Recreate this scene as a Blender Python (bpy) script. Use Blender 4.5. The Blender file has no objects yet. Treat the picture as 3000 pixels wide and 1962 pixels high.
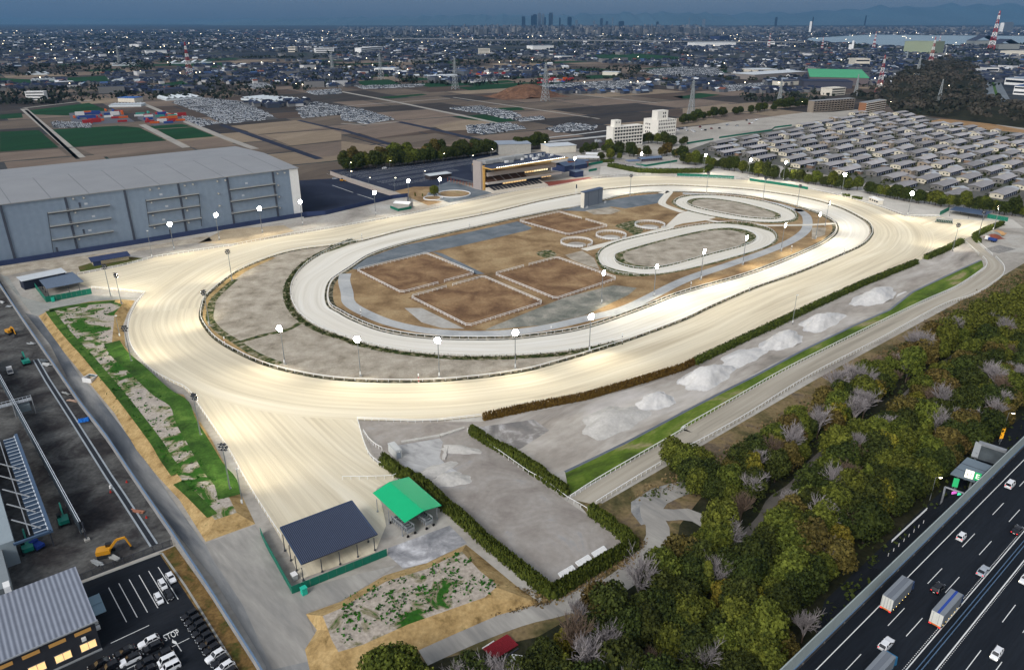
import bpy, math, random
import numpy as np
from mathutils import Vector, Matrix
R = math.radians
random.seed(7); rng = np.random.default_rng(7)
scene = bpy.context.scene
COL = scene.collection

# ---------------------------------------------------------------- camera (drone, 132 m up)
CAM_H, FOCAL, HORIZON = 132.0, 2150.0, 60.0
PITCH = math.atan((981 - HORIZON) / FOCAL)
cp, sp = math.cos(PITCH), math.sin(PITCH)
cam_data = bpy.data.cameras.new("camera")
cam_data.sensor_fit = 'HORIZONTAL'; cam_data.sensor_width = 36.0
cam_data.lens = FOCAL / 3000 * 36
cam_data.clip_start = 1.0; cam_data.clip_end = 120000
camera = bpy.data.objects.new("camera", cam_data); COL.objects.link(camera)
camera.location = (0, 0, CAM_H); camera.rotation_euler = (R(90) - PITCH, 0, 0)
scene.camera = camera

# ---------------------------------------------------------------- dusk sky and soft low light
SUN_ELEV, SUN_AZ = R(38), R(215)          # azimuth: direction the light comes FROM, clockwise from +Y
world = bpy.data.worlds.new("World"); scene.world = world; world.use_nodes = True
wn, wl = world.node_tree.nodes, world.node_tree.links
bg = wn['Background']
sky = wn.new('ShaderNodeTexSky'); sky.sky_type = 'NISHITA'; sky.sun_disc = False
sky.sun_elevation = SUN_ELEV; sky.sun_rotation = SUN_AZ; sky.dust_density = 2.0
tc = wn.new('ShaderNodeTexCoord'); sep = wn.new('ShaderNodeSeparateXYZ'); wl.new(tc.outputs['Generated'], sep.inputs[0])
mr = wn.new('ShaderNodeMapRange'); mr.interpolation_type = 'SMOOTHSTEP'      # overcast: the zenith is brighter than the horizon
mr.inputs[1].default_value = 0.0; mr.inputs[2].default_value = 0.45
mr.inputs[3].default_value = 0.56; mr.inputs[4].default_value = 1.0
wl.new(sep.outputs[2], mr.inputs[0])
tint = wn.new('ShaderNodeMix'); tint.data_type = 'RGBA'; tint.blend_type = 'MULTIPLY'; tint.inputs[0].default_value = 1
hs = wn.new('ShaderNodeHueSaturation'); hs.inputs['Saturation'].default_value = 0.36
wl.new(sky.outputs[0], hs.inputs['Color']); wl.new(hs.outputs[0], tint.inputs[6]); wl.new(mr.outputs[0], tint.inputs[7])
wl.new(tint.outputs[2], bg.inputs[0]); bg.inputs[1].default_value = 0.12
sun_data = bpy.data.lights.new("sun", 'SUN'); sun_data.energy = 1.3; sun_data.angle = R(24); sun_data.color = (1.0, 0.975, 0.95)
sun = bpy.data.objects.new("sun", sun_data); COL.objects.link(sun)
sun.rotation_euler = Vector((math.sin(SUN_AZ) * math.cos(SUN_ELEV), math.cos(SUN_AZ) * math.cos(SUN_ELEV), math.sin(SUN_ELEV))).to_track_quat('Z', 'Y').to_euler()
scene.view_settings.view_transform = 'Standard'; scene.view_settings.look = 'None'
scene.view_settings.gamma = 1.0; scene.view_settings.exposure = 0.55
scene.cycles.max_bounces = 6; scene.cycles.diffuse_bounces = 2; scene.cycles.glossy_bounces = 2
scene.cycles.transparent_max_bounces = 6; scene.cycles.volume_bounces = 0

# ---------------------------------------------------------------- image pixels read per crop, back-projected through the camera -> metres
IMAGE_CROPS = {'A':(0,0,2.38),'B':(1000,0,2.38),'C':(2000,0,2.38),'D':(0,400,2.38),'E':(1000,400,2.38),'F':(2000,400,2.38),
'G':(0,900,2.38),'H':(1000,900,2.38),'I':(2000,900,2.38),'J':(0,1400,2.38),'K':(1000,1400,2.38),'L':(2000,1400,2.38),
'P1':(1360,400,4.76),'P2':(960,420,4.76),'P3':(1760,320,4.76),'P4':(2500,320,4.76),'P5':(2500,550,4.76),'Q1':(0,800,4.76),
'Q2':(0,1080,4.76),'Q3':(0,1380,4.76),'Q4':(200,1660,4.76),'Q5':(780,1360,3.893),'R1':(2600,1150,5.19),'R2':(2250,1500,3.173),
'R3':(1300,1650,4.76),'R4':(1050,1100,4.76),'R5':(2000,550,4.76),'O':(0,0,.79333)}
def at(c, x, y, z=0.0):
 o = IMAGE_CROPS[c]; dx = (o[0] + x / o[2] - 1500) / FOCAL; dy = (981 - o[1] - y / o[2]) / FOCAL
 t = (z - CAM_H) / (dy * cp - sp)
 return Vector((dx * t, (cp + dy * sp) * t, z))
def pts(z, *groups):
 r = []
 for gr in groups:
  r += [at(gr[0], x, y, z) for x, y in gr[1:]]
 return r
def height(c, base, top):
 b = at(c, *base); o = IMAGE_CROPS[c]; dy = (981 - o[1] - top[1] / o[2]) / FOCAL
 return CAM_H + (dy * cp - sp) * b.y / (cp + dy * sp)
U2 = Vector((.7645, .6446, 0)); V2 = Vector((-.6446, .7645, 0))      # grid of the site: along the expressway / away from it
def st(s, t, z=0.0): return U2 * s + V2 * t + Vector((0, 0, z))
YAW = math.atan2(U2.y, U2.x)

def spline(P, n=8, closed=False):
 P = [Vector(p) for p in P]; out = []; m = len(P)
 rngk = range(m) if closed else range(m - 1)
 for i in rngk:
  if closed: p0, p1, p2, p3 = P[i-1], P[i], P[(i+1) % m], P[(i+2) % m]
  else: p0, p1, p2, p3 = P[max(i-1, 0)], P[i], P[i+1], P[min(i+2, m-1)]
  for k in range(n):
   t = k / n
   out.append(0.5 * ((2*p1) + (p2-p0)*t + (2*p0-5*p1+4*p2-p3)*t*t + (3*p1-p0-3*p2+p3)*t*t*t))
 if not closed: out.append(P[-1])
 return out
def resample(P, step=None, n=None, closed=False):
 P = [Vector(p) for p in P]
 if closed: P = P + [P[0]]
 d = [0.0]
 for a, b in zip(P, P[1:]): d.append(d[-1] + (b - a).length)
 L = d[-1]
 if n is None: n = max(1, round(L / step))
 out = []; j = 0
 for i in range(n if closed else n + 1):
  t = L * i / n
  while j < len(P) - 2 and d[j+1] < t: j += 1
  f = (t - d[j]) / max(1e-9, d[j+1] - d[j]); out.append(P[j].lerp(P[j+1], min(1, f)))
 return out
def offset(P, w, closed=False):
 out = []; m = len(P)
 for i in range(m):
  a = P[i-1] if (closed or i > 0) else P[i]; b = P[(i+1) % m] if (closed or i < m-1) else P[i]
  d = (b - a); d.z = 0; d.normalize(); out.append(P[i] + Vector((-d.y, d.x, 0)) * w)
 return out
def inside(p, poly):
 x, y = p[0], p[1]; c = False; j = len(poly) - 1
 for i in range(len(poly)):
  xi, yi, xj, yj = poly[i][0], poly[i][1], poly[j][0], poly[j][1]
  if (yi > y) != (yj > y) and x < (xj - xi) * (y - yi) / (yj - yi) + xi: c = not c
  j = i
 return c

# ---------------------------------------------------------------- materials
def lin(r, g, b):
 f = lambda c: (c/255/12.92 if c/255 <= .04045 else ((c/255+.055)/1.055)**2.4)
 return (f(r), f(g), f(b), 1)
MATS = {}
def mat(name, col, rough=.85, metal=0.0, var=.12, scale=.6, spec=.3, emit=None, estr=0, rnd=0.0, bump=0.0, hue=0.0):
 """plain surface with fine mottling; rnd varies it from object to object"""
 if name in MATS: return MATS[name]
 m = bpy.data.materials.new(name); m.use_nodes = True; n, l = m.node_tree.nodes, m.node_tree.links
 b = n['Principled BSDF']; b.inputs['Roughness'].default_value = rough; b.inputs['Metallic'].default_value = metal
 b.inputs['Specular IOR Level'].default_value = spec
 c = tuple(col[:3]) + (1,)
 if var or rnd:
  t = n.new('ShaderNodeTexCoord'); no = n.new('ShaderNodeTexNoise'); no.inputs['Scale'].default_value = scale; no.inputs['Detail'].default_value = 5
  l.new(t.outputs['Object'], no.inputs['Vector'])
  m1 = n.new('ShaderNodeMapRange'); m1.inputs[1].default_value = .25; m1.inputs[2].default_value = .75
  m1.inputs[3].default_value = 1 - var; m1.inputs[4].default_value = 1 + var; l.new(no.outputs[0], m1.inputs[0])
  h = n.new('ShaderNodeHueSaturation'); h.inputs['Color'].default_value = c
  if rnd or hue:
   oi = n.new('ShaderNodeObjectInfo'); m2 = n.new('ShaderNodeMapRange'); m2.inputs[3].default_value = 1 - rnd; m2.inputs[4].default_value = 1 + rnd
   l.new(oi.outputs['Random'], m2.inputs[0]); mu = n.new('ShaderNodeMath'); mu.operation = 'MULTIPLY'
   l.new(m1.outputs[0], mu.inputs[0]); l.new(m2.outputs[0], mu.inputs[1]); l.new(mu.outputs[0], h.inputs['Value'])
   if hue:
    wv = n.new('ShaderNodeMath'); wv.operation = 'FRACT'; k = n.new('ShaderNodeMath'); k.operation = 'MULTIPLY'; k.inputs[1].default_value = 7.31
    l.new(oi.outputs['Random'], k.inputs[0]); l.new(k.outputs[0], wv.inputs[0])
    m3 = n.new('ShaderNodeMapRange'); m3.inputs[3].default_value = .5 - hue; m3.inputs[4].default_value = .5 + hue
    l.new(wv.outputs[0], m3.inputs[0]); l.new(m3.outputs[0], h.inputs['Hue'])
  else: l.new(m1.outputs[0], h.inputs['Value'])
  l.new(h.outputs[0], b.inputs['Base Color'])
  if bump:
   bu = n.new('ShaderNodeBump'); bu.inputs['Strength'].default_value = bump; l.new(no.outputs[0], bu.inputs['Height']); l.new(bu.outputs[0], b.inputs['Normal'])
 else: b.inputs['Base Color'].default_value = c
 if emit:
  b.inputs['Emission Color'].default_value = tuple(emit[:3]) + (1,); b.inputs['Emission Strength'].default_value = estr
 MATS[name] = m; return m
def ground_mat(name, stops, scale=.05, fine=1.2, fvar=.15, stretch=None, detail=8, rough=.95, distort=0.6, yaw=0.0, warp=0.0, bump=.25, offs=0.0):
 """patchy ground: a wide noise picks a colour from stops, a fine one mottles it; stretch draws it out along yaw"""
 if name in MATS: return MATS[name]
 m = bpy.data.materials.new(name); m.use_nodes = True; n, l = m.node_tree.nodes, m.node_tree.links
 b = n['Principled BSDF']; b.inputs['Roughness'].default_value = rough; b.inputs['Specular IOR Level'].default_value = .15
 ge = n.new('ShaderNodeNewGeometry'); mp = n.new('ShaderNodeMapping'); l.new(ge.outputs['Position'], mp.inputs[0])
 mp.inputs['Rotation'].default_value = (0, 0, -yaw); mp.inputs['Location'].default_value = (offs, offs * .7, 0)
 src = mp.outputs[0]
 if stretch:
  m2 = n.new('ShaderNodeMapping'); m2.inputs['Scale'].default_value = (1/stretch, 1, 1); l.new(src, m2.inputs[0]); src = m2.outputs[0]
 no = n.new('ShaderNodeTexNoise'); no.inputs['Scale'].default_value = scale; no.inputs['Detail'].default_value = detail; no.inputs['Distortion'].default_value = distort
 no.inputs['Roughness'].default_value = .62
 l.new(src, no.inputs['Vector'])
 cr = n.new('ShaderNodeValToRGB'); e = cr.color_ramp.elements
 while len(e) < len(stops): e.new(.5)
 for k, (p, c) in enumerate(stops): e[k].position = p; e[k].color = tuple(c[:3]) + (1,)
 l.new(no.outputs[0], cr.inputs[0])
 f = n.new('ShaderNodeTexNoise'); f.inputs['Scale'].default_value = fine; f.inputs['Detail'].default_value = 6; l.new(src, f.inputs['Vector'])
 mr_ = n.new('ShaderNodeMapRange'); mr_.inputs[1].default_value = .25; mr_.inputs[2].default_value = .75; mr_.inputs[3].default_value = 1 - fvar; mr_.inputs[4].default_value = 1 + fvar
 l.new(f.outputs[0], mr_.inputs[0]); h = n.new('ShaderNodeHueSaturation'); l.new(cr.outputs[0], h.inputs['Color']); l.new(mr_.outputs[0], h.inputs['Value'])
 l.new(h.outputs[0], b.inputs['Base Color'])
 if bump:
  bu = n.new('ShaderNodeBump'); bu.inputs['Strength'].default_value = bump; bu.inputs['Distance'].default_value = .3
  l.new(f.outputs[0], bu.inputs['Height']); l.new(bu.outputs[0], b.inputs['Normal'])
 MATS[name] = m; return m
def track_mat(name, ca, cb, cc, across=.9, var=.10):
 """raked sand: streaks follow the UV along the track (u metres along, v metres across)"""
 m = bpy.data.materials.new(name); m.use_nodes = True; n, l = m.node_tree.nodes, m.node_tree.links
 b = n['Principled BSDF']; b.inputs['Roughness'].default_value = 1; b.inputs['Specular IOR Level'].default_value = .05
 uv = n.new('ShaderNodeUVMap'); uv.uv_map = 'UVMap'
 def noise(sx, sy, det, dist=0):
  mp = n.new('ShaderNodeMapping'); mp.inputs['Scale'].default_value = (sx, sy, 1); l.new(uv.outputs[0], mp.inputs[0])
  no = n.new('ShaderNodeTexNoise'); no.inputs['Scale'].default_value = 1; no.inputs['Detail'].default_value = det; no.inputs['Distortion'].default_value = dist
  l.new(mp.outputs[0], no.inputs['Vector']); return no.outputs[0]
 wide = noise(.012, .12, 4, .8); streak = noise(.006, across, 6, .15); fine = noise(.05, 2.6, 4, .1)
 cr = n.new('ShaderNodeValToRGB'); e = cr.color_ramp.elements; e.new(.5)
 for k, (p, c) in enumerate(((.3, ca), (.5, cb), (.72, cc))): e[k].position = p; e[k].color = tuple(c[:3]) + (1,)
 ad = n.new('ShaderNodeMath'); ad.operation = 'MULTIPLY_ADD'; ad.inputs[1].default_value = .55; l.new(wide, ad.inputs[0])
 m5 = n.new('ShaderNodeMath'); m5.operation = 'MULTIPLY'; m5.inputs[1].default_value = .45; l.new(streak, m5.inputs[0]); l.new(m5.outputs[0], ad.inputs[2])
 l.new(ad.outputs[0], cr.inputs[0])
 mr_ = n.new('ShaderNodeMapRange'); mr_.inputs[1].default_value = .3; mr_.inputs[2].default_value = .7; mr_.inputs[3].default_value = 1 - var; mr_.inputs[4].default_value = 1 + var
 mx = n.new('ShaderNodeMath'); mx.operation = 'MULTIPLY_ADD'; mx.inputs[1].default_value = .5; l.new(fine, mx.inputs[0])
 m6 = n.new('ShaderNodeMath'); m6.operation = 'MULTIPLY'; m6.inputs[1].default_value = .5; l.new(streak, m6.inputs[0]); l.new(m6.outputs[0], mx.inputs[2])
 l.new(mx.outputs[0], mr_.inputs[0]); h = n.new('ShaderNodeHueSaturation'); l.new(cr.outputs[0], h.inputs['Color']); l.new(mr_.outputs[0], h.inputs['Value'])
 l.new(h.outputs[0], b.inputs['Base Color'])
 bu = n.new('ShaderNodeBump'); bu.inputs['Strength'].default_value = .3; bu.inputs['Distance'].default_value = .2; l.new(mx.outputs[0], bu.inputs['Height']); l.new(bu.outputs[0], b.inputs['Normal'])
 MATS[name] = m; return m

# ---------------------------------------------------------------- mesh building
def link(o): COL.objects.link(o); return o
def mesh_obj(name, verts, faces, mats, parent=None, midx=None, uvs=None, smooth=False):
 me = bpy.data.meshes.new(name); me.from_pydata([tuple(v) for v in verts], [], faces)
 for m in (mats if isinstance(mats, (list, tuple)) else [mats]): me.materials.append(m)
 if midx is not None: me.polygons.foreach_set('material_index', midx)
 if uvs is not None:
  ul = me.uv_layers.new(name='UVMap'); ul.data.foreach_set('uv', [c for u in uvs for c in u])
 if smooth: me.polygons.foreach_set('use_smooth', [True] * len(me.polygons))
 me.update()
 o = link(bpy.data.objects.new(name, me))
 if parent is not None: o.parent = parent
 return o
class MB:
 """collects simple solids and links them as ONE mesh object; org is subtracted so that world positions can be given"""
 def __init__(s, org=(0, 0, 0)): s.v = []; s.f = []; s.m = []; s.o = Vector(org)
 def add(s, vs, fs, m=0):
  k = len(s.v); s.v += [Vector(v) - s.o for v in vs]; s.f += [tuple(i + k for i in f) for f in fs]; s.m += [m] * len(fs); return s
 def box(s, c, size, rz=0, m=0):
  hx, hy, hz = size[0]/2, size[1]/2, size[2]/2; cr, sr = math.cos(rz), math.sin(rz)
  vs = [Vector((c[0] + x*cr - y*sr, c[1] + x*sr + y*cr, c[2] + z)) for z in (-hz, hz) for x, y in ((-hx, -hy), (hx, -hy), (hx, hy), (-hx, hy))]
  return s.add(vs, [(3,2,1,0), (4,5,6,7), (0,1,5,4), (1,2,6,5), (2,3,7,6), (3,0,4,7)], m)
 def prism(s, poly, z0, z1, m=0, mtop=None):
  n = len(poly); z1s = z1 if isinstance(z1, (list, tuple)) else [z1] * n; z0s = z0 if isinstance(z0, (list, tuple)) else [z0] * n
  ar = sum(poly[i][0]*poly[(i+1) % n][1] - poly[(i+1) % n][0]*poly[i][1] for i in range(n))
  if ar < 0: poly = poly[::-1]; z1s = z1s[::-1]; z0s = z0s[::-1]
  vs = [Vector((p[0], p[1], z)) for p, z in zip(poly, z0s)] + [Vector((p[0], p[1], z)) for p, z in zip(poly, z1s)]
  s.add(vs, [tuple(range(n))[::-1]] + [(i, (i+1) % n, n + (i+1) % n, n + i) for i in range(n)], m)
  return s.add(vs[n:], [tuple(range(n))], m if mtop is None else mtop)
 def bar(s, p, q, w, h=None, m=0):
  p, q = Vector(p), Vector(q); h = h or w; d = (q - p)
  if d.length < 1e-6: return s
  d.normalize(); up = Vector((0, 0, 1)) if abs(d.z) < .95 else Vector((0, 1, 0))
  a = d.cross(up).normalized() * (w/2); b = a.cross(d).normalized() * (h/2)
  vs = [e + x + y for e in (p, q) for x, y in ((-a, -b), (a, -b), (a, b), (-a, b))]
  return s.add(vs, [(0,1,2,3), (7,6,5,4), (0,4,5,1), (1,5,6,2), (2,6,7,3), (3,7,4,0)], m)
 def tube(s, p, q, r1, r2=None, n=8, m=0):
  p, q = Vector(p), Vector(q); r2 = r1 if r2 is None else r2; d = (q - p).normalized()
  up = Vector((0, 0, 1)) if abs(d.z) < .95 else Vector((1, 0, 0)); a = d.cross(up).normalized(); b = d.cross(a)
  vs = [e + (a*math.cos(2*math.pi*i/n) + b*math.sin(2*math.pi*i/n))*r for e, r in ((p, r1), (q, r2)) for i in range(n)]
  return s.add(vs, [tuple(range(n)), tuple(range(n, 2*n))[::-1]] + [(i, n+i, n+(i+1) % n, (i+1) % n) for i in range(n)], m)
 def quad(s, a, b, c, d, m=0): return s.add([a, b, c, d], [(0, 1, 2, 3)], m)
 def slab(s, corners, th, m=0, mtop=None):
  """sloping plate: corners are its upper face"""
  c = [Vector(p) for p in corners]; n = len(c); lo = [p - Vector((0, 0, th)) for p in c]
  s.add(c + lo, [tuple(range(n, 2*n))[::-1]] + [(i, n+i, n+(i+1) % n, (i+1) % n) for i in range(n)], m)
  return s.add(c, [tuple(range(n))], m if mtop is None else mtop)
 def build(s, name, mats, parent=None, smooth=False): return mesh_obj(name, s.v, s.f, mats, parent, s.m, None, smooth)

def tag(o, label, cat, group=None):
 o['label'] = label; o['category'] = cat
 if group: o['group'] = group
 return o
def thing(name, label, cat, loc=(0, 0, 0), rz=0.0, group=None):
 o = link(bpy.data.objects.new(name, None)); o.location = loc; o.rotation_euler = (0, 0, rz); o.empty_display_size = .5
 return tag(o, label, cat, group)
def kids(o): return [c for c in o.children]
def copy_tree(o, parent=None):
 c = o.copy(); COL.objects.link(c); c.parent = parent
 for ch in kids(o): copy_tree(ch, c)
 return c
def place_copy(src, loc, rz=0, label=None, group=None, scale=None):
 c = copy_tree(src); c.location = loc; c.rotation_euler = (0, 0, rz)
 if label: c['label'] = label
 if group: c['group'] = group
 if scale: c.scale = scale if isinstance(scale, (tuple, list)) else (scale,) * 3
 return c
def remat(o, new, old=None):
 """give a copied part its own material (object slot), sharing the mesh"""
 for i, sl in enumerate(o.material_slots):
  if old is None or sl.material == old: sl.link = 'OBJECT'; sl.material = new
 return o
def sheet(name, P, z, m, kind='structure', label=None, cat=None):
 P = [Vector((p[0], p[1], 0)) for p in P]
 ar = sum(P[i].x*P[(i+1) % len(P)].y - P[(i+1) % len(P)].x*P[i].y for i in range(len(P)))
 if ar < 0: P = P[::-1]
 from mathutils.geometry import tessellate_polygon
 tri = tessellate_polygon([P])
 o = mesh_obj(name, [(p.x, p.y, z) for p in P], [t if (P[t[1]]-P[t[0]]).cross(P[t[2]]-P[t[0]]).z > 0 else t[::-1] for t in tri], m)
 o['kind'] = kind
 if label: o['label'] = label
 if cat: o['category'] = cat
 return o
def strip(name, A, B, z, m, n=None, closed=False, kind='structure', step=4.0):
 """band between two edge lines with UVs in metres"""
 L = sum((a - b).length for a, b in zip(A, A[1:])); n = n or max(2, int(L / step))
 A = resample(A, n=n, closed=closed); B = resample(B, n=n, closed=closed); k = len(A); K = 6
 vs = []; fs = []; uv = []
 for a, b in zip(A, B):
  for j in range(K + 1): p = a.lerp(b, j / K); vs.append((p.x, p.y, z))
 d = [0]
 for i in range(1, k + 1): d.append(d[-1] + (A[i % k] - A[i-1]).length)
 for i in range(k if closed else k - 1):
  i2 = (i + 1) % k; w1 = (A[i]-B[i]).length; w2 = (A[i2]-B[i2]).length
  for j in range(K):
   f = (i*(K+1)+j, i*(K+1)+j+1, i2*(K+1)+j+1, i2*(K+1)+j); u4 = ((d[i], w1*j/K), (d[i], w1*(j+1)/K), (d[i+1], w2*(j+1)/K), (d[i+1], w2*j/K))
   p, q, r_ = Vector(vs[f[0]]), Vector(vs[f[1]]), Vector(vs[f[2]])
   if (q-p).cross(r_-p).z < 0: f = f[::-1]; u4 = u4[::-1]
   fs.append(f); uv += u4
 o = mesh_obj(name, vs, fs, m, None, None, uv); o['kind'] = kind; return o
def path(name, P, w, z, m, closed=False, kind='structure', step=4.0):
 return strip(name, offset(P, w/2, closed), offset(P, -w/2, closed), z, m, None, closed, kind, step)
# ================================================================= SETTING: ground, fields, water, hills
SOIL_PALE = ground_mat('pale_soil', [(.3, lin(130,125,117)), (.5, lin(162,157,148)), (.68, lin(178,176,170))], .03, .5, .14)
SOIL_GREY = ground_mat('grey_soil', [(.28, lin(118,109,93)), (.42, lin(152,143,127)), (.55, lin(170,161,145)), (.7, lin(186,177,161))], .12, 2.4, .24, distort=.1)
ROAD_DUST = ground_mat('dusty_road', [(.3, lin(118,118,116)), (.5, lin(147,144,138)), (.7, lin(169,166,158))], .09, 1.0, .12, stretch=5, yaw=-.85)
DRY_GRASS = ground_mat('dry_grass', [(.26, lin(92,74,52)), (.42, lin(128,104,74)), (.55, lin(152,128,94)), (.66, lin(166,144,108)), (.76, lin(120,114,76))], .05, 1.3, .24, distort=.3)
PADDOCK = ground_mat('paddock_turf', [(.25, lin(84,62,46)), (.42, lin(112,86,62)), (.56, lin(138,110,80)), (.7, lin(158,132,98))], .07, 1.2, .25, distort=.5)
GREEN = ground_mat('green_grass', [(.3, lin(36,58,20)), (.5, lin(56,88,30)), (.68, lin(84,112,46))], .12, 1.5, .3)
EDGE = ground_mat('edge_turf', [(.34, lin(34,44,20)), (.47, lin(60,74,32)), (.53, lin(110,104,72)), (.64, lin(160,152,134))], .35, 2, .25, distort=.3)
DARK_EDGE = ground_mat('dark_edge_turf', [(.36, lin(30,32,22)), (.5, lin(62,62,42)), (.6, lin(140,132,112))], .5, 2.2, .25, distort=.2)
TAN = ground_mat('straw_slope', [(.28, lin(108,88,54)), (.45, lin(160,134,90)), (.62, lin(180,154,108)), (.74, lin(78,82,40))], .22, 1.4, .24, distort=.3)
PATCHY = ground_mat('patchy_grass', [(.33, lin(150,142,134)), (.47, lin(172,163,152)), (.53, lin(120,118,84)), (.56, lin(52,92,28)), (.7, lin(38,80,18))], .085, 1.3, .28, distort=1.2)
PATCHY2 = ground_mat('patchy_grass_sparse', [(.33, lin(150,140,128)), (.5, lin(170,160,148)), (.575, lin(120,114,88)), (.6, lin(44,88,26)), (.75, lin(30,74,16))], .11, 1.3, .3, distort=1.0)
ASPHALT_GREY = ground_mat('worn_asphalt', [(.3, lin(84,92,98)), (.5, lin(104,112,118)), (.7, lin(122,128,132))], .07, 1.5, .1)
ASPHALT_NAVY = ground_mat('car_park_asphalt', [(.3, lin(30,36,52)), (.5, lin(38,45,62)), (.7, lin(50,56,72))], .03, 1.0, .12)
ASPHALT_DARK = ground_mat('dark_asphalt', [(.3, lin(22,26,31)), (.5, lin(28,32,38)), (.7, lin(38,41,46))], .08, 2.0, .2, stretch=6, yaw=YAW)
PATH_GREY = ground_mat('grey_path', [(.3, lin(150,152,152)), (.5, lin(172,174,173)), (.7, lin(188,188,184))], .05, 1.0, .1)
SCRUB = ground_mat('scrub', [(.28, lin(52,54,32)), (.42, lin(84,78,50)), (.54, lin(122,106,76)), (.64, lin(96,84,70)), (.76, lin(62,72,34))], .07, .9, .3)
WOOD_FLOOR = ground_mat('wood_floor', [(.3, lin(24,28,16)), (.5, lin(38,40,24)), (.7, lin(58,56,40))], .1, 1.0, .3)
DIRT_DARK = ground_mat('site_dirt', [(.28, lin(28,26,28)), (.42, lin(54,52,52)), (.55, lin(84,84,82)), (.7, lin(106,106,104))], .07, .9, .3, distort=.5)
FAR_LAND = ground_mat('far_land', [(.3, lin(16,27,40)), (.45, lin(36,44,54)), (.55, lin(64,66,66)), (.65, lin(22,44,38)), (.75, lin(26,36,50))], .004, .03, .25, detail=10)
WHITE_SAND = ground_mat('white_sand', [(.3, lin(178,178,178)), (.5, lin(197,195,191)), (.7, lin(207,205,202))], .12, 1.0, .1)
SAND = track_mat('race_sand', lin(186,174,150), lin(208,198,174), lin(222,215,196), .55, .085)
SAND_W = track_mat('training_sand', lin(204,198,182), lin(218,213,200), lin(228,226,218), .6, .08)
GALLOP = track_mat('gallop_dirt', lin(140,134,120), lin(166,159,145), lin(180,175,163), .35, .16)
YARD = ground_mat('yard_sand', [(.3, lin(128,121,115)), (.48, lin(145,139,132)), (.6, lin(154,149,143)), (.72, lin(139,141,143))], .05, .6, .1, distort=2.0)

g_ = sheet('ground', [(-60000, -2000), (60000, -2000), (60000, 90000), (-60000, 90000)], 0, FAR_LAND)
water = ground_mat('bay_water', [(.3, lin(96,122,138)), (.7, lin(116,140,154))], .002, .02, .05, rough=.35)
sheet('water', pts(0, ('C',(880,268),(1120,254),(1330,243),(1700,248),(2380,253),(2600,255),(2600,318),(2380,312),(2040,312),(1900,322),(1640,318),(1500,330),(1380,322),(1120,300),(860,288))), .6, water)
sheet('water', pts(0, ('A',(1790,262),(2350,263),(2380,270),(2380,281),(1990,278))), .6, water).name = 'water'

# hills on the horizon, far behind the city
HILL = mat('far_hill', lin(70, 92, 100), var=.2, scale=.0006)
def hill_range(x0, x1, y, prof, depth):
 vs = []; fs = []; n = 90
 for i in range(n + 1):
  f = i / n; x = x0 + (x1 - x0) * f; h = np.interp(f, [p[0] for p in prof], [p[1] for p in prof])
  h *= 1 + .09*math.sin(i*1.7) + .06*math.sin(i*4.1 + 1); 
  for j, (dy, k) in enumerate(((-depth, 0), (-depth*.6, .25), (-depth*.25, .72), (0, 1), (depth*.5, .6), (depth, 0))):
   vs.append((x, y + dy, max(-.5, h*k*(1 + .06*math.sin(i*.9 + j*2.3)))))
 for i in range(n):
  for j in range(5): a = i*6 + j; fs.append((a, a+6, a+7, a+1))
 o = mesh_obj('hills', vs, fs, HILL); o['kind'] = 'structure'
hill_range(-2500, 26500, 29000, [(0, 0), (.1, 150), (.2, 230), (.33, 330), (.45, 400), (.55, 560), (.66, 640), (.76, 590), (.88, 820), (1, 760)], 5000)
hill_range(-9000, 7000, 26000, [(0, 120), (.15, 190), (.35, 240), (.5, 300), (.62, 270), (.75, 330), (.9, 360), (1, 300)], 3000)
hill_range(-30000, -2000, 31000, [(0, 160), (.3, 210), (.6, 170), (1, 190)], 3000)

# farmland: a patchwork of paddies between the racecourse and the town
FIELD = [ground_mat('field_%s' % k, [(.3, a), (.5, b), (.7, c)], .02, .25, .12, stretch=4, yaw=.96, offs=o) for k, a, b, c, o in (
 ('brown', lin(80,71,63), lin(96,86,76), lin(112,100,88), 0), ('dark', lin(44,41,40), lin(56,52,50), lin(70,65,60), 40),
 ('grey_brown', lin(98,87,78), lin(112,99,88), lin(126,112,98), 90), ('tan', lin(116,103,88), lin(130,116,98), lin(140,126,108), 150),
 ('umber', lin(64,54,48), lin(76,65,57), lin(92,80,70), 260))]
CROP = ground_mat('young_crop', [(.3, lin(5,46,22)), (.5, lin(8,56,28)), (.7, lin(12,66,34))], .02, .4, .14, stretch=5, yaw=.96)
FIELD_ROAD = mat('field_road', lin(150, 146, 138), var=.15, scale=.05); DITCH = mat('field_ditch', lin(42, 40, 36), var=.2, scale=.1)
A1 = Vector((.588, -.809, 0)); A2 = Vector((.846, .533, 0))         # directions of the field roads
def fpt(a, b, z=0): return Vector((-340, 900, 0)) + A1*a + A2*b + Vector((0, 0, z))
vs, fs, mi = [], [], []
rf = random.Random(11)
def quad_ab(a0, a1, b0, b1, z, m):
 k = len(vs); vs.extend(tuple(fpt(a, b, z)) for a, b in ((a0, b0), (a1, b0), (a1, b1), (a0, b1))); fs.append((k, k+1, k+2, k+3)); mi.append(m)
a = -2600
while a < 420:
 da = rf.choice((80, 95, 110)); b = -1100
 while b < 1500:
  db = rf.choice((60, 90, 120, 150, 180))
  c = fpt(a + da/2, b + db/2)
  if not (c.y < 560 + abs(c.x)*.2) and c.y < 2900 and c.x < 820 + .05*c.y:
   r_ = rf.random(); far = c.y > 1700
   m = 5 if r_ < (.16 if far else .03) else rf.choice((0, 0, 1, 1, 2, 2, 3, 4, 4))
   quad_ab(a + 2.5, a + da - 2.5, b + 1.5, b + db - 1.5, .04, m)
  b += db
 a += da
o = mesh_obj('fields', vs, fs, FIELD + [CROP], None, mi); o['kind'] = 'structure'
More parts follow.
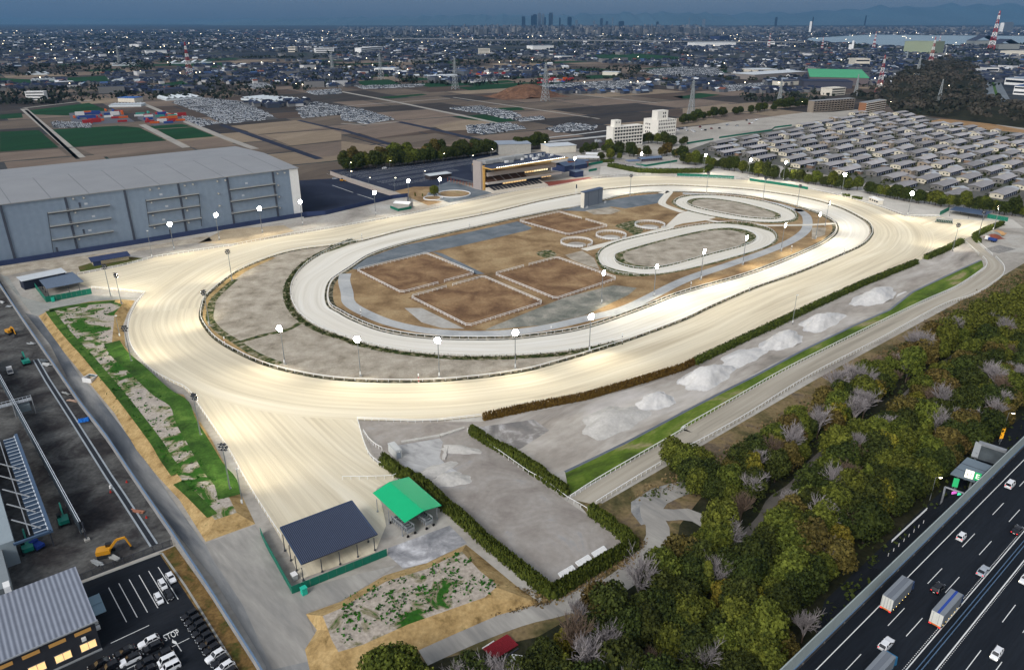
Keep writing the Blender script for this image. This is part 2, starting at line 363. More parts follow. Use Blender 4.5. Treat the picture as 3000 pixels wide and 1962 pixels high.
def field(m, *groups, z=.09): return sheet('field', pts(0, *groups), z, m)
field(CROP, ('A',(360,905),(820,878),(970,890),(1160,980),(480,1028)))
field(CROP, ('A',(0,920),(270,908),(410,1030),(0,1060)))
field(CROP, ('A',(1040,882),(1270,865),(1340,885),(1080,900)))
field(CROP, ('A',(1095,903),(1345,888),(1500,952),(1215,975)))
field(CROP, ('A',(205,772),(620,718),(760,775),(560,810),(240,800)))
field(CROP, ('A',(0,800),(150,788),(160,822),(0,832)))
field(CROP, ('A',(420,545),(740,530),(790,585),(480,590)))
field(CROP, ('A',(0,545),(400,565),(410,585),(0,585)))
field(CROP, ('A',(1040,600),(1280,562),(1330,598)))
field(CROP, ('A',(1480,540),(1600,532),(1690,555),(1560,562)))
field(CROP, ('B',(60,570),(330,555),(420,585),(190,605)))
field(CROP, ('B',(250,680),(560,655),(600,662),(360,688)))
field(CROP, ('B',(800,610),(1060,598),(1110,618),(900,632)))
field(CROP, ('B',(920,575),(1160,560),(1220,575),(980,590)))
field(CROP, ('B',(1690,530),(1880,520),(1920,545),(1720,552)))
field(CROP, ('B',(1090,755),(1250,748),(1280,768),(1130,775)))
field(CROP, ('B',(2310,675),(2380,670),(2380,690)), ('C',(0,690),(0,668)))
field(CROP, ('C',(0,672),(120,650),(260,662),(130,685),(0,690)))
field(CROP, ('B',(1700,390),(2000,370),(2380,400),(2380,418),(1900,425)))
field(FIELD[2], ('A',(530,1030),(1170,985),(1280,1030),(700,1098)))
field(FIELD[2], ('A',(0,1068),(410,1038),(470,1085),(0,1130)))
field(FIELD[3], ('A',(1605,880),(2090,838),(2260,890),(1800,938)))
field(FIELD[3], ('A',(1835,940),(2310,905),(2380,925),(2380,975),(2030,1018)))
field(FIELD[2], ('A',(1260,985),(1530,962),(1650,1015),(1340,1030)))
field(FIELD[2], ('A',(2030,1022),(2380,985),(2380,1085),(2220,1098)))
field(FIELD[0], ('B',(240,970),(660,930),(940,990),(520,1030)))
field(FIELD[3], ('B',(0,985),(330,1030),(150,1085),(0,1100)))
field(FIELD[2], ('B',(20,895),(330,868),(640,905),(240,965)))
field(FIELD[3], ('B',(640,880),(880,835),(1040,850),(1010,900),(720,915)))
field(FIELD[3], ('C',(0,760),(300,725),(520,742),(130,800),(0,790)))
# tracks and ditches through the fields
for gr, w, m in ((('A',(165,760),(560,1100)), 10, FIELD_ROAD), (('A',(180,768),(545,1110)), 4, DITCH), (('A',(990,870),(1300,1030)), 9, FIELD_ROAD), (('A',(1540,870),(2230,1110)), 9, ASPHALT_NAVY),
  (('B',(0,640),(380,712),(900,820),(1200,885)), 9, FIELD_ROAD), (('B',(0,905),(430,1035)), 8, ASPHALT_NAVY), (('B',(0,742),(760,688)), 4, FIELD_ROAD), (('B',(780,680),(1800,830)), 5, FIELD_ROAD),
  (('A',(0,1065),(1160,982)), 4, DITCH), (('A',(1800,940),(2380,895)), 4, DITCH), (('A',(2000,1022),(2380,985)), 4, DITCH), (('B',(1460,640),(2200,720)), 5, FIELD_ROAD),
  (('A',(950,705),(1560,960),(1780,1040)), 9, FIELD_ROAD), (('A',(165,755),(640,700)), 8, FIELD_ROAD), (('B',(1250,860),(2380,770)), 5, DITCH), (('B',(0,862),(170,872),(400,850)), 5, FIELD_ROAD),
  (('A',(2080,840),(2380,910)), 7, ASPHALT_NAVY), (('B',(400,850),(700,915),(960,980)), 10, ASPHALT_NAVY), (('C',(560,745),(870,710)), 7, FIELD_ROAD),
  (('B',(860,1025),(1220,985),(1680,935),(1900,905)), 5, PATH_GREY), (('B',(900,1040),(1500,985),(1900,945)), 9, PATH_GREY)):
 path('road', pts(0, gr), w, .14, m, step=30)
# land around the course
sheet('ground', pts(0, ('O',(0,560),(700,480),(720,470),(800,405),(850,392),(1160,350),(1410,345),(1560,300),(1990,255),(2300,290),(2700,300),(2900,640),(2380,900),(1300,1900),(-200,1900),(-200,640))), .10, SOIL_PALE)
sheet('forest_floor', pts(0, ('O',(2700,560),(2380,612),(2250,690),(1900,880),(1400,1170),(1335,1160),(1430,1270),(1400,1350),(1240,1440),(1000,1500),(820,1580),(820,2400),(2700,2400))), .13, SCRUB)
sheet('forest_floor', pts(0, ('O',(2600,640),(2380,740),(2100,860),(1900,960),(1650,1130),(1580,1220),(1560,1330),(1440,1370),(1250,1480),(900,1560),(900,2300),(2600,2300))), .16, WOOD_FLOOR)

# ---------------------------------------------------------------- the tracks
RO = spline(pts(0, ('D',(985,1130)), ('G',(940,0),(905,80),(895,170),(915,270),(965,350),(1060,450),(1180,520),(1290,570),(1480,640),(1800,720),(2120,775)),
 ('H',(110,787),(500,795),(975,775),(1300,712),(1700,632),(2100,515),(2380,420)), ('F',(850,1195),(1250,1020),(1640,862),(1735,790),(1755,715),(1725,640),(1640,590),(1550,560),(1400,500),(1170,435),(870,365),(470,302),(350,297),(0,285)),
 ('E',(2160,275),(2000,265),(1800,285),(1640,315),(1460,350),(1200,385),(1000,430),(770,480),(500,540),(0,630)), ('D',(1600,765),(1300,850),(1130,950),(1040,1050))), 10, True)
RI = spline(pts(0, ('G',(1410,0),(1400,60),(1420,120),(1500,220),(1640,310),(1850,405),(2100,470),(2380,510)), ('H',(400,525),(800,510),(1240,455),(1500,390),(1800,300),(2000,235),(2380,95)),
 ('F',(200,1190),(500,1060),(800,955),(1100,830),(1250,760),(1310,700),(1322,660),(1300,610),(1240,570),(1100,500),(900,440),(700,405),(430,370),(0,345)),
 ('E',(2200,345),(2020,355),(1820,375),(1640,405),(1400,450),(1000,545),(500,640),(100,740)), ('D',(2100,790),(1900,840),(1700,920),(1600,980),(1500,1060),(1430,1130))), 10, True)
def nearest_pairs(I, O):
 I = resample(I, step=3.0, closed=True); Od = resample(O, step=.8, closed=True); arr = np.array([(p.x, p.y) for p in Od]); out = []
 for p in I: out.append(Od[int(np.argmin((arr[:, 0]-p.x)**2 + (arr[:, 1]-p.y)**2))])
 k = len(out); sm = [sum((out[(i+j) % k] for j in range(-3, 4)), Vector()) / 7 for i in range(k)]
 return I, sm
def ring(name, I, O, z, m):
 I, O = nearest_pairs(I, O); n = len(I)
 vs = []; fs = []; uv = []; K = 6; d = [0]
 for i in range(1, n + 1): d.append(d[-1] + (I[i % n] - I[i-1]).length)
 for a, b in zip(I, O):
  for j in range(K + 1): p = a.lerp(b, j/K); vs.append((p.x, p.y, z))
 for i in range(n):
  i2 = (i+1) % n; w1 = (I[i]-O[i]).length; w2 = (I[i2]-O[i2]).length
  for j in range(K):
   f = (i*(K+1)+j, i*(K+1)+j+1, i2*(K+1)+j+1, i2*(K+1)+j); u4 = ((d[i], w1*j/K), (d[i], w1*(j+1)/K), (d[i+1], w2*(j+1)/K), (d[i+1], w2*j/K))
   p, q, r_ = Vector(vs[f[0]]), Vector(vs[f[1]]), Vector(vs[f[2]])
   if (q-p).cross(r_-p).z < 0: f = f[::-1]; u4 = u4[::-1]
   fs.append(f); uv += u4
 o = mesh_obj(name, vs, fs, m, None, None, uv); o['kind'] = 'structure'; return o
ring('race_track', RI, RO, .24, SAND)
CH_L = pts(0, ('G',(1270,556),(1350,630),(1385,690),(1460,800),(1600,1010),(1700,1190)), ('J',(1800,170),(1900,330),(1965,440)), ('Q5',(400,1310)))
CH_R = pts(0, ('H',(60,700),(115,790),(155,930),(195,1040),(260,1095),(400,1190)), ('K',(225,85)), ('Q5',(1310,420),(1370,700),(1240,1010)))
strip('race_track', CH_L, CH_R, .20, SAND)
strip('race_track', pts(0, ('D',(540,966),(830,910),(1080,845),(1600,765))), pts(0, ('D',(560,1030),(640,1060),(1015,1095),(1200,1100),(1600,860))), .20, SAND)
strip('race_track', pts(0, ('F',(1560,900),(1640,872),(1760,812),(1955,722),(2030,690),(2225,603))), pts(0, ('F',(1450,540),(1555,560),(1790,560),(1860,575),(2140,590),(2230,590))), .20, SAND)
# inner training track
RI_off = offset(resample(RI, step=4.0, closed=True), 1.6, True)
if not inside(RI_off[0], RI): RI_off = offset(resample(RI, step=4.0, closed=True), -1.6, True)
IO_left = spline(pts(0, ('H',(1900,240),(1600,306),(1300,333),(900,345),(500,316),(200,265),(0,200)), ('G',(2250,155),(2130,85),(2060,10)), ('D',(2028,1110),(2040,1020),(2100,930),(2200,850),(2380,757)), ('E',(90,722))), 8)
s0 = min(range(len(RI_off)), key=lambda i: (RI_off[i] - IO_left[0]).length); s1 = min(range(len(RI_off)), key=lambda i: (RI_off[i] - IO_left[-1]).length)
def arc(a, b, n, via):
 f = [(a + i) % n for i in range((b - a) % n + 1)]; g2 = [(a - i) % n for i in range((a - b) % n + 1)]
 return f if any((RI_off[i] - via).length < 12 for i in f) else g2
IO = IO_left[::-1] + [RI_off[i] for i in arc(s0, s1, len(RI_off), at('F',1100,500))][1:-1]
II = spline(pts(0, ('E',(2250,388),(2100,395),(1950,415),(1850,440),(1660,490),(1500,515),(1200,575),(1000,620),(700,685),(400,760),(200,830),(60,920)), ('D',(2325,1000),(2290,1090),(2305,1180)), ('H',(0,38),(100,92),(300,166),(600,213),(1000,223),(1300,208),(1700,143),(2100,6)),
 ('F',(0,1090),(500,945),(900,780),(1030,705),(1068,655),(1062,612),(1030,580),(950,540),(800,490),(600,440),(400,410),(200,395),(0,388))), 8, True)
sheet('infield_soil', RI, .20+.08, SOIL_GREY)
ring('training_track', II, IO, .32, SAND_W)
sheet('infield_grass', II, .36, DRY_GRASS)
def edge_grass(P, w, z, m): return path('grass', P, w, z, m, kind='stuff')
edge_grass(offset(IO_left, 2.2), 3.4, .30, EDGE); edge_grass(offset(IO_left, -2.2), 3.4, .30, EDGE)
path('grass', RI, 1.9, .345, DARK_EDGE, True, 'stuff'); path('grass', offset(II, 1.3, True) if not inside(offset(II, 1.3, True)[0], II) else offset(II, -1.3, True), 1.1, .365, DARK_EDGE, True, 'stuff'); path('grass', offset(II, -1.3, True) if not inside(offset(II, 1.3, True)[0], II) else offset(II, 1.3, True), 2.2, .385, DARK_EDGE, True, 'stuff')
RI_left = spline(pts(0, ('D',(1900,845),(1720,925),(1625,985),(1525,1065),(1455,1135)), ('G',(1432,0),(1425,60),(1445,120),(1525,215),(1660,300),(1860,392))), 8)
edge_grass(RI_left, 5, .33, TAN)
edge_grass(spline(pts(0, ('D',(1640,1000),(1560,1070),(1490,1140)), ('G',(1470,20),(1465,90),(1530,170),(1640,240),(1780,330),(1950,400))), 6), 3.6, .355, EDGE)
edge_grass(pts(0, ('G',(1650,255),(1830,200),(2000,165),(2100,110))), 3, .33, EDGE)
# infield: worn asphalt, paths, ovals
sheet('pavement', pts(0, ('E',(75,925),(180,850),(420,765),(800,690),(1230,595),(1330,640),(1310,655),(1100,705),(860,760),(640,805),(590,818),(340,870),(105,932))), .40, ASPHALT_GREY)
sheet('pavement', pts(0, ('E',(630,806),(700,818),(1000,962),(930,965))), .40, ASPHALT_GREY)
sheet('pavement', pts(0, ('E',(1530,520),(1700,480),(1850,450),(2050,415),(2240,400),(2255,412),(2200,470),(1980,505),(1880,492),(1720,525))), .40, ASPHALT_GREY)
sheet('infield_soil', pts(0, ('E',(1700,520),(1870,495),(1950,520),(1880,545),(1760,548))), .41, SOIL_GREY)
PATH_L = spline(pts(0, ('E',(30,960),(20,1010),(40,1090)), ('H',(60,-20),(200,60),(380,125),(650,175),(1000,190),(1350,160),(1700,85),(2000,5)), ('F',(0,1010),(300,905),(560,815),(740,740),(835,680),(868,630),(862,560),(800,510)), ('R5',(1620,330),(1300,230),(900,170),(400,110),(0,85))), 8)
path('path', PATH_L, 6.5, .42, PATH_GREY)
path('path', pts(0, ('E',(1690,795),(2100,690),(2280,640)), ('F',(0,545),(90,520))), 6, .43, SAND_W)
path('path', pts(0, ('F',(30,560),(250,600),(600,625),(900,620),(1060,610))), 4, .44, SAND_W)
sheet('path', pts(0, ('F',(0,540),(80,520),(190,545),(230,570),(150,590),(0,610)), ('E',(2280,640))), .435, SAND_W)
path('path', spline(pts(0, ('E',(2230,400),(2290,385)), ('E',(2235,460),(2270,490),(2380,530))), 6), 6, .43, SAND_W)
OV1 = spline(pts(0, ('O',(1566,470),(1600,456),(1660,455),(1740,463),(1805,478),(1842,493),(1850,506),(1836,516),(1790,519),(1720,513),(1650,502),(1590,487))), 8, True)
OV1i = spline(pts(0, ('O',(1596,470),(1618,462),(1660,463),(1720,472),(1775,486),(1810,498),(1814,507),(1795,511),(1740,508),(1690,500),(1640,490),(1605,480))), 8, True)
OV2 = spline(pts(0, ('O',(1390,600),(1397,584),(1430,566),(1500,549),(1600,528),(1680,519),(1740,521),(1790,536),(1804,555),(1782,574),(1700,600),(1600,626),(1520,640),(1450,640),(1405,625))), 8, True)
OV2i = spline(pts(0, ('O',(1428,600),(1440,588),(1520,564),(1620,540),(1690,531),(1738,538),(1758,553),(1736,571),(1650,594),(1550,621),(1490,627),(1440,616))), 8, True)
for oo, oi in ((OV1, OV1i), (OV2, OV2i)):
 sheet('grass', [p + (p - sum(oo, Vector())/len(oo)).normalized()*1.8 for p in oo], .45, EDGE, 'stuff')
 ring('training_oval', oi, oo, .48, SAND_W); sheet('grass', oi, .50, EDGE, 'stuff')
 cc = sum(oi, Vector())/len(oi); sheet('oval_soil', [cc + (p - cc)*.88 for p in oi], .52, SOIL_GREY)
# soils and worn spots in the infield
sheet('infield_soil', pts(0, ('E',(1560,1125),(1900,1040),(2060,1060),(2000,1110)), ('H',(1700,60),(1400,130),(1000,165),(1050,140))), .41, ground_mat('grey_green_soil', [(.32, lin(96,100,92)), (.48, lin(126,126,116)), (.64, lin(156,152,140))], .1, 1.4, .25, distort=.3))
sheet('infield_soil', pts(0, ('H',(440,10),(560,10),(860,155),(700,150),(560,110))), .41, SOIL_PALE)
sheet('infield_soil', pts(0, ('E',(1560,830),(1680,800),(1760,850),(1800,930),(1700,900),(1600,860))), .41, SOIL_GREY)
sheet('infield_soil', pts(0, ('F',(900,640),(1000,640),(990,690),(900,720))), .41, SOIL_GREY)
sheet('grass', spline(pts(0, ('E',(1910,625),(2050,590),(2110,640),(2060,695),(1980,655))), 6, True), .41, EDGE, 'stuff')
sheet('grass', spline(pts(0, ('E',(1360,815),(1450,795),(1500,830),(1420,850))), 6, True), .41, EDGE, 'stuff')

# ---------------------------------------------------------------- surroundings of the tracks
sheet('pavement', pts(0, ('D',(2050,310),(2380,290)), ('P2',(0,380),(40,385),(300,540),(1120,750),(900,770),(-40,1000)), ('D',(2120,570))), .15, ASPHALT_NAVY)
sheet('car_park', pts(0, ('P2',(30,380),(130,370),(800,330),(2090,165),(2300,140)), ('P1',(520,180),(480,260),(170,320),(160,520)), ('P2',(2060,560),(1700,520),(1500,640),(920,670),(300,480))), .15, ASPHALT_NAVY)
sheet('pavement', pts(0, ('P2',(1420,640),(1720,520),(2060,640),(2300,690),(1990,770),(1690,830),(1400,720))), .18, ASPHALT_GREY)
sheet('grass', pts(0, ('P2',(935,670),(1200,610),(1530,605),(1520,650),(1400,690),(1350,760),(1420,790),(1600,820),(1400,870))), .20, DRY_GRASS, 'stuff')
sheet('ground', pts(0, ('D',(1380,745),(1560,650),(1980,620),(2050,660),(1700,750))), .15, ground_mat('sand_bank', [(.3, lin(150,136,112)), (.6, lin(178,162,136))], .06, .8, .15))
sheet('ground', pts(0, ('D',(0,905),(600,830),(900,790),(1450,690),(1480,730),(960,800),(560,960),(300,920),(0,980))), .15, SOIL_GREY)
sheet('grass', pts(0, ('D',(545,910),(640,880),(900,840),(1000,850),(880,890),(560,945))), .18, ground_mat('thin_grass', [(.4, lin(96,84,50)), (.6, lin(70,82,34))], .1, 1, .3), 'stuff')
sheet('pavement', pts(0, ('P1',(1110,640),(1590,590),(1750,570),(1800,600),(1400,680),(1190,700))), .16, mat('red_brick_paving', lin(128, 66, 54), var=.2, scale=.4))
sheet('pavement', pts(0, ('P1',(370,790),(1090,660),(1190,700),(1120,725),(400,800))), .17, mat('concrete_apron', lin(190, 182, 168), var=.08, scale=.3))
sheet('ground', pts(0, ('C',(0,905),(300,855),(850,785),(1180,780),(1240,800),(900,850),(300,960),(0,1000)), ('P3',(1200,480),(1000,440),(1000,270))), .17, ground_mat('gravel_lot', [(.3, lin(140,136,128)), (.5, lin(160,155,146)), (.7, lin(174,169,160))], .02, .4, .1))
sheet('field', pts(0, ('P4',(900,235),(1000,180),(1230,140),(1400,150),(1900,205),(2380,290),(2700,345),(2380,335),(2000,300),(1000,240))), .17, ground_mat('dry_field', [(.3, lin(120,92,62)), (.6, lin(154,124,88))], .02, .4, .2))
sheet('pavement', pts(0, ('C',(0,1060),(200,990),(700,895),(1250,800),(1680,815),(2380,930),(2900,1010)), ('F',(2900,420),(2380,560),(1850,400),(1300,330),(650,200),(0,120))), .155, ground_mat('estate_ground', [(.3, lin(70,72,70)), (.5, lin(96,95,90)), (.7, lin(76,82,68))], .03, .4, .2))
sheet('ground', pts(0, ('P3',(0,800),(1000,760),(1560,830),(1900,880),(2600,1000)), ('F',(1250,390),(1750,495),(2300,580),(2380,640),(2200,640),(1800,560),(1540,540),(1100,405),(380,285),(0,260)), ('E',(2100,250),(1800,270))), .16, ground_mat('service_apron', [(.3, lin(173,169,160)), (.6, lin(195,191,182))], .04, .5, .08))
# strip with sand heaps, gallop and its verges
sheet('ground', pts(0, ('H',(975,800),(1700,660),(2100,550),(2380,450)), ('F',(1650,890),(1960,740),(2060,830),(2120,860),(1500,1100)), ('I',(1440,0),(1000,200),(400,520),(0,720)), ('H',(2200,860),(1700,1080),(1450,1180),(900,850))), .18, ground_mat('heap_strip', [(.28, lin(108,105,99)), (.42, lin(146,139,130)), (.55, lin(171,165,156)), (.7, lin(191,186,181))], .05, .5, .12, stretch=3, yaw=YAW))
sheet('ground', pts(0, ('H',(940,840),(1340,785),(1450,860),(1230,1000),(1090,920))), .20, ground_mat('wet_patch', [(.35, lin(112,110,108)), (.5, lin(130,126,122)), (.66, lin(184,182,180))], .12, .8, .1))
GA = pts(0, ('H',(1560,1150),(2000,938),(2380,737)), ('I',(300,583),(520,473),(820,312),(1200,127),(1440,22)), ('F',(1600,1088),(1950,922),(2080,864)))
GB = pts(0, ('K',(1590,122)), ('H',(1850,1168),(2380,858)), ('I',(400,615),(800,390),(1600,-4)), ('F',(1895,1048),(2030,962),(2098,908),(2088,872)))
strip('grass', GA, GB, .21, ground_mat('verge_grass', [(.3, lin(54,68,26)), (.46, lin(78,100,30)), (.56, lin(98,114,44)), (.64, lin(136,128,92))], .1, 1.5, .25, stretch=3, yaw=YAW), kind='stuff')
path('ditch', GA, 1.1, .23, mat('ditch_water', lin(84, 92, 104), rough=.4, var=.1))
G_IN = spline(pts(0, ('K',(1595,150)), ('H',(1830,1190),(2380,870)), ('I',(0,855),(400,625),(800,400),(1600,5)), ('F',(1900,1060),(2040,970),(2110,920),(2115,880),(2090,850))), 8)
G_OUT = spline(pts(0, ('K',(1775,190)), ('H',(2080,1190),(2380,1010)), ('I',(0,1010),(400,790),(900,480),(1400,220),(1800,0)), ('F',(2030,1110),(2190,1010),(2235,960),(2235,910),(2180,850))), 8)
strip('gallop_track', G_IN, G_OUT, .22, GALLOP)
strip('gallop_track', pts(0, ('F',(2090,850),(2060,830),(1960,735))), pts(0, ('F',(2180,850),(2150,830),(2010,700))), .215, GALLOP)
sheet('yard', pts(0, ('H',(120,800),(980,800),(900,860)), ('K',(1340,0),(1570,165),(1990,435)), ('R3',(2380,0),(1560,300),(1480,290),(1000,0)), ('K',(700,190),(500,0)), ('H',(400,1180),(230,1040),(170,900))), .19, YARD)
sheet('yard', pts(0, ('R4',(540,980),(1130,880),(1180,930),(1130,1150),(1220,1240),(1420,1370),(1000,1428),(830,1428),(560,1190))), .205, ground_mat('washed_sand', [(.3, lin(131,131,130)), (.5, lin(167,167,166)), (.7, lin(185,185,184))], .14, .8, .1, distort=2, stretch=3, yaw=-.6))
sheet('yard', pts(0, ('Q5',(1390,960),(2090,700),(2290,900),(1830,1130),(1560,1190),(1390,1040))), .20, ground_mat('ash_patch', [(.36, lin(116,118,122)), (.5, lin(150,150,152)), (.64, lin(206,206,208))], .1, .9, .16))
# roads on the near side
path('road', spline(pts(0, ('K',(560,1240),(900,1090),(1250,960),(1500,900),(1800,810),(2050,640),(2180,480),(2210,360),(2160,250),(2190,160),(2380,70)), ('L',(60,60))), 8), 6.5, .20, ROAD_DUST)
sheet('road', pts(0, ('K',(2020,170),(2160,80),(2330,30),(2380,60),(2230,130),(2230,300),(2090,330),(2020,240))), .195, ground_mat('worn_gravel', [(.3, lin(112,114,116)), (.5, lin(138,138,136)), (.7, lin(158,156,150))], .15, 1.4, .15))
path('road', spline(pts(0, ('K',(2205,250),(2290,265)), ('L',(40,250),(150,310),(290,375),(400,480))), 5), 5, .205, ROAD_DUST)
path('road', spline(pts(0, ('L',(380,470),(560,300),(640,160),(760,80),(840,0)), ('I',(900,1110),(1080,960),(1350,830),(1550,640),(1700,500),(1950,320),(2200,200))), 6), 4, .20, mat('forest_track', lin(96, 92, 86), var=.25, scale=.2))
sheet('road', pts(0, ('Q1',(0,20),(120,60),(300,330),(640,430),(1270,310),(1950,350),(1900,365),(1300,390),(680,505),(540,590),(470,600))), .17, ground_mat('pale_road', [(.3, lin(129,132,129)), (.6, lin(156,156,149))], .08, .8, .1))
strip('road', pts(0, ('Q1',(350,560),(700,1000),(920,1428)), ('Q2',(1000,250),(1250,600),(1600,1080),(1900,1523)), ('J',(1240,400),(1500,720),(1850,1300),(1900,1500))), pts(0, ('Q1',(520,600),(820,1000),(1100,1420)), ('Q2',(1300,300),(1560,640),(1800,960),(2180,1500)), ('J',(1420,460),(2000,780),(2300,1240),(2380,1500))), .18, ground_mat('haul_road', [(.33, lin(70,76,84)), (.45, lin(98,102,106)), (.55, lin(140,140,138)), (.68, lin(166,164,158))], .045, .6, .12, stretch=4, yaw=-.85, offs=31))
sheet('road', pts(0, ('J',(1435,460),(1780,330),(1990,690),(2040,800),(2380,700)), ('Q5',(1500,1150),(1000,1480),(860,1557)), ('J',(2130,940),(2200,1100),(2280,1250),(1900,1338),(1700,900),(1480,560))), .19, ROAD_DUST)
# construction site and the dark lot
sheet('ground', pts(0, ('Q1',(-600,-100),(0,100),(330,650),(760,1320)), ('Q2',(840,100),(1120,510),(1480,1000),(1840,1520)), ('J',(1190,400),(1190,480),(540,720),(-300,900),(-900,300))), .14, DIRT_DARK)
sheet('car_park', pts(0, ('J',(545,745),(1130,525),(1300,760),(1650,1320),(1720,1450),(-600,1700),(-600,1000))), .17, ASPHALT_DARK)
edge_grass(pts(0, ('J',(1165,500),(1330,740),(1560,1080),(1780,1420))), 4.2, .18, ground_mat('rough_verge', [(.35, lin(62,68,28)), (.5, lin(104,82,48)), (.6, lin(122,98,60)), (.7, lin(56,74,24))], .2, 1.5, .3))
path('kerb', pts(0, ('J',(540,745),(1130,525))), .6, .24, mat('kerb_concrete', lin(150, 150, 144), var=.1, scale=.8)); path('kerb', pts(0, ('J',(1130,525),(1300,765),(1660,1345))), .5, .24, MATS['kerb_concrete'])
# grass banks: raised ground with straw-covered slopes
def bank(base, top, h, mtop, mside):
 n = len(base); c = [(p.x, p.y, .1) for p in base] + [(p.x, p.y, h) for p in top]
 o = mesh_obj('bank', c, [tuple(range(n, 2*n))] + [(i, (i+1) % n, n + (i+1) % n, n + i) for i in range(n)], [mtop, mside], None, [0] + [1]*n); o['kind'] = 'structure'
 me = o.data
 import bmesh as _b
 b_ = _b.new(); b_.from_mesh(me); _b.ops.recalc_face_normals(b_, faces=b_.faces); _b.ops.triangulate(b_, faces=[f for f in b_.faces if len(f.verts) > 4]); b_.to_mesh(me); b_.free(); return o
bank(pts(0, ('Q1',(540,600),(700,510),(1250,400),(1700,365),(1880,385),(1780,560),(1720,720),(1750,1020),(1900,1240)), ('Q2',(2000,60),(2330,320)), ('G',(1280,610),(1370,760),(1480,930),(1560,1080)), ('J',(1700,150),(1780,320),(1435,445),(1250,150),(1110,0)), ('G',(950,1000),(800,740),(600,500),(420,280))),
  pts(2.2, ('Q1',(640,560),(800,520),(1280,430),(1600,400),(1700,440),(1600,560),(1580,760),(1560,980),(1700,1240)), ('Q2',(1900,120),(2200,360)), ('G',(1180,640),(1280,800),(1390,970),(1470,1100)), ('J',(1580,100),(1650,240),(1500,290),(1340,120),(1260,0)), ('G',(1060,960),(900,700),(680,440),(500,260))), 2.2, PATCHY, TAN)
bank(pts(0, ('J',(2130,950),(2380,860)), ('K',(300,680),(600,590),(870,465),(1000,570),(1230,760),(1400,880),(1100,960),(850,1070),(560,1200),(200,1340),(-200,1450),(-260,1200),(-170,1060))),
  pts(2.6, ('J',(2250,960),(2380,905)), ('K',(310,720),(600,630),(840,510),(960,640),(1080,740),(1080,760),(1000,830),(800,900),(460,1020),(150,1160),(-20,1210),(-70,1120),(-90,1060))), 2.6, PATCHY2, TAN)

for w, gr in ((3.6, (('Q1',(690,520),(820,700),(1030,950),(1200,1130)), ('Q2',(1420,60),(1600,270),(1800,520),(2000,780),(2200,1050)), ('G',(1150,1040),(1235,1160)))), (6.5, (('Q1',(1560,960),(1660,1120),(1870,1300)), ('Q2',(2000,90),(2260,330)), ('G',(1250,670),(1295,790),(1390,950),(1490,1120)), ('J',(1570,20),(1600,130)))), (4, (('Q1',(690,520),(950,470),(1250,425),(1600,395)),)), (3, (('J',(1240,30),(1330,110),(1480,260)),))):
 edge_grass(spline(pts(2.24, *gr), 6), w, 2.25, GREEN)
# ================================================================= LARGE STRUCTURES
def frame(p0, p1):
 d = Vector(p1) - Vector(p0); return math.atan2(d.y, d.x), math.hypot(d.x, d.y)
def building(name, label, cat, p0, p1, group=None, L=None):
 """Empty at p0, local x towards p1; returns (empty, length)"""
 rz, l = frame(p0, p1); return thing(name, label, cat, (p0[0], p0[1], .1), rz, group), (L or l)
CLAD = None
ROOF_GREY = mat('grey_roof_sheet', lin(136, 138, 140), var=.07, scale=.06, rough=.6)
TRIM_DARK = mat('dark_trim', lin(66, 72, 84), var=.05)
NAVY = mat('navy_panel', lin(44, 56, 88), var=.12, scale=.3)
WHITE = mat('white_paint', lin(224, 224, 222), var=.04, scale=.5, rough=.5)
CREAM = mat('cream_wall', lin(206, 200, 186), var=.06, scale=.3)
DARK_GLASS = mat('dark_glass', lin(30, 36, 46), rough=.12, spec=.6, var=0)
STEEL = mat('galvanised_steel', lin(150, 154, 158), metal=.3, rough=.45, var=.08, scale=2)
STEEL_DARK = mat('dark_steel', lin(58, 62, 70), rough=.5, var=.1)
CONC = mat('concrete', lin(158, 156, 150), var=.1, scale=.4)
LIT_WARM = mat('lit_window_warm', lin(240, 200, 130), emit=(1, .66, .30), estr=.62, var=.25, scale=.7)
LIT_PALE = mat('lit_window_pale', lin(250, 235, 190), emit=(1, .84, .5), estr=.8, var=.3, scale=.5)
GREEN_BOARD = mat('green_board', lin(16, 104, 84), var=.08, scale=.8, rough=.55)
BLUE_ROOF = mat('slate_blue_roof', lin(64, 80, 104), var=.08, scale=.4, rough=.5)
def ribbed(name, c1, c2, pitch, rough=.5, axis=0, bump=.6):
 """corrugated sheet: ridges in object space along one axis"""
 if name in MATS: return MATS[name]
 m = bpy.data.materials.new(name); m.use_nodes = True; n, l = m.node_tree.nodes, m.node_tree.links; b = n['Principled BSDF']
 t = n.new('ShaderNodeTexCoord'); w = n.new('ShaderNodeTexWave'); w.bands_direction = 'XYZ'[axis]; w.inputs['Scale'].default_value = .314/pitch*1.0
 l.new(t.outputs['Object'], w.inputs['Vector']); mi_ = n.new('ShaderNodeMix'); mi_.data_type = 'RGBA'; mi_.inputs[6].default_value = c1; mi_.inputs[7].default_value = c2
 l.new(w.outputs['Fac'], mi_.inputs[0]); no = n.new('ShaderNodeTexNoise'); no.inputs['Scale'].default_value = .4; l.new(t.outputs['Object'], no.inputs['Vector'])
 mr_ = n.new('ShaderNodeMapRange'); mr_.inputs[3].default_value = .85; mr_.inputs[4].default_value = 1.15; l.new(no.outputs[0], mr_.inputs[0])
 h = n.new('ShaderNodeHueSaturation'); l.new(mi_.outputs[2], h.inputs['Color']); l.new(mr_.outputs[0], h.inputs['Value']); l.new(h.outputs[0], b.inputs['Base Color'])
 bu = n.new('ShaderNodeBump'); bu.inputs['Strength'].default_value = bump; bu.inputs['Distance'].default_value = .15; l.new(w.outputs['Fac'], bu.inputs['Height']); l.new(bu.outputs[0], b.inputs['Normal'])
 b.inputs['Roughness'].default_value = rough; MATS[name] = m; return m

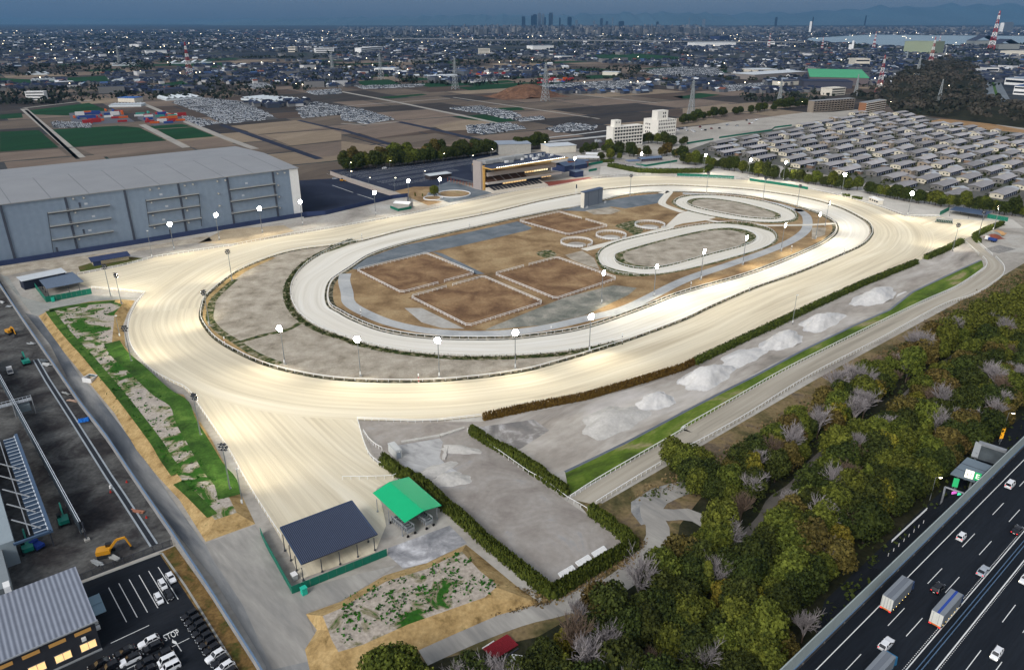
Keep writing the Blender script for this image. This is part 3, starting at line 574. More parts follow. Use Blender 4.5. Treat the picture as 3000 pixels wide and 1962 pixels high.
CLAD = ribbed('grey_cladding', lin(116, 132, 150), lin(119, 135, 153), 4.0, .6, 0, .04)
# ---- the big warehouse on the left
wp1 = at('D', 2112, 548); wd = (wp1 - at('D', 0, 892)).normalized(); wp0 = wp1 - wd * 260
WH, wl_ = building('warehouse', 'huge grey flat walled warehouse beside the home straight with rows of wall ledges', 'warehouse', wp0, wp1)
HW = 34.0; DW = 125.0
def wx(px, py):                                   # image pixel on the front wall -> local (x, z)
 o = IMAGE_CROPS['D']; X = o[0] + px/o[2]; Y = o[1] + py/o[2]; dx = (X-1500)/FOCAL; dy = (981-Y)/FOCAL
 ray = Vector((dx, cp + dy*sp, dy*cp - sp)); nrm = Vector((-wd.y, wd.x, 0)); t = ((wp0 - Vector((0, 0, CAM_H))).dot(nrm)) / ray.dot(nrm)
 p = Vector((0, 0, CAM_H)) + ray*t; return (p - wp0).dot(wd), p.z
b = MB(); b.prism([(0, 0), (wl_ - 6.5, 0), (wl_ - 6.5, DW), (0, DW)], 0, HW); b.build('wall', CLAD, WH)
b = MB(); b.prism([(wl_ - 6.5, -.05), (wl_, -.05), (wl_, 3), (wl_ - 6.5, 3)], 0, HW); b.build('white_wall_panel', WHITE, WH)
b = MB(); b.prism([(wl_ - 6.5, 3), (wl_, 3), (wl_, DW), (wl_ - 6.5, DW)], 0, HW); b.build('end_wall', NAVY, WH)
b = MB(); b.slab([(-1, -.7, HW + .5), (wl_ + .6, -.7, HW + .5), (wl_ + .6, DW*.5, HW + 3), (-1, DW*.5, HW + 3)], .5); b.slab([(-1, DW*.5, HW + 3), (wl_ + .6, DW*.5, HW + 3), (wl_ + .6, DW + .7, HW + .5), (-1, DW + .7, HW + .5)], .5)
rf_ = b.build('roof', ROOF_GREY, WH)
for k in range(12):
 x = wl_ - 12 - k*20.5; b = MB(); b.bar((x, -.4, HW + .56), (x, DW*.5, HW + 3.06), .35, .08); b.build('roof_seam', mat('roof_seam', lin(112, 116, 120), var=.05), rf_)
for px in ((15, 470, 90, 865), (467, 420, 525, 790), (880, 375, 925, 725), (1252, 335, 1290, 665), (1595, 290, 1620, 610), (1908, 245, 1930, 550)):
 x, _ = wx((px[0] + px[2])/2, (px[1] + px[3])/2); b = MB(); b.box((x, -.25, HW/2), (1.3, .5, HW)); b.build('downpipe', TRIM_DARK, WH)
led = MB(); 
for a0, a1 in (((330, 528), (765, 482)), ((345, 622), (775, 573)), ((360, 718), (790, 660)), ((1015, 442), (1385, 402)), ((1025, 527), (1392, 485)), ((1035, 618), (1402, 570)), ((1600, 370), (1915, 330)), ((1605, 452), (1925, 408)), ((1612, 535), (1930, 488))):
 x0, z0 = wx(*a0); x1, z1 = wx(*a1); z = (z0 + z1)/2; b = MB()
 b.box(((x0+x1)/2, -.9, z), (x1-x0, 1.8, .45)); b.bar((x0, -1.75, z + 1.2), (x1, -1.75, z + 1.2), .12); b.box(((x0+x1)/2, -.06, z - .7), (x1-x0, .1, 1.0), m=1)
 n_ = int((x1-x0)/3)
 for k in range(n_ + 1): xx = x0 + (x1-x0)*k/n_; b.bar((xx, -1.75, z), (xx, -1.75, z + 1.2), .1)
 b.build('wall_ledge', [mat('ledge_grey', lin(148, 150, 148), var=.06), TRIM_DARK], WH)
for p in ((330, 528, 372, 810), (1015, 440, 1040, 620), (1385, 402, 1405, 625)):
 x0, z0 = wx(p[0], p[1]); x1, z1 = wx(p[2], p[3]); b = MB(); b.bar((x0, -.5, z0), (x1, -.5, max(.5, z1)), .3); b.build('ladder', STEEL_DARK, WH)
for px, py in ((508, 432), (580, 425), (523, 527), (538, 620), (550, 712), (1044, 369), (1105, 360), (1285, 340), (1342, 331), (1053, 458), (1064, 547), (1075, 633), (1295, 427), (1303, 513), (1313, 597), (1512, 310), (1568, 304), (1521, 396), (1528, 480), (1932, 257), (1982, 251), (1938, 338), (1944, 418), (1949, 496)):
 x, z = wx(px, py); b = MB(); b.tube((x, 0, z), (x, -.9, z - .3), .75, .75, 10); b.tube((x, -.9, z - .32), (x, -.98, z - .38), .5, .4, 10, 1); b.build('wall_vent', [STEEL, WHITE], WH)
for px, py in ((600, 470), (652, 557), (627, 655), (1122, 405), (1163, 487), (1142, 580), (1718, 327), (1695, 412)):
 x, z = wx(px, py); b = MB(); b.box((x, -.08, z), (1.8, .12, 1.2)); b.build('wall_plate', mat('pale_plate', lin(178, 184, 192), var=0), WH)
for px, py in ((398, 790), (585, 665), (557, 480), (1186, 665)):
 x, z = wx(px, py); b = MB(); b.box((x, -.1, z), (1.1, .16, 3.2)); b.build('door', TRIM_DARK, WH)
b = MB()
P = pts(0, ('D',(-300,960),(0,905),(910,760),(2140,555)), ('P2',(-30,1000),(910,775),(1118,750),(1118,830)))
for p, q in zip(P, P[1:]):
 b.bar((p.x, p.y, 1.6), (q.x, q.y, 1.6), .3, 3.2)
o = tag(b.build('boundary_wall', NAVY), 'long navy blue panel wall at the foot of the grey warehouse', 'wall')

# ---- concrete wall along the haul road
P = resample(pts(0, ('Q1',(-200,-150),(0,190),(330,690),(770,1340)), ('Q2',(1120,520),(1500,1010),(1840,1523)), ('J',(1200,410),(1470,820),(1800,1338),(1950,1600))), step=4)
wc = thing('concrete_wall', 'long concrete panel wall between the haul road and the building site', 'wall', P[0])
cap = MB(P[0]); pan = MB(P[0])
for i, (p, q) in enumerate(zip(P, P[1:])):
 pan.bar(p.lerp(q, .006) + Vector((0, 0, 1.35)), p.lerp(q, .994) + Vector((0, 0, 1.35)), .35, 2.7); cap.bar(p + Vector((0, 0, 2.78)), q + Vector((0, 0, 2.78)), .42, .16)
pan.build('wall_panel', mat('wall_concrete', lin(146, 146, 146), var=.16, scale=.25), wc); cap.build('cap', mat('blue_grey_cap', lin(96, 118, 142), var=.05), wc)

# ---- grandstand
gu = (at('E', 1200, 385) - at('E', 0, 630)).normalized(); gy = math.atan2(gu.y, gu.x); GP = at('P1', 250, 748)
gy -= R(6.9)
ST = thing('grandstand', 'long cream grandstand with gold framed roof and lit windows facing the home straight', 'grandstand', (GP.x, GP.y, .15), gy)
GL = 80.0
TAUPE = mat('taupe_render', lin(158, 150, 146), var=.04, scale=.2); GOLD = mat('gold_trim', lin(206, 164, 92), var=.06, rough=.5); DECK = mat('roof_deck', lin(54, 64, 84), var=.1, scale=.2)
BROWN_SEAT = mat('brown_seating', lin(84, 62, 48), var=.25, scale=2)
b = MB(); b.prism([(-1.6, -.8), (.2, -.8), (.2, 11), (-1.6, 11)], 0, 23.5); b.build('end_tower', TAUPE, ST)
b = MB(); b.box((1.2, -1.2, 10.2), (2.0, 1.0, 20.4)); b.build('gold_pillar', GOLD, ST)
b = MB(); b.prism([(.3, 6), (GL, 6), (GL, 14), (.3, 14)], 0, 18.5); b.build('wall', TAUPE, ST)
b = MB(); b.slab([(0, -14, 19.6), (GL + 3, -14, 20.8), (GL + 3, 14.5, 20.4), (0, 14.5, 20.0)], .9, 0, 1); rfp = b.build('roof', [GOLD, DECK], ST)
b = MB(); b.bar((.2, 14.2, 21.2), (GL, 14.2, 21.2), .3, 2.0); b.build('parapet', BLUE_ROOF, rfp)
for k in range(34):
 x = 6 + k*2.2; b = MB(); b.box((x, -13.9, 20.0 + x*.0148), (.75, .4, .55)); b.build('eave_lamp', mat('eave_lamp_light', lin(255, 250, 235), emit=(1, .93, .78), estr=3.2), rfp)
for x, y, sx, sy, sz in ((9, 4, 8, 5, 3.0), (18, 6, 8, 6, 2.8), (29, 5, 13, 6, 3.6), (43, 7, 10, 6, 3.4), (7, 9, 6, 4, 2.2)):
 b = MB(); b.box((x, y, 20.5 + sz/2), (sx, sy, sz)); b.build('plant_room', mat('plant_grey', lin(150, 152, 152), var=.08, scale=.5), rfp)
rp = random.Random(3)
for k in range(16):
 b = MB(); x = 6 + rp.random()*74; y = -4 + rp.random()*14; b.box((x, y, 21.1), (1.5 + rp.random()*2.2, 1.4, 1 + rp.random()*1.4)); b.build('roof_unit', WHITE if k % 3 else STEEL, rfp)
for k in range(5):
 b = MB(); x = 56 + k*4.5; b.bar((x, 3, 21.3), (x + 3.5, 8, 22.2), .5); b.bar((x, 8, 20.8), (x, 8, 23), .3); b.build('roof_duct', STEEL, rfp)
b = MB(); b.box((GL/2 + 2, 5.9, 16.2), (GL - 6, .3, 3.2)); gl = b.build('glazed_front', mat('warm_glass_dim', lin(96, 80, 48), emit=(.8, .55, .2), estr=.18, var=.3, scale=.3, rough=.2), ST)
for k in range(7):
 b = MB(); b.box((25 + k*2.6, 5.7, 16.4), (2.2, .1, 2.6)); b.build('lit_window', LIT_PALE, ST)
for k in range(9):
 b = MB(); b.box((60 + k*2.6, 5.7, 16.4), (2.2, .1, 2.6)); b.build('lit_window', LIT_PALE, ST)
b = MB(); b.prism([(4, -2.5), (GL - 1, -2.5), (GL - 1, 5.7), (4, 5.7)], 11.0, 14.4); b.build('upper_balcony', TAUPE, ST)
b = MB(); b.box((4 + 3.5, 1.2, 15.4), (6.8, 7.2, 1.8)); b.build('corner_window', DARK_GLASS, ST)
b = MB()
for k in range(6): b.prism([(4, -4.6 + k*1.7), (GL*.56, -4.6 + k*1.7), (GL*.56, 5.8), (4, 5.8)], 6.4 + k*.62, 6.95 + k*.62)
b.build('stand_terrace', BROWN_SEAT, ST)
for k in range(5):
 b = MB(); x = 12 + k*8.6; b.bar((x, -4.6, 7.1), (x, 3.5, 10.0), .7, .12); b.build('aisle', TAUPE, ST)
b = MB(); b.prism([(2, -5.6), (GL + 3, -5.6), (GL + 3, -5.1), (2, -5.1)], 4.9, 6.9); b.prism([(2, -5.1), (GL + 3, -5.1), (GL + 3, 6), (2, 6)], 4.9, 6.3); b.build('lower_balcony', mat('pale_render', lin(180, 174, 168), var=.04, scale=.3), ST)
b = MB(); b.box((GL*.78, 5.6, 9.2), (GL*.38, .2, 4)); b.build('glazed_front', DARK_GLASS, ST)
for k in range(10):
 b = MB(); b.box((GL*.63 + k*2.7, 5.4, 9.2), (2.1, .1, 3)); b.build('lit_window', LIT_PALE if k > 3 else LIT_WARM, ST)
b = MB(); b.box((GL/2, 5.8, 2.5), (GL - 6, .3, 4.6)); b.build('ground_floor_front', NAVY, ST)
for k in range(9):
 b = MB(); b.box((27 + k*2.9, 5.5, 2.6), (2.5, .1, 3.4)); b.build('lit_window', LIT_WARM, ST)
for k in range(4):
 b = MB(); b.box((70 + k*2.9, 5.5, 2.6), (2.3, .1, 2.4)); b.build('lit_window', LIT_WARM, ST)
for k in range(13):
 b = MB(); x = 3.5 + k*4.1; b.add([(x, -12.5, 1.4), (x + 3, -12.5, 1.4), (x + 3, -5, 3.3), (x, -5, 3.3), (x, -12.5, -.1), (x + 3, -12.5, -.1), (x + 3, -5, -.1), (x, -5, -.1)], [(0,1,2,3), (0,4,5,1), (1,5,6,2), (2,6,7,3), (3,7,4,0)]); b.build('seat_block', mat('seat_dark', lin(40, 42, 48), var=.4, scale=3), ST)
b = MB(); b.prism([(0, -17), (58, -17), (58, -5), (0, -5)], [-.1]*4, [.25, .25, 2.7, 2.7]); b.build('terrace_steps', mat('concrete_apron', (0, 0, 0, 1)), ST)

# ---- simple block buildings with window grids
def block(name, label, cat, p0, p1, depth, h, wall, roof=None, group=None, parapet=.6, L=None):
 e, l = building(name, label, cat, p0, p1, group, L); b = MB(); b.prism([(0, 0), (l, 0), (l, depth), (0, depth)], -.1, h); b.build('wall', wall, e)
 b = MB(); b.box((l/2, depth/2, h + .15), (l - .5, depth - .5, .3)); 
 for a0, a1 in (((0, 0), (l, 0)), ((l, 0), (l, depth)), ((l, depth), (0, depth)), ((0, depth), (0, 0))): b.bar((a0[0], a0[1], h + parapet/2), (a1[0], a1[1], h + parapet/2), .3, parapet)
 b.build('roof', roof or wall, e); return e, l
_wm = {}
def windows(e, x0, x1, n, zs, y, w, h, m=DARK_GLASS, axis='x', name='window', thick=.12):
 key = (w, h, axis, thick)
 if key not in _wm:
  b = MB(); b.box((0, 0, 0), (w, thick, h) if axis == 'x' else (thick, w, h)); o = b.build(name, m, None); _wm[key] = o.data; bpy.data.objects.remove(o)
 for z in zs:
  for k in range(n):
   t = x0 + (x1 - x0)*(k + .5)/n; o = link(bpy.data.objects.new(name, _wm[key])); o.parent = e; o.location = (t, y, z) if axis == 'x' else (y, t, z)
   if o.data.materials[0] != m: remat(o, m)
OFFW = mat('off_white_wall', lin(222, 218, 208), var=.04, scale=.2)
p0 = at('P3', 160, 545); p1 = at('P3', 578, 502)
e, l = block('dormitory_block', 'white six storey block with balcony rows behind the trees', 'building', p0, p1, 12, 22, OFFW)
windows(e, 2, l - 1, 10, [3.6*k + 3.2 for k in range(6)], -.02, l/10*.62, 2.0)
for k in range(6):
 b = MB(); b.box((l/2 + .5, -.55, 3.6*k + 1.6), (l - 3, 1.0, 1.1)); b.build('balcony', OFFW, e)
b = MB(); b.prism([(4, 3), (13, 3), (13, 10), (4, 10)], 22, 29.5); b.build('roof_tower', OFFW, e); windows(e, 5, 12, 2, [27], 2.95, 1, 1.6)
p0 = at('P3', 785, 402); d2 = Vector((.846, .533, 0))
e, l = block('office_block', 'white five storey block with punched windows and a square roof tower', 'building', p0, p0 + d2*30, 26, 20, OFFW)
windows(e, 1, l - 1, 10, [3.0 + 4.2*k for k in range(5)], -.02, 1.3, 2.2)
windows(e, 13, 23, 3, [5.5 + 4.6*k for k in range(3)], -.02, 1.5, 2.0, axis='y')
b = MB(); b.prism([(2, 4), (19, 4), (19, 14), (2, 14)], 20, 31); b.build('roof_tower', OFFW, e); windows(e, 10, 16, 2, [24, 28], 3.95, 1.4, 2.4)
APB = mat('brown_brick', lin(136, 96, 70), var=.12, scale=.3); APG = mat('grey_brown_wall', lin(132, 122, 110), var=.1, scale=.3)
for lab, c0, c1, n, wl2, hh in (('long grey brown five storey apartment slab beyond the gravel lot', (905, 787), (1190, 765), 14, APG, 17), ('shorter brick end apartment slab beside the wooded hill', (1270, 790), (1405, 765), 9, APB, 15)):
 e, l = block('apartment_block', lab, 'apartment building', at('C', *c0), at('C', *c1), 11, hh, wl2, ROOF_GREY, 'apartment blocks beyond the gravel lot', .5)
 for k in range(5):
  b = MB(); b.box((l/2, -.6, 3.2*k + 1.5), (l - .6, 1.2, 1.0)); b.build('balcony', APG if wl2 is APG else CREAM, e)
 windows(e, .5, l - .5, n, [3.2*k + 2.9 for k in range(5) if 3.2*k + 3.6 < hh], -.02, l/n*.6, 1.5)

# ---- open shelters: roof plate on posts
def shelter(name, label, roof_pts, mroof, post_pts, zr=None, mpost=None, th=.18, ridge=None, cat='shelter'):
 o = roof_pts[0]; e = thing(name, label, cat, (o[0], o[1], .2)); org = Vector((o[0], o[1], .2))
 b = MB(org)
 if ridge: a, bb, c, d = roof_pts; r0, r1 = ridge; b.slab([a, bb, r1, r0], th); b.slab([r0, r1, c, d], th)
 else: b.slab(roof_pts, th)
 if mroof.name == 'dark_corrugated_roof':
  for k in range(44): t = (k + .5)/44; b.bar(roof_pts[0].lerp(roof_pts[1], t) + Vector((0, 0, .05)), roof_pts[3].lerp(roof_pts[2], t) + Vector((0, 0, .05)), .17, .14, 1)
 b.build('roof', [mroof, mat('roof_rib_blue', lin(78, 88, 110), var=.05)], e)
 for p, z in post_pts:
  k = MB(org); k.tube((p.x, p.y, .15), (p.x, p.y, z), .14, .12, 8); k.box((p.x, p.y, .3), (.5, .5, .3)); k.build('post', mpost or STEEL_DARK, e)
 return e
CORR = mat('dark_corrugated_roof', lin(34, 40, 56), var=.08, rough=.5)
z = 4.6
s1 = shelter('horse_shelter', 'open shelter with dark corrugated roof behind the green board fence', [at('Q5', 405, 1140, z), at('Q5', 1265, 800, z), at('Q5', 975, 415, z + 1.2), at('Q5', 160, 720, z + 1.2)], CORR,
 [(at('Q5', *p), zz) for p, zz in (((425, 1330), 4.3), ((640, 1230), 4.3), ((845, 1145), 4.3), ((1048, 1060), 4.3), ((1240, 985), 4.3), ((350, 1215), 4.9), ((285, 1100), 5.2), ((215, 990), 5.6), ((1165, 890), 5.0), ((1105, 800), 5.2))])
b = MB(at('Q5', 405, 1140, z)); 
for q in ([at('Q5', 405, 1140, z), at('Q5', 160, 720, z + 1.2)], [at('Q5', 1265, 800, z), at('Q5', 975, 415, z + 1.2)], [at('Q5', 160, 720, z + 1.2), at('Q5', 975, 415, z + 1.2)]): b.bar(q[0], q[1], .35, .35)
o = b.build('roof_trim', mat('roof_trim_blue', lin(52, 68, 92), var=.05), s1); o.location = at('Q5', 405, 1140, z) - Vector(s1.location)
z = 4.7
GREEN_ROOF = mat('bright_green_roof', lin(14, 170, 112), var=.03, scale=.4, rough=.5)
s2 = shelter('starting_gate_shed', 'open shed with bright green gable roof sheltering starting gates', [at('Q5', 1580, 660, z), at('Q5', 1215, 322, z), at('Q5', 1625, 140, z), at('Q5', 2000, 465, z)], GREEN_ROOF,
 [(at('Q5', *p), 4.6) for p in ((1555, 820), (1405, 680), (1270, 545), (1950, 625), (1760, 480))], z, ridge=(at('Q5', 1795, 525, z + 1.5), at('Q5', 1405, 196, z + 1.5)), mpost=STEEL)
def starting_gate(loc, rz, label, n=5):
 e = thing('starting_gate', label, 'starting gate', loc, rz, 'starting gates'); b = MB()
 for k in range(n + 1): b.bar((k*1.1, 0, .5), (k*1.1, 0, 2.9), .12); b.bar((k*1.1, 2.4, .5), (k*1.1, 2.4, 2.9), .12); b.bar((k*1.1, 0, 1.6), (k*1.1, 2.4, 1.6), .5, .9)
 b.bar((0, 0, 2.9), (n*1.1, 0, 2.9), .35, .35); b.bar((0, 2.4, 2.9), (n*1.1, 2.4, 2.9), .3, .3); b.build('frame', STEEL, e)
 for x in (-.4, n*1.1 + .4):
  for y in (0, 2.4): k = MB(); k.tube((x - .12, y, .42), (x + .12, y, .42), .42, .42, 12); k.build('wheel', mat('tyre_black', lin(24, 24, 26), var=.1), e)
 for k in range(n): q = MB(); q.box((k*1.1 + .55, -.05, 1.5), (.9, .1, 1.8)); q.build('stall_door', mat('dark_green_paint', lin(40, 62, 52), var=.1), e)
 return e
p = at('Q5', 1690, 790); starting_gate((p.x, p.y, .2), YAW + R(92), 'green and steel starting gate parked at the left side of the green roofed shed', 7)
p = at('Q5', 1900, 700); starting_gate((p.x, p.y, .2), YAW + R(92), 'green and steel starting gate parked at the right side of the green roofed shed', 7)
p = at('P5', 1150, 490); q = at('P5', 1440, 520); sg = starting_gate((p.x, p.y, .3), math.atan2(q.y - p.y, q.x - p.x), 'white starting gate standing on the sand before the blue roofed shelter', 9)
def boards(P, h, label, m=GREEN_BOARD, th=.12, step=2.4, z=.2, name='board_fence', panel=True):
 e = thing(name, label, 'fence', (P[0].x, P[0].y, z)); org = Vector(e.location); Q = []
 for a, c in zip(P, P[1:]):
  r = resample([a, c], step=step)
  for p, q in zip(r, r[1:]):
   b = MB(org); b.bar(p.lerp(q, .012) + Vector((0, 0, z + h/2)), p.lerp(q, .988) + Vector((0, 0, z + h/2)), th, h); b.build('panel', m, e)
 return e
boards(pts(0, ('Q5',(-60,800),(0,940),(300,1480),(1380,1045))), 2.3, 'green board fence round the dark roofed shelter at the chute end')
boards(pts(0, ('Q1',(500,215),(650,412),(1285,292))), 3.0, 'green board fence round the grey roofed shelter by the concrete wall')
boards(pts(0, ('F',(-40,278),(100,283),(357,298))), 2.6, 'long green board screen behind the far bend rail, left piece')
boards(pts(0, ('F',(465,310),(660,338),(820,362),(872,372))), 2.2, 'green board screen behind the far bend rail, right piece')
boards(pts(0, ('P5',(1200,390),(1330,325))), 3.0, 'short green board fence at the left of the blue roofed shelter')
boards(pts(0, ('P5',(1860,425),(2150,475))), 3.0, 'green board fence at the right of the blue roofed shelter')
boards(pts(0, ('P3',(490,790),(630,805),(1065,735))), 2.0, 'green board fence before the long stable hut')
boards(pts(0, ('P3',(1200,490),(1570,430))), 2.0, 'teal screen fence along the gravel lot, near the barns'); boards(pts(0, ('P3',(1650,410),(2380,305)), ('C',(640,895),(760,880))), 2.0, 'long teal screen fence between gravel lot and barns', step=6)
boards(pts(0, ('P1',(1730,410),(1930,375))), 2.4, 'green board fence under the pale canopies beside the grandstand'); boards(pts(0, ('P1',(1735,495),(1850,475))), 2.2, 'small green board fence beside the navy kiosk')
z = 3.8
shelter('horse_shelter', 'open shelter with flat slate blue roof beside the concrete wall', [at('D', 325, 1062, z), at('D', 585, 1010, z), at('D', 505, 942, z + .4), at('D', 268, 996, z + .4)], mat('slate_roof', lin(92, 106, 124), var=.06, scale=.5),
 [(at('Q1', *p), 3.7) for p in ((680, 320), (970, 265), (1115, 245), (600, 230), (640, 270))])
e, l = building('storage_shed', 'long dark walled shed with white roof behind the slate roofed shelter', 'shed', at('Q1', 350, 240), at('Q1', 1000, 100)); HH = 5.2
b = MB(); b.prism([(0, 0), (l*.9, 0), (l*.9, 7), (0, 7)], 0, HH); b.build('wall', mat('shed_dark', lin(34, 40, 56), var=.1), e); b = MB(); b.slab([(-.8, -.8, HH + .1), (l*.93, -.8, HH + .1), (l*.93, 8, HH + .5), (-.8, 8, HH + .5)], .2); b.build('roof', mat('pale_roof', lin(186, 192, 196), var=.06), e)
e, l = building('viewing_shed', 'low navy roofed shed with white frames beside the outer rail', 'shed', at('D', 655, 905), at('D', 905, 862)); b = MB(); b.prism([(0, 1), (l, 1), (l, 6), (0, 6)], 0, 2.6); b.build('wall', mat('cream_slats', lin(168, 158, 136), var=.4, scale=2), e)
b = MB(); b.slab([(-1, -1, 2.9), (l + .8, -1, 2.9), (l + .8, 6.6, 3.9), (-1, 6.6, 3.9)], .2); b.build('roof', NAVY, e)
b = MB(); b.prism([(0, -.4), (4, -.4), (4, 1), (0, 1)], 0, 2.5); b.build('side_panel', NAVY, e)
z = 3.8
shelter('horse_shelter', 'open shelter with blue flat roof at the end of the right chute', [at('P5', 1335, 305, z), at('P5', 1840, 385, z), at('P5', 1940, 335, z), at('P5', 1430, 262, z)], BLUE_ROOF,
 [(at('P5', *p), 3.6) for p in ((1340, 395), (1600, 430), (1805, 460), (1895, 400), (1490, 355), (1725, 400))])
e, l = block('judge_booth', 'small cream booth on the apron behind the bend rail', 'booth', at('P5', 208, 190), at('P5', 345, 240), 4, 3.2, CREAM, WHITE); windows(e, .6, l - .6, 4, [1.9], -.03, l/4*.6, 1.2)
# video board
p0 = at('P1', 1670, 1008); p1 = at('P1', 1925, 938)
e, l = building('video_board', 'tall grey video board turned away beside the inner track', 'screen', p0, p1); VB = mat('board_grey', lin(112, 120, 130), var=.05, scale=.4)
b = MB(); b.prism([(0, 0), (l, 0), (l, 3.4), (0, 3.4)], .4, 12); b.build('case', VB, e); b = MB(); b.prism([(-.06, .05), (0, .05), (0, 3.4), (-.06, 3.4)], .4, 12); b.build('side_wall', CREAM, e)
b = MB(); b.slab([(-.4, -.3, 12.3), (l + .4, -.3, 12.3), (l + .4, 3.8, 12.6), (-.4, 3.8, 12.6)], .25); b.build('roof', BLUE_ROOF, e)
b = MB(); b.prism([(-.3, -.3), (l + .3, -.3), (l + .3, 3.6), (-.3, 3.6)], -.1, .45); b.build('plinth', CONC, e)
for x in (l*.22, l*.76): b = MB(); b.box((x, -.03, 6.2), (.2, .1, 11.4)); b.build('panel_joint', TRIM_DARK, e)
for x in (.3, l + .3):
 g2 = MB()
 for k in range(4): g2.bar((x + k*.8, -1.6, 0), (x + k*.8, -1.6, 2), .12)
 for zz in (.2, 1.1, 2): g2.bar((x, -1.6, zz), (x + 2.4, -1.6, zz), .12)
 g2.build('base_gate', WHITE, e)
# finishing post
p = at('E', 1638, 412); e = thing('finish_post', 'white mirrored finishing post at the inner rail opposite the stand', 'post', (p.x, p.y, .3))
b = MB(); b.bar((-.5, 0, 0), (-.5, 0, 9), .18); b.bar((.5, 0, 0), (.5, 0, 9), .18); b.build('frame', WHITE, e); b = MB(); b.box((0, 0, 7.2), (1, .2, 3.2)); b.build('mirror', DARK_GLASS, e)
# huts and kiosks round the stand
def hut(name, label, c, a0, a1, depth, h, wall, roof, nwin=0, cat='hut', gable=False, over=.5, group=None):
 e, l = building(name, label, cat, at(c, *a0), at(c, *a1), group); b = MB(); b.prism([(0, 0), (l, 0), (l, depth), (0, depth)], -.1, h); b.build('wall', wall, e); b = MB()
 if gable: b.slab([(-over, -over, h), (l + over, -over, h), (l + over, depth/2, h + depth*.16), (-over, depth/2, h + depth*.16)], .2); b.slab([(-over, depth/2, h + depth*.16), (l + over, depth/2, h + depth*.16), (l + over, depth + over, h), (-over, depth + over, h)], .2)
 else: b.slab([(-over, -over, h + .25), (l + over, -over, h + .25), (l + over, depth + over, h + .35), (-over, depth + over, h + .35)], .25)
 b.build('roof', roof, e)
 if nwin: windows(e, .4, l - .4, nwin, [h*.55], -.03, l/nwin*.55, h*.42)
 return e, l
PALE_ROOF = MATS['pale_roof']
e, l = hut('weighing_hut', 'white gabled hut on a green board base by the home straight rail', 'P2', (925, 900), (1135, 915), 7, 3.6, CONC, WHITE, 0, gable=True)
boards(pts(0, ('P2',(872,905),(985,950),(1170,915))), 1.9, 'low green board skirt round the white gabled hut')
hut('entrance_gate', 'flat white roofed entrance building with gold edge at the car park', 'P2', (1430, 515), (1725, 475), 9, 3.6, mat('dark_brown_wall', lin(56, 50, 52), var=.1), PALE_ROOF, 0, 'gate building')
for k in range(9):
 pass
hut('stable_hut', 'long blue roofed stable hut with pale bay doors behind the green board fence', 'P3', (560, 740), (855, 715), 8, 3, mat('bay_wall', lin(96, 90, 96), var=.1), mat('steel_blue_roof', lin(96, 112, 136), var=.08), 9, gable=True)
hut('low_shed', 'low grey blue shed beside the left end of the stable hut', 'P3', (390, 770), (560, 760), 8, 2.6, CONC, mat('steel_blue_roof', (0,)*4), 0)
hut('navy_kiosk', 'navy kiosk with grey blue roof at the edge of the red brick paving', 'P1', (1545, 575), (1660, 560), 9, 5, NAVY, BLUE_ROOF, 0)
hut('navy_kiosk', 'navy gabled pavilion with blue roof beyond the red paving', 'P1', (1500, 480), (1715, 440), 12, 4.5, NAVY, BLUE_ROOF, 0, gable=True)
hut('navy_kiosk', 'navy building with large blue roof nearest the grandstand end', 'P1', (1400, 500), (1500, 480), 16, 5.5, NAVY, BLUE_ROOF, 0, gable=True)
hut('brown_barn', 'rust brown walled barn with blue roof behind the navy kiosks', 'P1', (1440, 420), (1720, 430), 10, 5.5, mat('rust_brown_wall', lin(112, 66, 44), var=.2, scale=1), BLUE_ROOF, 0)
hut('stand_annex', 'large pale roofed hall behind the grandstand, left of the white one', 'P1', (480, 250), (930, 235), 26, 10, CONC, mat('grey_blue_sheet', lin(140, 150, 162), var=.05, scale=.1), 0, 'hall')
hut('stand_annex', 'white roofed hall with cream wall behind the far end of the stand', 'P1', (1180, 240), (1560, 215), 22, 7, CREAM, PALE_ROOF, 0, 'hall')
for a, lab in ((('P1', (1570, 295), (1885, 300)), 'white flat canopy over parked gear beside the grandstand'), (('P1', (1690, 250), (1925, 255)), 'second white flat canopy, behind the first beside the grandstand')):
 p0, p1 = at(a[0], *a[1], 5), at(a[0], *a[2], 5); d = (p1 - p0).normalized(); nv = Vector((-d.y, d.x, 0))*14
 shelter('canopy', lab, [p0, p1, p1 + nv, p0 + nv], WHITE, [(p0.lerp(p1, t) + nv*s, 4.8) for t in (.06, .5, .94) for s in (.1, .9)], 5)
for a, lab, w in ((('P3', (190, 740), (560, 800)), 'long pale walkway roof behind the clipped hedge, left piece', 5), (('P3', (580, 820), (1200, 840)), 'long pale walkway roof behind the clipped hedge, middle piece', 5), (('P3', (1190, 840), (1480, 780)), 'long pale walkway roof behind the clipped hedge, right piece', 5)):
 p0, p1 = at(a[0], *a[1], 3), at(a[0], *a[2], 3); d = (p1 - p0).normalized(); nv = Vector((-d.y, d.x, 0))*w
 shelter('walkway_roof', lab, [p0, p1, p1 + nv, p0 + nv], mat('walkway_sheet', lin(140, 136, 134), var=.06), [(p0.lerp(p1, t) + nv*.5, 2.9) for t in (.03, .35, .65, .97)], 3, cat='walkway')
# garden wall beside the car park: buttressed panels
P = pts(0, ('P2',(40,440),(300,545),(700,680),(985,765))); e = thing('panel_wall', 'pale buttressed panel wall between the car park and the navy yard', 'wall', P[0]); org = P[0]
r = resample(P, step=3)
for p, q in zip(r, r[1:]):
 b = MB(org); b.bar(p.lerp(q, .01) + Vector((0, 0, 1.8)), p.lerp(q, .99) + Vector((0, 0, 1.8)), .25, 3.6); b.build('panel', mat('panel_beige', lin(168, 158, 150), var=.08), e)
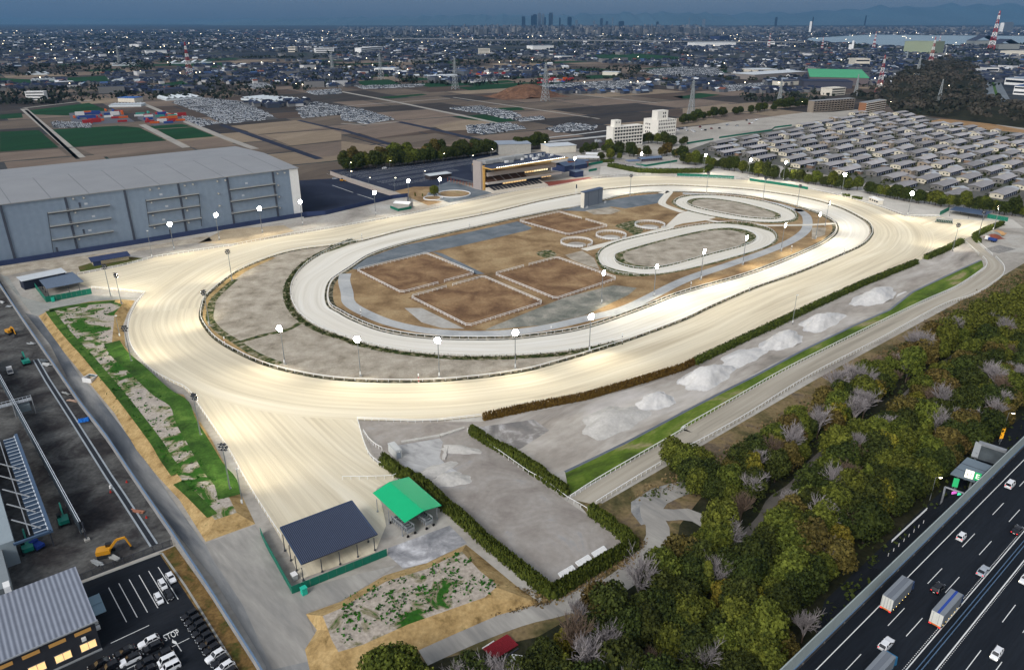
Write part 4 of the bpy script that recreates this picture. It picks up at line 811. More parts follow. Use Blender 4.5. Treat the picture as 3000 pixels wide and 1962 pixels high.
# round planting beds before the stand
for c, rx, lab in ((at('P2', 1760, 712), 13.5, 'round turf bed with white kerb before the grandstand'), (at('P2', 1470, 770), 7.5, 'small kerbed bed with shrubs beside the round turf bed')):
 e = thing('planting_bed', lab, 'planting bed', (c.x, c.y, .2)); b = MB(); n = 40
 for k in range(n):
  a0, a1 = 2*math.pi*k/n, 2*math.pi*(k+1)/n; b.bar((rx*math.cos(a0), rx*math.sin(a0), .3), (rx*math.cos(a1), rx*math.sin(a1), .3), .8, .7)
 b.build('kerb', WHITE, e); b = MB(); b.prism([(rx*.97*math.cos(2*math.pi*k/n), rx*.97*math.sin(2*math.pi*k/n)) for k in range(n)], 0, .25); b.build('turf', DRY_GRASS, e)
# covered walkway from gate to stand
p0, p1 = at('P2', 1670, 470, 4), at('P2', 2060, 560, 4); d = (p1-p0).normalized(); nv = Vector((-d.y, d.x, 0))*5
shelter('walkway_roof', 'covered walkway with orange frames from entrance gate to grandstand', [p0, p1, p1 + nv, p0 + nv], STEEL_DARK, [(p0.lerp(p1, t/9) + nv*s, 3.8) for t in range(10) for s in (.05, .95)], 4, mat('orange_frame', lin(178, 96, 56), var=.1), cat='walkway')

# ---- lower left: office with ribbed roof, dark building site, factory edge
RIB = ribbed('ribbed_roof', lin(96, 102, 114), lin(140, 146, 158), 1.05)
p1 = at('J', 712, 1188); p0 = at('J', 200, 1420); dd = (p1 - p0).normalized(); p0 = p1 - dd*42
e, l = building('ribbed_office', 'dark two storey office with ribbed grey roof and lit windows', 'office building', p0, p1); ZH = 8.2; nD = 21.0
b = MB(); b.prism([(0, 0), (l, 0), (l, nD), (0, nD)], -.1, ZH); b.build('wall', mat('charcoal_wall', lin(46, 48, 54), var=.08, scale=.4), e)
b = MB(); b.slab([(-1, -.5, ZH + .15), (l + .5, -.5, ZH + .15), (l + .5, nD + .5, ZH + .8), (-1, nD + .5, ZH + .8)], .25)
b.build('roof', RIB, e)
b = MB(); b.bar((-1, -.6, ZH + .1), (l + .6, -.6, ZH + .1), .3, .3); b.build('gutter', STEEL, e)
for k in range(7):
 x = l - 2.6 - k*5.0
 w_ = MB(); w_.box((x, -.05, 6.6), (3.3, .14, .9)); wo = w_.build('window', mat('dim_window', lin(96, 66, 34), emit=(.75, .42, .12), estr=.22, var=.3, scale=1), e)
 w_ = MB(); w_.box((x + .3, -.05, 2.5), (3.1, .16, 2.0)); wo = w_.build('lit_window', LIT_WARM, e); q = MB(); q.box((x + .3, -.14, 2.5), (.1, .06, 2.0)); q.box((x + .3, -.14, 1.45), (3.3, .1, .12)); q.box((x + .3, -.14, 3.55), (3.3, .1, .1)); q.build('window_frame', STEEL, wo)
 if k % 3 == 0: q = MB(); q.box((x - .2, -.35, 4.9), (.9, .6, .8)); q.build('wall_unit', WHITE, e)
b = MB(); b.box((l/2, -.35, .15), (l, .5, .3)); b.build('plinth', STEEL, e)
b = MB(); b.slab([(l + .1, 8, 3.2), (l + 3.2, 8, 3.2), (l + 3.2, 15.5, 3.2), (l + .1, 15.5, 3.2)], .15); b.bar((l + 3.2, 8, 3.2), (l + 3.2, 15.5, 3.2), .2); b.bar((l + .1, 11.8, 3.3), (l + 3.2, 11.8, 3.3), .15); b.build('side_canopy', mat('pale_blue_canopy', lin(132, 158, 172), var=.06), e)
for y in (3, 5): b = MB(); b.box((l + .5, y - .5, 4), (.9, .9, .7)); b.build('wall_unit', WHITE, e)
for x in (l - 26, l - 13.5): b = MB(); b.box((x, nD + .9, 5.5), (1.3, .9, 9)); b.box((x, nD + 1.6, 10.2), (1.3, 2.4, .8)); b.build('exhaust_duct', WHITE, e)
# site fence beside the car lot
P = pts(0, ('J',(350,800),(545,722),(1205,470))); e = thing('mesh_fence', 'dark mesh fence with posts between building site and car lot', 'fence', P[0]); org = P[0]; r = resample(P, step=2.5)
for p in r: b = MB(org); b.bar(p, p + Vector((0, 0, 2.1)), .1); b.build('post', STEEL_DARK, e)
MESH = mat('fence_mesh', lin(52, 54, 58), var=.05)
MESH.node_tree.nodes['Principled BSDF'].inputs['Alpha'].default_value = .45
b = MB(org)
for p, q in zip(P, P[1:]): b.quad(p + Vector((0, 0, .2)), q + Vector((0, 0, .2)), q + Vector((0, 0, 2)), p + Vector((0, 0, 2)))
b.build('mesh_panel', MESH, e); b = MB(org)
for p, q in zip(P, P[1:]): b.bar(p + Vector((0, 0, 2.05)), q + Vector((0, 0, 2.05)), .08); b.bar(p + Vector((0, 0, .12)), q + Vector((0, 0, .12)), .25, .25)
b.build('rail', STEEL_DARK, e)
# steel wall with a bright top rail on the building site
B0 = at('Q3', 1190, 990); B1 = at('Q3', 775, 215); dd = (B1 - B0).normalized(); B1 = B0 + dd*150
e = thing('steel_partition', 'long dark steel partition with a bright top rail across the building site', 'partition', B0, math.atan2(dd.y, dd.x)); SH = 6.3
b = MB(); b.box((77, 0, SH/2 + .5), (148, .25, SH - 1)); b.build('sheeting', mat('dark_sheeting', lin(58, 68, 76), var=.1, scale=.3), e)
b = MB(); b.box((76, .15, SH + .1), (150, .12, .22)); b.box((76, -.3, SH + .1), (150, .12, .22))
b.build('top_rail', mat('bright_steel', lin(196, 204, 212), var=.06), e)
for k in range(28): b = MB(); b.box((.3 + k*5.4, -.5, SH/2), (.25, .3, SH)); b.build('column', STEEL_DARK, e); b = MB(); b.box((.3 + k*5.4, -.6, .35), (1.3, 1.3, .7)); b.build('footing', CONC, e)
# factory edge with a steel canopy
P0 = at('Q3', 205, 1010, 7.5); cd_ = (at('Q3', 0, 300, 7.5) - at('Q3', 190, 960, 7.5)).normalized(); FA = at('Q3', 190, 960, 7.5); fy = math.atan2(cd_.y, cd_.x)
e = thing('factory_hall', 'pale roofed factory hall at the left edge with a steel canopy', 'factory', (FA.x, FA.y, .1), fy)
b = MB(); b.prism([(0, 0), (75, 0), (75, 40), (0, 40)], 0, 7.4); b.build('roof_block', mat('factory_pale', lin(140, 152, 158), var=.06, scale=.2), e)
b = MB(); b.prism([(-17, 3), (-.1, 3), (-.1, 40), (-17, 40)], 0, 6); b.build('side_block', mat('factory_pale2', lin(122, 130, 134), var=.06, scale=.2), e)
CB = mat('canopy_steel', lin(74, 96, 122), rough=.4, metal=.3, var=.06)
b = MB(); b.box((30, -8.3, 7.2), (64, .8, .6)); b.box((-1.6, -4, 7.2), (.6, 8.6, .6)); b.build('canopy_beam', CB, e)
b = MB(); b.box((30, -6.2, 6.9), (62, 3.4, .12)); b.build('canopy_deck', mat('canopy_deck_blue', lin(48, 66, 86), var=.1), e)
for k in range(26): b = MB(); b.bar((k*2.4, -7.8, 7.4), (k*2.4, -4.6, 7.4), .14); b.box((k*2.4, -7.7, 7.45), (1.5, .25, .25)); b.build('canopy_rib', mat('bright_steel', (0,)*4), e)
for k in range(5): b = MB(); b.bar((1 + k*9, -6.4, 7.6), (9 + k*9, -.8, 8.2), .25); b.build('brace', STEEL, e)
b = MB(); b.bar((0, -3.6, 7.3), (60, -3.6, 7.3), .25); b.build('canopy_purlin', STEEL, e)
for k in range(6): b = MB(); b.bar((2 + k*11, -8, .1), (2 + k*11, -8, 7), .3); b.build('canopy_post', STEEL_DARK, e)
# walkway bridge with stair tower
z = 5.5; q0 = at('Q2', 440, 420, z); q1 = at('Q2', -260, 600, z); e = thing('walkway_bridge', 'grey steel walkway bridge with a stair tower over the dark site', 'footbridge', (q0.x, q0.y, .1)); org = Vector((q0.x, q0.y, .1))
b = MB(org); b.bar(q0, q1, 2.0, .25); b.build('deck', STEEL, e); d = (q1-q0).normalized(); nv = Vector((-d.y, d.x, 0))
for s in (-1, 1):
 b = MB(org); b.bar(q0 + nv*s + Vector((0, 0, 1.1)), q1 + nv*s + Vector((0, 0, 1.1)), .09)
 for k in range(13): b.bar(q0.lerp(q1, k/12) + nv*s, q0.lerp(q1, k/12) + nv*s + Vector((0, 0, 1.1)), .06)
 b.build('handrail', mat('bright_steel', (0,)*4), e)
tw = q0 + d*4; b = MB(org)
for sx in (0, 1):
 for s in (-1.3, 1.3): p = q0 + d*(sx*6) + nv*s; b.bar((p.x, p.y, .1), (p.x, p.y, z + 1.2), .2)
b.build('tower_leg', STEEL, e)
b = MB(org); p = q0 + d*3; b.box((p.x, p.y, 3), (4, 2.2, 2.6), math.atan2(d.y, d.x)); b.build('stair_enclosure', mat('enclosure_grey', lin(120, 132, 138), var=.08), e)
# concrete drain across the site
P = pts(0, ('Q2',(500,-120),(660,160),(1060,780),(1530,1523)), ('Q3',(1690,330),(2150,1040)))
dr = path('drain', P, 1.5, .21, mat('drain_dark', lin(36, 40, 46), var=.2), step=5)
for s in (-.85, .85): path('drain_kerb', offset(P, s), .5, .32, mat('drain_concrete', lin(150, 158, 164), var=.1, scale=.6), step=5)
# small things of the yard
e, l = block('pump_hut', 'small pale grey flat roofed hut beside the yard hedge', 'hut', at('R4', 420, 1060), at('R4', 525, 1175), 2.2, 3.0, mat('hut_grey', lin(186, 188, 186), var=.05), None, None, .12)
b = MB(); b.box((l + .03, 1.1, 1.3), (.08, 1.4, 2.2)); b.build('door', mat('hut_door', lin(140, 148, 156), var=.05), e); b = MB(); b.box((l + .1, 1.3, 2.6), (.2, .3, .25)); b.build('lamp', mat('hut_lamp', lin(240, 240, 235), var=0), e)
p = at('Q5', 435, 1480); e = thing('portable_toilet', 'turquoise box cabin before the corner of the green board fence', 'cabin', (p.x, p.y, .2), YAW); TQ = mat('turquoise_plastic', lin(38, 176, 150), var=.05)
b = MB(); b.box((0, 0, .95), (1.3, 1.3, 1.9)); b.build('body', TQ, e); b = MB(); b.slab([(-.75, -.75, 2.1), (.75, -.75, 2.1), (.75, .75, 2.0), (-.75, .75, 2.0)], .14); b.build('roof', TQ, e)
p = at('Q1', 745, 400); c = place_copy(e, (p.x, p.y, .2), YAW, 'turquoise box cabin before the green fence by the concrete wall')
p = at('Q5', 325, 1310); e = thing('cabinet', 'pale grey metal cabinet behind the corner of the green fence', 'cabinet', (p.x, p.y, .2), YAW); b = MB(); b.box((0, 0, .8), (1.2, 1.6, 1.6)); b.build('body', mat('hut_grey', (0,)*4), e); b = MB(); b.box((0, 0, 1.63), (1.4, 1.8, .08)); b.build('lid', WHITE, e)
# white lattice panels lying by the hedge
def lattice(a, b_, c, label):
 p0, p1, p2 = at('K', *a), at('K', *b_), at('K', *c); ux = (p1-p0).normalized(); L = (p1-p0).length; vy = (p2-p1).normalized(); W = (p2-p1).length; org = p0
 e = thing('lattice_panel', label, 'panel', (p0.x, p0.y, .3), 0, 'lattice panels in the yard'); m = MB(org); n1, n2 = 8, 4
 for k in range(n2 + 1): s = p0 + vy*W*k/n2; m.bar(s + Vector((0, 0, .55)), s + ux*L + Vector((0, 0, .55)), .3, .14)
 for k in range(n1 + 1): s = p0 + ux*L*k/n1; m.bar(s + Vector((0, 0, .53)), s + vy*W + Vector((0, 0, .53)), .3, .1)
 m.build('lattice', WHITE, e); m = MB(org)
 for k in (0, n1): 
  for j in (0, n2): s = p0 + ux*L*k/n1 + vy*W*j/n2; m.bar(s + Vector((0, 0, .1)), s + Vector((0, 0, .55)), .15)
 m.build('leg', STEEL, e)
lattice((1512, 682), (1610, 625), (1632, 655), 'white lattice panel lying nearest the hedge corner'); lattice((1632, 605), (1720, 552), (1745, 578), 'white lattice panel lying in the middle of the three'); lattice((1745, 540), (1828, 490), (1850, 515), 'white lattice panel lying nearest the rail end')
# things in the clearing by the wood
p = at('R3', 800, 1190); e = thing('pipe_stack', 'stack of dark red painted pipes laid beside the gravel road', 'pipe stack', (p.x, p.y, .3), YAW + R(-2)); 
for k in range(11): b = MB(); b.tube((-3.6 + .05*k, 2.0 - k*.38, .3 + (.02*(k % 3))), (3.4 + .05*(k % 4), 2.0 - k*.38, .3), .17, .17, 8); b.build('pipe', mat('dark_red_paint', lin(128, 30, 40), var=.12, scale=2), e)
p = at('R3', 1040, 1355); b = MB(); b.box((p.x, p.y, .5), (3.4, 2.2, .25), YAW - .9); b.box((p.x, p.y, .3), (3.0, 1.8, .3), YAW - .9); tag(b.build('white_board', WHITE), 'white board lying on the ground beside the red pipes', 'board')
p = at('R3', 900, 1290); b = MB(); d = U2*3; b.tube(Vector((p.x, p.y, .35)) - d, Vector((p.x, p.y, .35)) + d, .16, .16); tag(b.build('grey_pole', STEEL_DARK), 'dark grey pole lying below the red pipes', 'pole')
p = at('R3', 620, 1145); b = MB(); b.tube(Vector((p.x, p.y, .35)) - U2*1.7, Vector((p.x, p.y, .35)) + U2*1.7, .14); b.tube(Vector((p.x, p.y, .35)), Vector((p.x, p.y, .35)) - V2*2.2, .12); tag(b.build('white_post', WHITE), 'white tee shaped post lying above the red pipes', 'post')
# concrete box on the bank
p = at('Q2', 1270, 170); e = thing('drain_box', 'white rimmed concrete drain box set into the straw slope', 'drain box', (p.x, p.y, .2), YAW - R(55))
for x, y, sx, sy in ((0, -1.8, 4, .35), (0, 1.8, 4, .35), (-2, 0, .35, 3.9), (2, 0, .35, 3.9)): b = MB(); b.box((x, y, .9), (sx, sy, 1.9)); b.build('side_wall', WHITE, e)
b = MB(); b.box((0, 0, .3), (3.6, 3.2, .2)); b.build('floor', mat('dark_void', lin(20, 22, 26), var=0), e)
b = MB(); b.box((0, 1.2, 1.7), (3.2, .9, .15)); b.build('cover', mat('teal_cover', lin(40, 78, 84), var=.1), e)
# ================================================================= RAILS, HEDGES, LAMP POSTS
RAILW = mat('rail_white', lin(232, 232, 230), var=.03, rough=.4)
_pm = {}
def rail_fence(P, label, h=1.25, step=3.0, rails=1, w=.14, closed=False, z=.3, m=RAILW, group='white rails of the course', gap=None, pw=.12, cap=100, name='rail_fence'):
 Q = resample(P, step=step, closed=closed); o = Q[0]; e = thing(name, label, 'rail', (o.x, o.y, z), 0, group); org = Vector((o.x, o.y, z))
 n = len(Q); pairs = [(Q[i], Q[(i+1) % n]) for i in range(n if closed else n - 1)]
 for k in range(rails):
  b = MB(org); zz = h - k*.5
  for p, q in pairs: b.bar(p + Vector((0, 0, z + zz)), q + Vector((0, 0, z + zz)), w, w)
  b.build('rail', m, e)
 key = (h, pw, m.name)
 if key not in _pm:
  b = MB(); b.bar((0, 0, -.1), (0, 0, h - .06), pw); t = b.build('post', m); _pm[key] = t.data; bpy.data.objects.remove(t)
 Qs = sorted(Q, key=lambda p: p.length)
 for p in Qs[:cap]:
  c = link(bpy.data.objects.new('post', _pm[key])); c.parent = e; c.location = (p.x - o.x, p.y - o.y, 0)
 if len(Qs) > cap:
  b = MB(org)
  for p in Qs[cap:]: b.bar(p + Vector((0, 0, z - .1)), p + Vector((0, 0, z + h - .06)), pw)
  c = b.build('post', m, e); c['kind'] = 'stuff'
 return e
rail_fence(pts(0, ('D',(545,968),(830,912),(1080,848),(1600,768),(2000,692),(2380,632)), ('E',(500,542),(770,482),(1000,432),(1200,388)), ('P1',(1120,728))), 'white outer rail along the home straight below the warehouse and stand', step=3, cap=100)
rail_fence(pts(0, ('P1',(1150,725),(1400,680),(1830,590),(2160,545)), ('P3',(560,912),(690,915))), 'white rail round the outside of the straight beyond the red paving', step=4)
rail_fence(pts(0, ('F',(-50,288),(200,295),(400,302))), 'white rail before the left green screen on the far bend', step=4)
rail_fence(pts(0, ('F',(470,304),(870,368),(1135,428))), 'white rail before the right green screen on the far bend', step=4)
rail_fence(pts(0, ('F',(1170,438),(1400,503),(1555,562))), 'white rail with dark base on the far bend below the judge booth', step=3)
rail_fence(pts(0, ('F',(1560,562),(1790,560))), 'white panel rail before the right chute shelter', rails=2)
rail_fence(pts(0, ('D',(640,1062),(850,1080),(1015,1097))), 'double white rail at the mouth of the upper left chute', rails=2, step=2.5)
rail_fence(spline(pts(0, ('D',(1015,1097),(985,1132)), ('G',(940,0),(905,80),(895,170),(915,270),(965,350),(1060,450),(1180,520),(1290,570),(1350,630),(1385,690),(1460,800),(1600,1010),(1700,1190)), ('J',(1800,170),(1960,420))), 5), 'long white outer rail round the left bend and down the lower chute', step=2.8)
rail_fence(pts(0, ('H',(112,790),(500,808),(700,800),(975,768))), 'white rail with gates between the track and the sand yard', step=2.6, rails=2)
rail_fence(spline(pts(0, ('H',(112,790),(150,930),(195,1040),(260,1100),(400,1190)), ('K',(10,15))), 5), 'white rail down the right side of the lower chute', step=2.6)
rail_fence(spline(pts(0, ('R4',(70,800),(150,920),(240,1000),(330,1050))), 5), 'short curved white rail inside the yard corner', step=1.6)
rail_fence(RI, 'white inner rail of the race track all round the course', step=4.5, closed=True, w=.2)
rail_fence(resample(IO_left, step=3), 'thin white rail outside the training track on the left', step=3, w=.13)
rail_fence(II, 'white inner rail of the training track round the infield', step=4.0, closed=True, w=.18)
rail_fence(G_IN, 'white rail on the verge side of the gallop', step=2.4, w=.19); rail_fence(G_OUT, 'white rail on the wood side of the gallop', step=2.4, w=.19)
rail_fence(pts(0, ('R4',(1520,790),(1960,1090),(2380,1390)), ('K',(1400,25),(1575,158))), 'white rail beside the clipped hedge in the middle of the yard', step=2.6)
rail_fence(pts(0, ('K',(1575,158),(1700,228),(1985,432))), 'white rail along the right end of the sand yard', step=2.6)
rail_fence(pts(0, ('P5',(1535,755),(1745,940))), 'white rail across the head of the gallop, left side', step=2.2); rail_fence(pts(0, ('P5',(1640,680),(1800,840),(1935,950))), 'white rail across the head of the gallop, right side', step=2.2)
rail_fence(OV1, 'outer rail of the far training oval', closed=True, group='rails of the training ovals'); rail_fence(OV1i, 'inner rail of the far training oval', closed=True, group='rails of the training ovals')
rail_fence(OV2, 'outer rail of the near training oval', closed=True, group='rails of the training ovals'); rail_fence(OV2i, 'inner rail of the near training oval', closed=True, group='rails of the training ovals')
BAND = mat('white_band_rail', lin(226, 224, 220), var=.03)
def paddock(corners, label, gaps, z=.42):
 C4 = corners; e = None; P = []
 for i in range(4):
  a, b = C4[i], C4[(i+1) % 4]; P.append((a.lerp(b, .035), a.lerp(b, .965)))
 segs = []
 for i in range(4):
  p, q = P[i]; nx = P[(i+1) % 4][0]
  gp = [g for g in gaps if g[0] == i]
  if gp: t = gp[0][1]; segs += [[p, p.lerp(q, t - .045)], [p.lerp(q, t + .045), q, nx]]
  else: segs.append([p, q, nx])
 org = C4[0]; e = thing('paddock_fence', label, 'fence', (org.x, org.y, z), 0, 'fenced turf paddocks'); org = Vector((org.x, org.y, z))
 for k, zz in ((0, 1.5), (1, .75)):
  b = MB(org)
  for sg_ in segs:
   for p, q in zip(sg_, sg_[1:]): b.bar(p + Vector((0, 0, z + zz)), q + Vector((0, 0, z + zz)), .13, .2)
  b.build('rail', BAND, e)
 for sg_ in segs:
  for p in resample(sg_, step=3):
   b_ = (1.6, .16, 'band')
   if b_ not in _pm: m_ = MB(); m_.bar((0, 0, -.1), (0, 0, 1.6), .16); t = m_.build('post', BAND); _pm[b_] = t.data; bpy.data.objects.remove(t)
   c = link(bpy.data.objects.new('post', _pm[b_])); c.parent = e; c.location = p + Vector((0, 0, z)) - org
 c0 = sum(C4, Vector())/4; sheet('paddock_turf', [c0 + (p - c0)*1.03 for p in C4], .40, PADDOCK)
paddock(pts(0, ('E',(590,826),(105,942),(420,1102),(935,964))), 'white railed turf paddock at the left of the infield', [(2, .52)])
paddock(pts(0, ('E',(990,988),(480,1130)), ('H',(885,146)), ('E',(1412,1170))), 'white railed turf paddock nearest the camera side of the infield', [(0, .48)])
paddock(pts(0, ('E',(1500,855),(1065,970),(1495,1146),(1925,1002))), 'white railed turf paddock at the right of the infield', [(0, .5)])
paddock(pts(0, ('E',(1515,536),(1235,598),(1580,696),(1862,634))), 'white railed turf paddock farthest away by the inner track', [(3, .48)])
for (c, a), lab in ((((1640, 752), 10.2), 'round white railed pen nearest the paddocks'), (((1880, 702), 10.0), 'round white railed pen in the middle of three'), (((2150, 630), 10.4), 'round white railed pen farthest to the right')):
 ce = at('E', *c); n = 34; ring_ = [ce + Vector((a*math.cos(2*math.pi*k/n - .9), a*math.sin(2*math.pi*k/n - .9), 0)) for k in range(n - 1)]
 rail_fence(ring_, lab, h=2.0, step=2.0, rails=3, w=.2, z=.42, group='round pens', name='round_pen'); sheet('pen_sand', [ce + Vector((a*.96*math.cos(t*.2094), a*.96*math.sin(t*.2094), 0)) for t in range(30)], .42, DRY_GRASS)
 sheet('pen_sand', [ce + Vector((a*.6*math.cos(t*.2094), a*.6*math.sin(t*.2094) - 2, 0)) for t in range(30)], .44, SOIL_PALE)
# striped marker posts
STRIPE = {}
def marker(c, b_, kind, label):
 p = at(c, *b_); e = thing('marker_post', label, 'marker post', (p.x, p.y, .3), 0, 'distance marker posts'); col = {'r': mat('marker_red', lin(176, 40, 34), var=0), 'k': mat('marker_black', lin(26, 26, 28), var=0)}[kind]
 b = MB()
 for k in range(5): b.tube((0, 0, k*.7), (0, 0, (k+1)*.7), .16, .16, 8, k % 2)
 b.build('pole', [WHITE, col], e); b = MB(); b.tube((0, 0, 3.5), (0, 0, 4.1), .28, .28, 10); b.build('head', WHITE, e)
marker('G', (1570, 268), 'r', 'red and white marker post inside the left bend'); marker('H', (540, 532), 'r', 'red and white marker post inside the near bend')
for c, b_, lab in (('H', (1957, 243), 'near bend'), ('E', (145, 722), 'start of the home straight'), ('E', (977, 552), 'middle of the home straight'), ('E', (895, 645), 'training track edge'), ('F', (1122, 828), 'right bend'), ('F', (463, 1090), 'back straight'), ('F', (755, 808), 'inner right bend'), ('F', (55, 1068), 'inner back straight'), ('H', (138, 70), 'inner left bend'), ('H', (1462, 192), 'inner near bend')):
 marker(c, b_, 'k', 'black and white marker post by the rail of the ' + lab)

# ---------------------------------------------------------------- hedges
def leaf_mat(name, c1, c2, rough=.75, rnd=.18, hue=.015, scale=.9):
 if name in MATS: return MATS[name]
 m = bpy.data.materials.new(name); m.use_nodes = True; n, l = m.node_tree.nodes, m.node_tree.links; b = n['Principled BSDF']; b.inputs['Roughness'].default_value = rough; b.inputs['Specular IOR Level'].default_value = .12
 t = n.new('ShaderNodeTexCoord'); no = n.new('ShaderNodeTexNoise'); no.inputs['Scale'].default_value = scale; no.inputs['Detail'].default_value = 4; l.new(t.outputs['Object'], no.inputs['Vector'])
 cr = n.new('ShaderNodeValToRGB'); cr.color_ramp.elements[0].position = .32; cr.color_ramp.elements[0].color = c1; cr.color_ramp.elements[1].position = .68; cr.color_ramp.elements[1].color = c2; l.new(no.outputs[0], cr.inputs[0])
 oi = n.new('ShaderNodeObjectInfo'); mr_ = n.new('ShaderNodeMapRange'); mr_.inputs[3].default_value = 1 - rnd; mr_.inputs[4].default_value = 1 + rnd; l.new(oi.outputs['Random'], mr_.inputs[0])
 k = n.new('ShaderNodeMath'); k.operation = 'MULTIPLY'; k.inputs[1].default_value = 9.13; f = n.new('ShaderNodeMath'); f.operation = 'FRACT'; l.new(oi.outputs['Random'], k.inputs[0]); l.new(k.outputs[0], f.inputs[0])
 m3 = n.new('ShaderNodeMapRange'); m3.inputs[3].default_value = .5 - hue; m3.inputs[4].default_value = .5 + hue; l.new(f.outputs[0], m3.inputs[0])
 h = n.new('ShaderNodeHueSaturation'); l.new(cr.outputs[0], h.inputs['Color']); l.new(mr_.outputs[0], h.inputs['Value']); l.new(m3.outputs[0], h.inputs['Hue']); l.new(h.outputs[0], b.inputs['Base Color'])
 MATS[name] = m; return m
def quads_np(C, N, size, r, aspect=1.0, up=None):
 """small leaf faces at points C facing roughly N"""
 k = len(C); a = np.cross(N, r.normal(size=(k, 3))); a /= np.linalg.norm(a, axis=1)[:, None] + 1e-9; b = np.cross(N, a); b /= np.linalg.norm(b, axis=1)[:, None] + 1e-9
 if up is not None: b = up; a = np.cross(N, b); a /= np.linalg.norm(a, axis=1)[:, None] + 1e-9
 s = size[:, None]; v = np.stack([C - a*s - b*s*aspect, C + a*s - b*s*aspect, C + a*s*.7 + b*s*aspect, C - a*s*.7 + b*s*aspect], 1).reshape(-1, 3)
 return v, np.arange(4*k).reshape(-1, 4)
def np_mesh(name, v, f, m):
 me = bpy.data.meshes.new(name); me.vertices.add(len(v)); me.vertices.foreach_set('co', np.asarray(v, dtype=np.float32).ravel())
 f = np.asarray(f, dtype=np.int32); k = f.shape[1]; me.loops.add(f.size); me.loops.foreach_set('vertex_index', f.ravel()); me.polygons.add(len(f))
 me.polygons.foreach_set('loop_start', np.arange(0, f.size, k, dtype=np.int32)); me.polygons.foreach_set('loop_total', np.full(len(f), k, dtype=np.int32))
 for q in (m if isinstance(m, (list, tuple)) else [m]): me.materials.append(q)
 me.update(calc_edges=True); me.validate(); return me
def hedge(P, w, h, label, m, dens=26, size=.22, spiky=False, z=.2, group=None):
 o = P[0]; L = sum((b - a).length for a, b in zip(P, P[1:])); Q = resample(P, step=1.0)
 r = np.random.default_rng(int(L*10) % 9999); V = []; Fc = []; off = 0
 n = int(L*dens); idx = r.integers(0, len(Q) - 1, n); tt = r.random(n)
 A = np.array([(p.x, p.y) for p in Q]); D = A[1:] - A[:-1]; D /= np.linalg.norm(D, axis=1)[:, None] + 1e-9
 base = A[idx]*(1 - tt)[:, None] + A[idx+1]*tt[:, None]; nv = np.stack([-D[idx][:, 1], D[idx][:, 0]], 1)
 side = r.random(n); s = np.where(side < .36, -1.0, np.where(side < .72, 1.0, r.uniform(-1, 1, n)))
 jag = h*(1 + .12*np.sin(base[:, 0]*1.9 + base[:, 1]*2.3)*np.sin(base[:, 0]*.7 - base[:, 1]*1.1)) if not spiky else h*(.72 + .38*np.abs(np.sin((base[:, 0] + base[:, 1]*.85)*2.4)))
 zz = np.where(side < .72, r.random(n)**.8*jag, jag*(1 - .06*r.random(n))); taper = 1 - (.25 if not spiky else .45)*(zz/h)**2
 C = np.column_stack([base + nv*(s*w/2*taper*(1 + .14*r.normal(size=n)))[:, None] - np.array([[o.x, o.y]]), zz])
 N = np.column_stack([nv*s[:, None], np.where(side < .72, .35, 1.6)]) + r.normal(size=(n, 3))*.45; N /= np.linalg.norm(N, axis=1)[:, None]
 up = None
 if spiky: up = np.column_stack([r.normal(size=(n, 2))*.16, np.ones(n)]); up /= np.linalg.norm(up, axis=1)[:, None]
 v, f = quads_np(C, N, size*(.6 + .8*r.random(n)), r, 2.2 if spiky else 1.0, up); V.append(v); Fc.append(f); off += len(v)
 lo = offset(Q, w*.36); ro = offset(Q, -w*.36); k = len(Q); hc = h*.82 if not spiky else h*.6       # dense inner body
 cv = [(p.x - o.x, p.y - o.y, zc) for p, q in zip(lo, ro) for zc in (0, hc)] + [(q.x - o.x, q.y - o.y, zc) for q in ro for zc in (0, hc)]
 cf = []
 for i in range(k - 1): a = 2*i; b = 2*k + 2*i; cf += [(a, a+2, a+3, a+1), (b, b+1, b+3, b+2), (a+1, a+3, b+3, b+1)]
 cf += [(0, 1, 2*k+1, 2*k), (2*k-2, 4*k-2, 4*k-1, 2*k-1)]
 V.append(np.array(cv)); Fc.append(np.array(cf) + off)
 me = np_mesh('hedge', np.vstack(V), np.vstack(Fc), m); ob = link(bpy.data.objects.new('hedge', me)); ob.location = (o.x, o.y, z); tag(ob, label, 'hedge', group); return ob
HG = leaf_mat('hedge_green', lin(44, 56, 18), lin(84, 94, 34), hue=0, rnd=0); HB = leaf_mat('hedge_brown', lin(62, 44, 20), lin(112, 88, 36), hue=0, rnd=0, scale=1.6); HC = leaf_mat('conifer_hedge', lin(38, 50, 16), lin(88, 96, 34), hue=0, rnd=0, scale=1.4)
hedge(pts(0, ('I',(80,400)), ('F',(905,1200),(1250,1040),(1628,888))), 3.0, 2.8, 'long clipped green hedge along the outside of the back straight', HG, 42, .26)
hedge(pts(0, ('H',(990,790),(1300,722),(1700,645),(2100,528),(2380,440)), ('I',(75,402))), 1.6, 2.9, 'ragged brown conifer hedge outside the near end of the back straight', HB, 60, .16, True)
hedge(pts(0, ('F',(1692,858),(1830,800),(1945,742))), 3.2, 3.0, 'clipped green hedge at the mouth of the right chute', HG, 42, .26)
hedge(pts(0, ('F',(2062,745),(2030,705),(2120,660),(2225,618))), 3.2, 3.0, 'bent clipped hedge along the far side of the right chute', HG, 42, .26)
hedge(pts(0, ('H',(290,1085),(395,1170)), ('K',(560,60),(1000,455),(1462,838),(1750,665),(2045,488),(1880,350),(1735,255))), 3.0, 3.4, 'tall conifer hedge bent round the near end of the sand yard', HC, 75, .2, True)
hedge(pts(0, ('H',(905,885),(1180,1045),(1420,1190)), ('K',(1300,-60),(1575,128))), 2.6, 3.2, 'straight conifer hedge between the sand yard and the heap strip', HC, 75, .2, True)
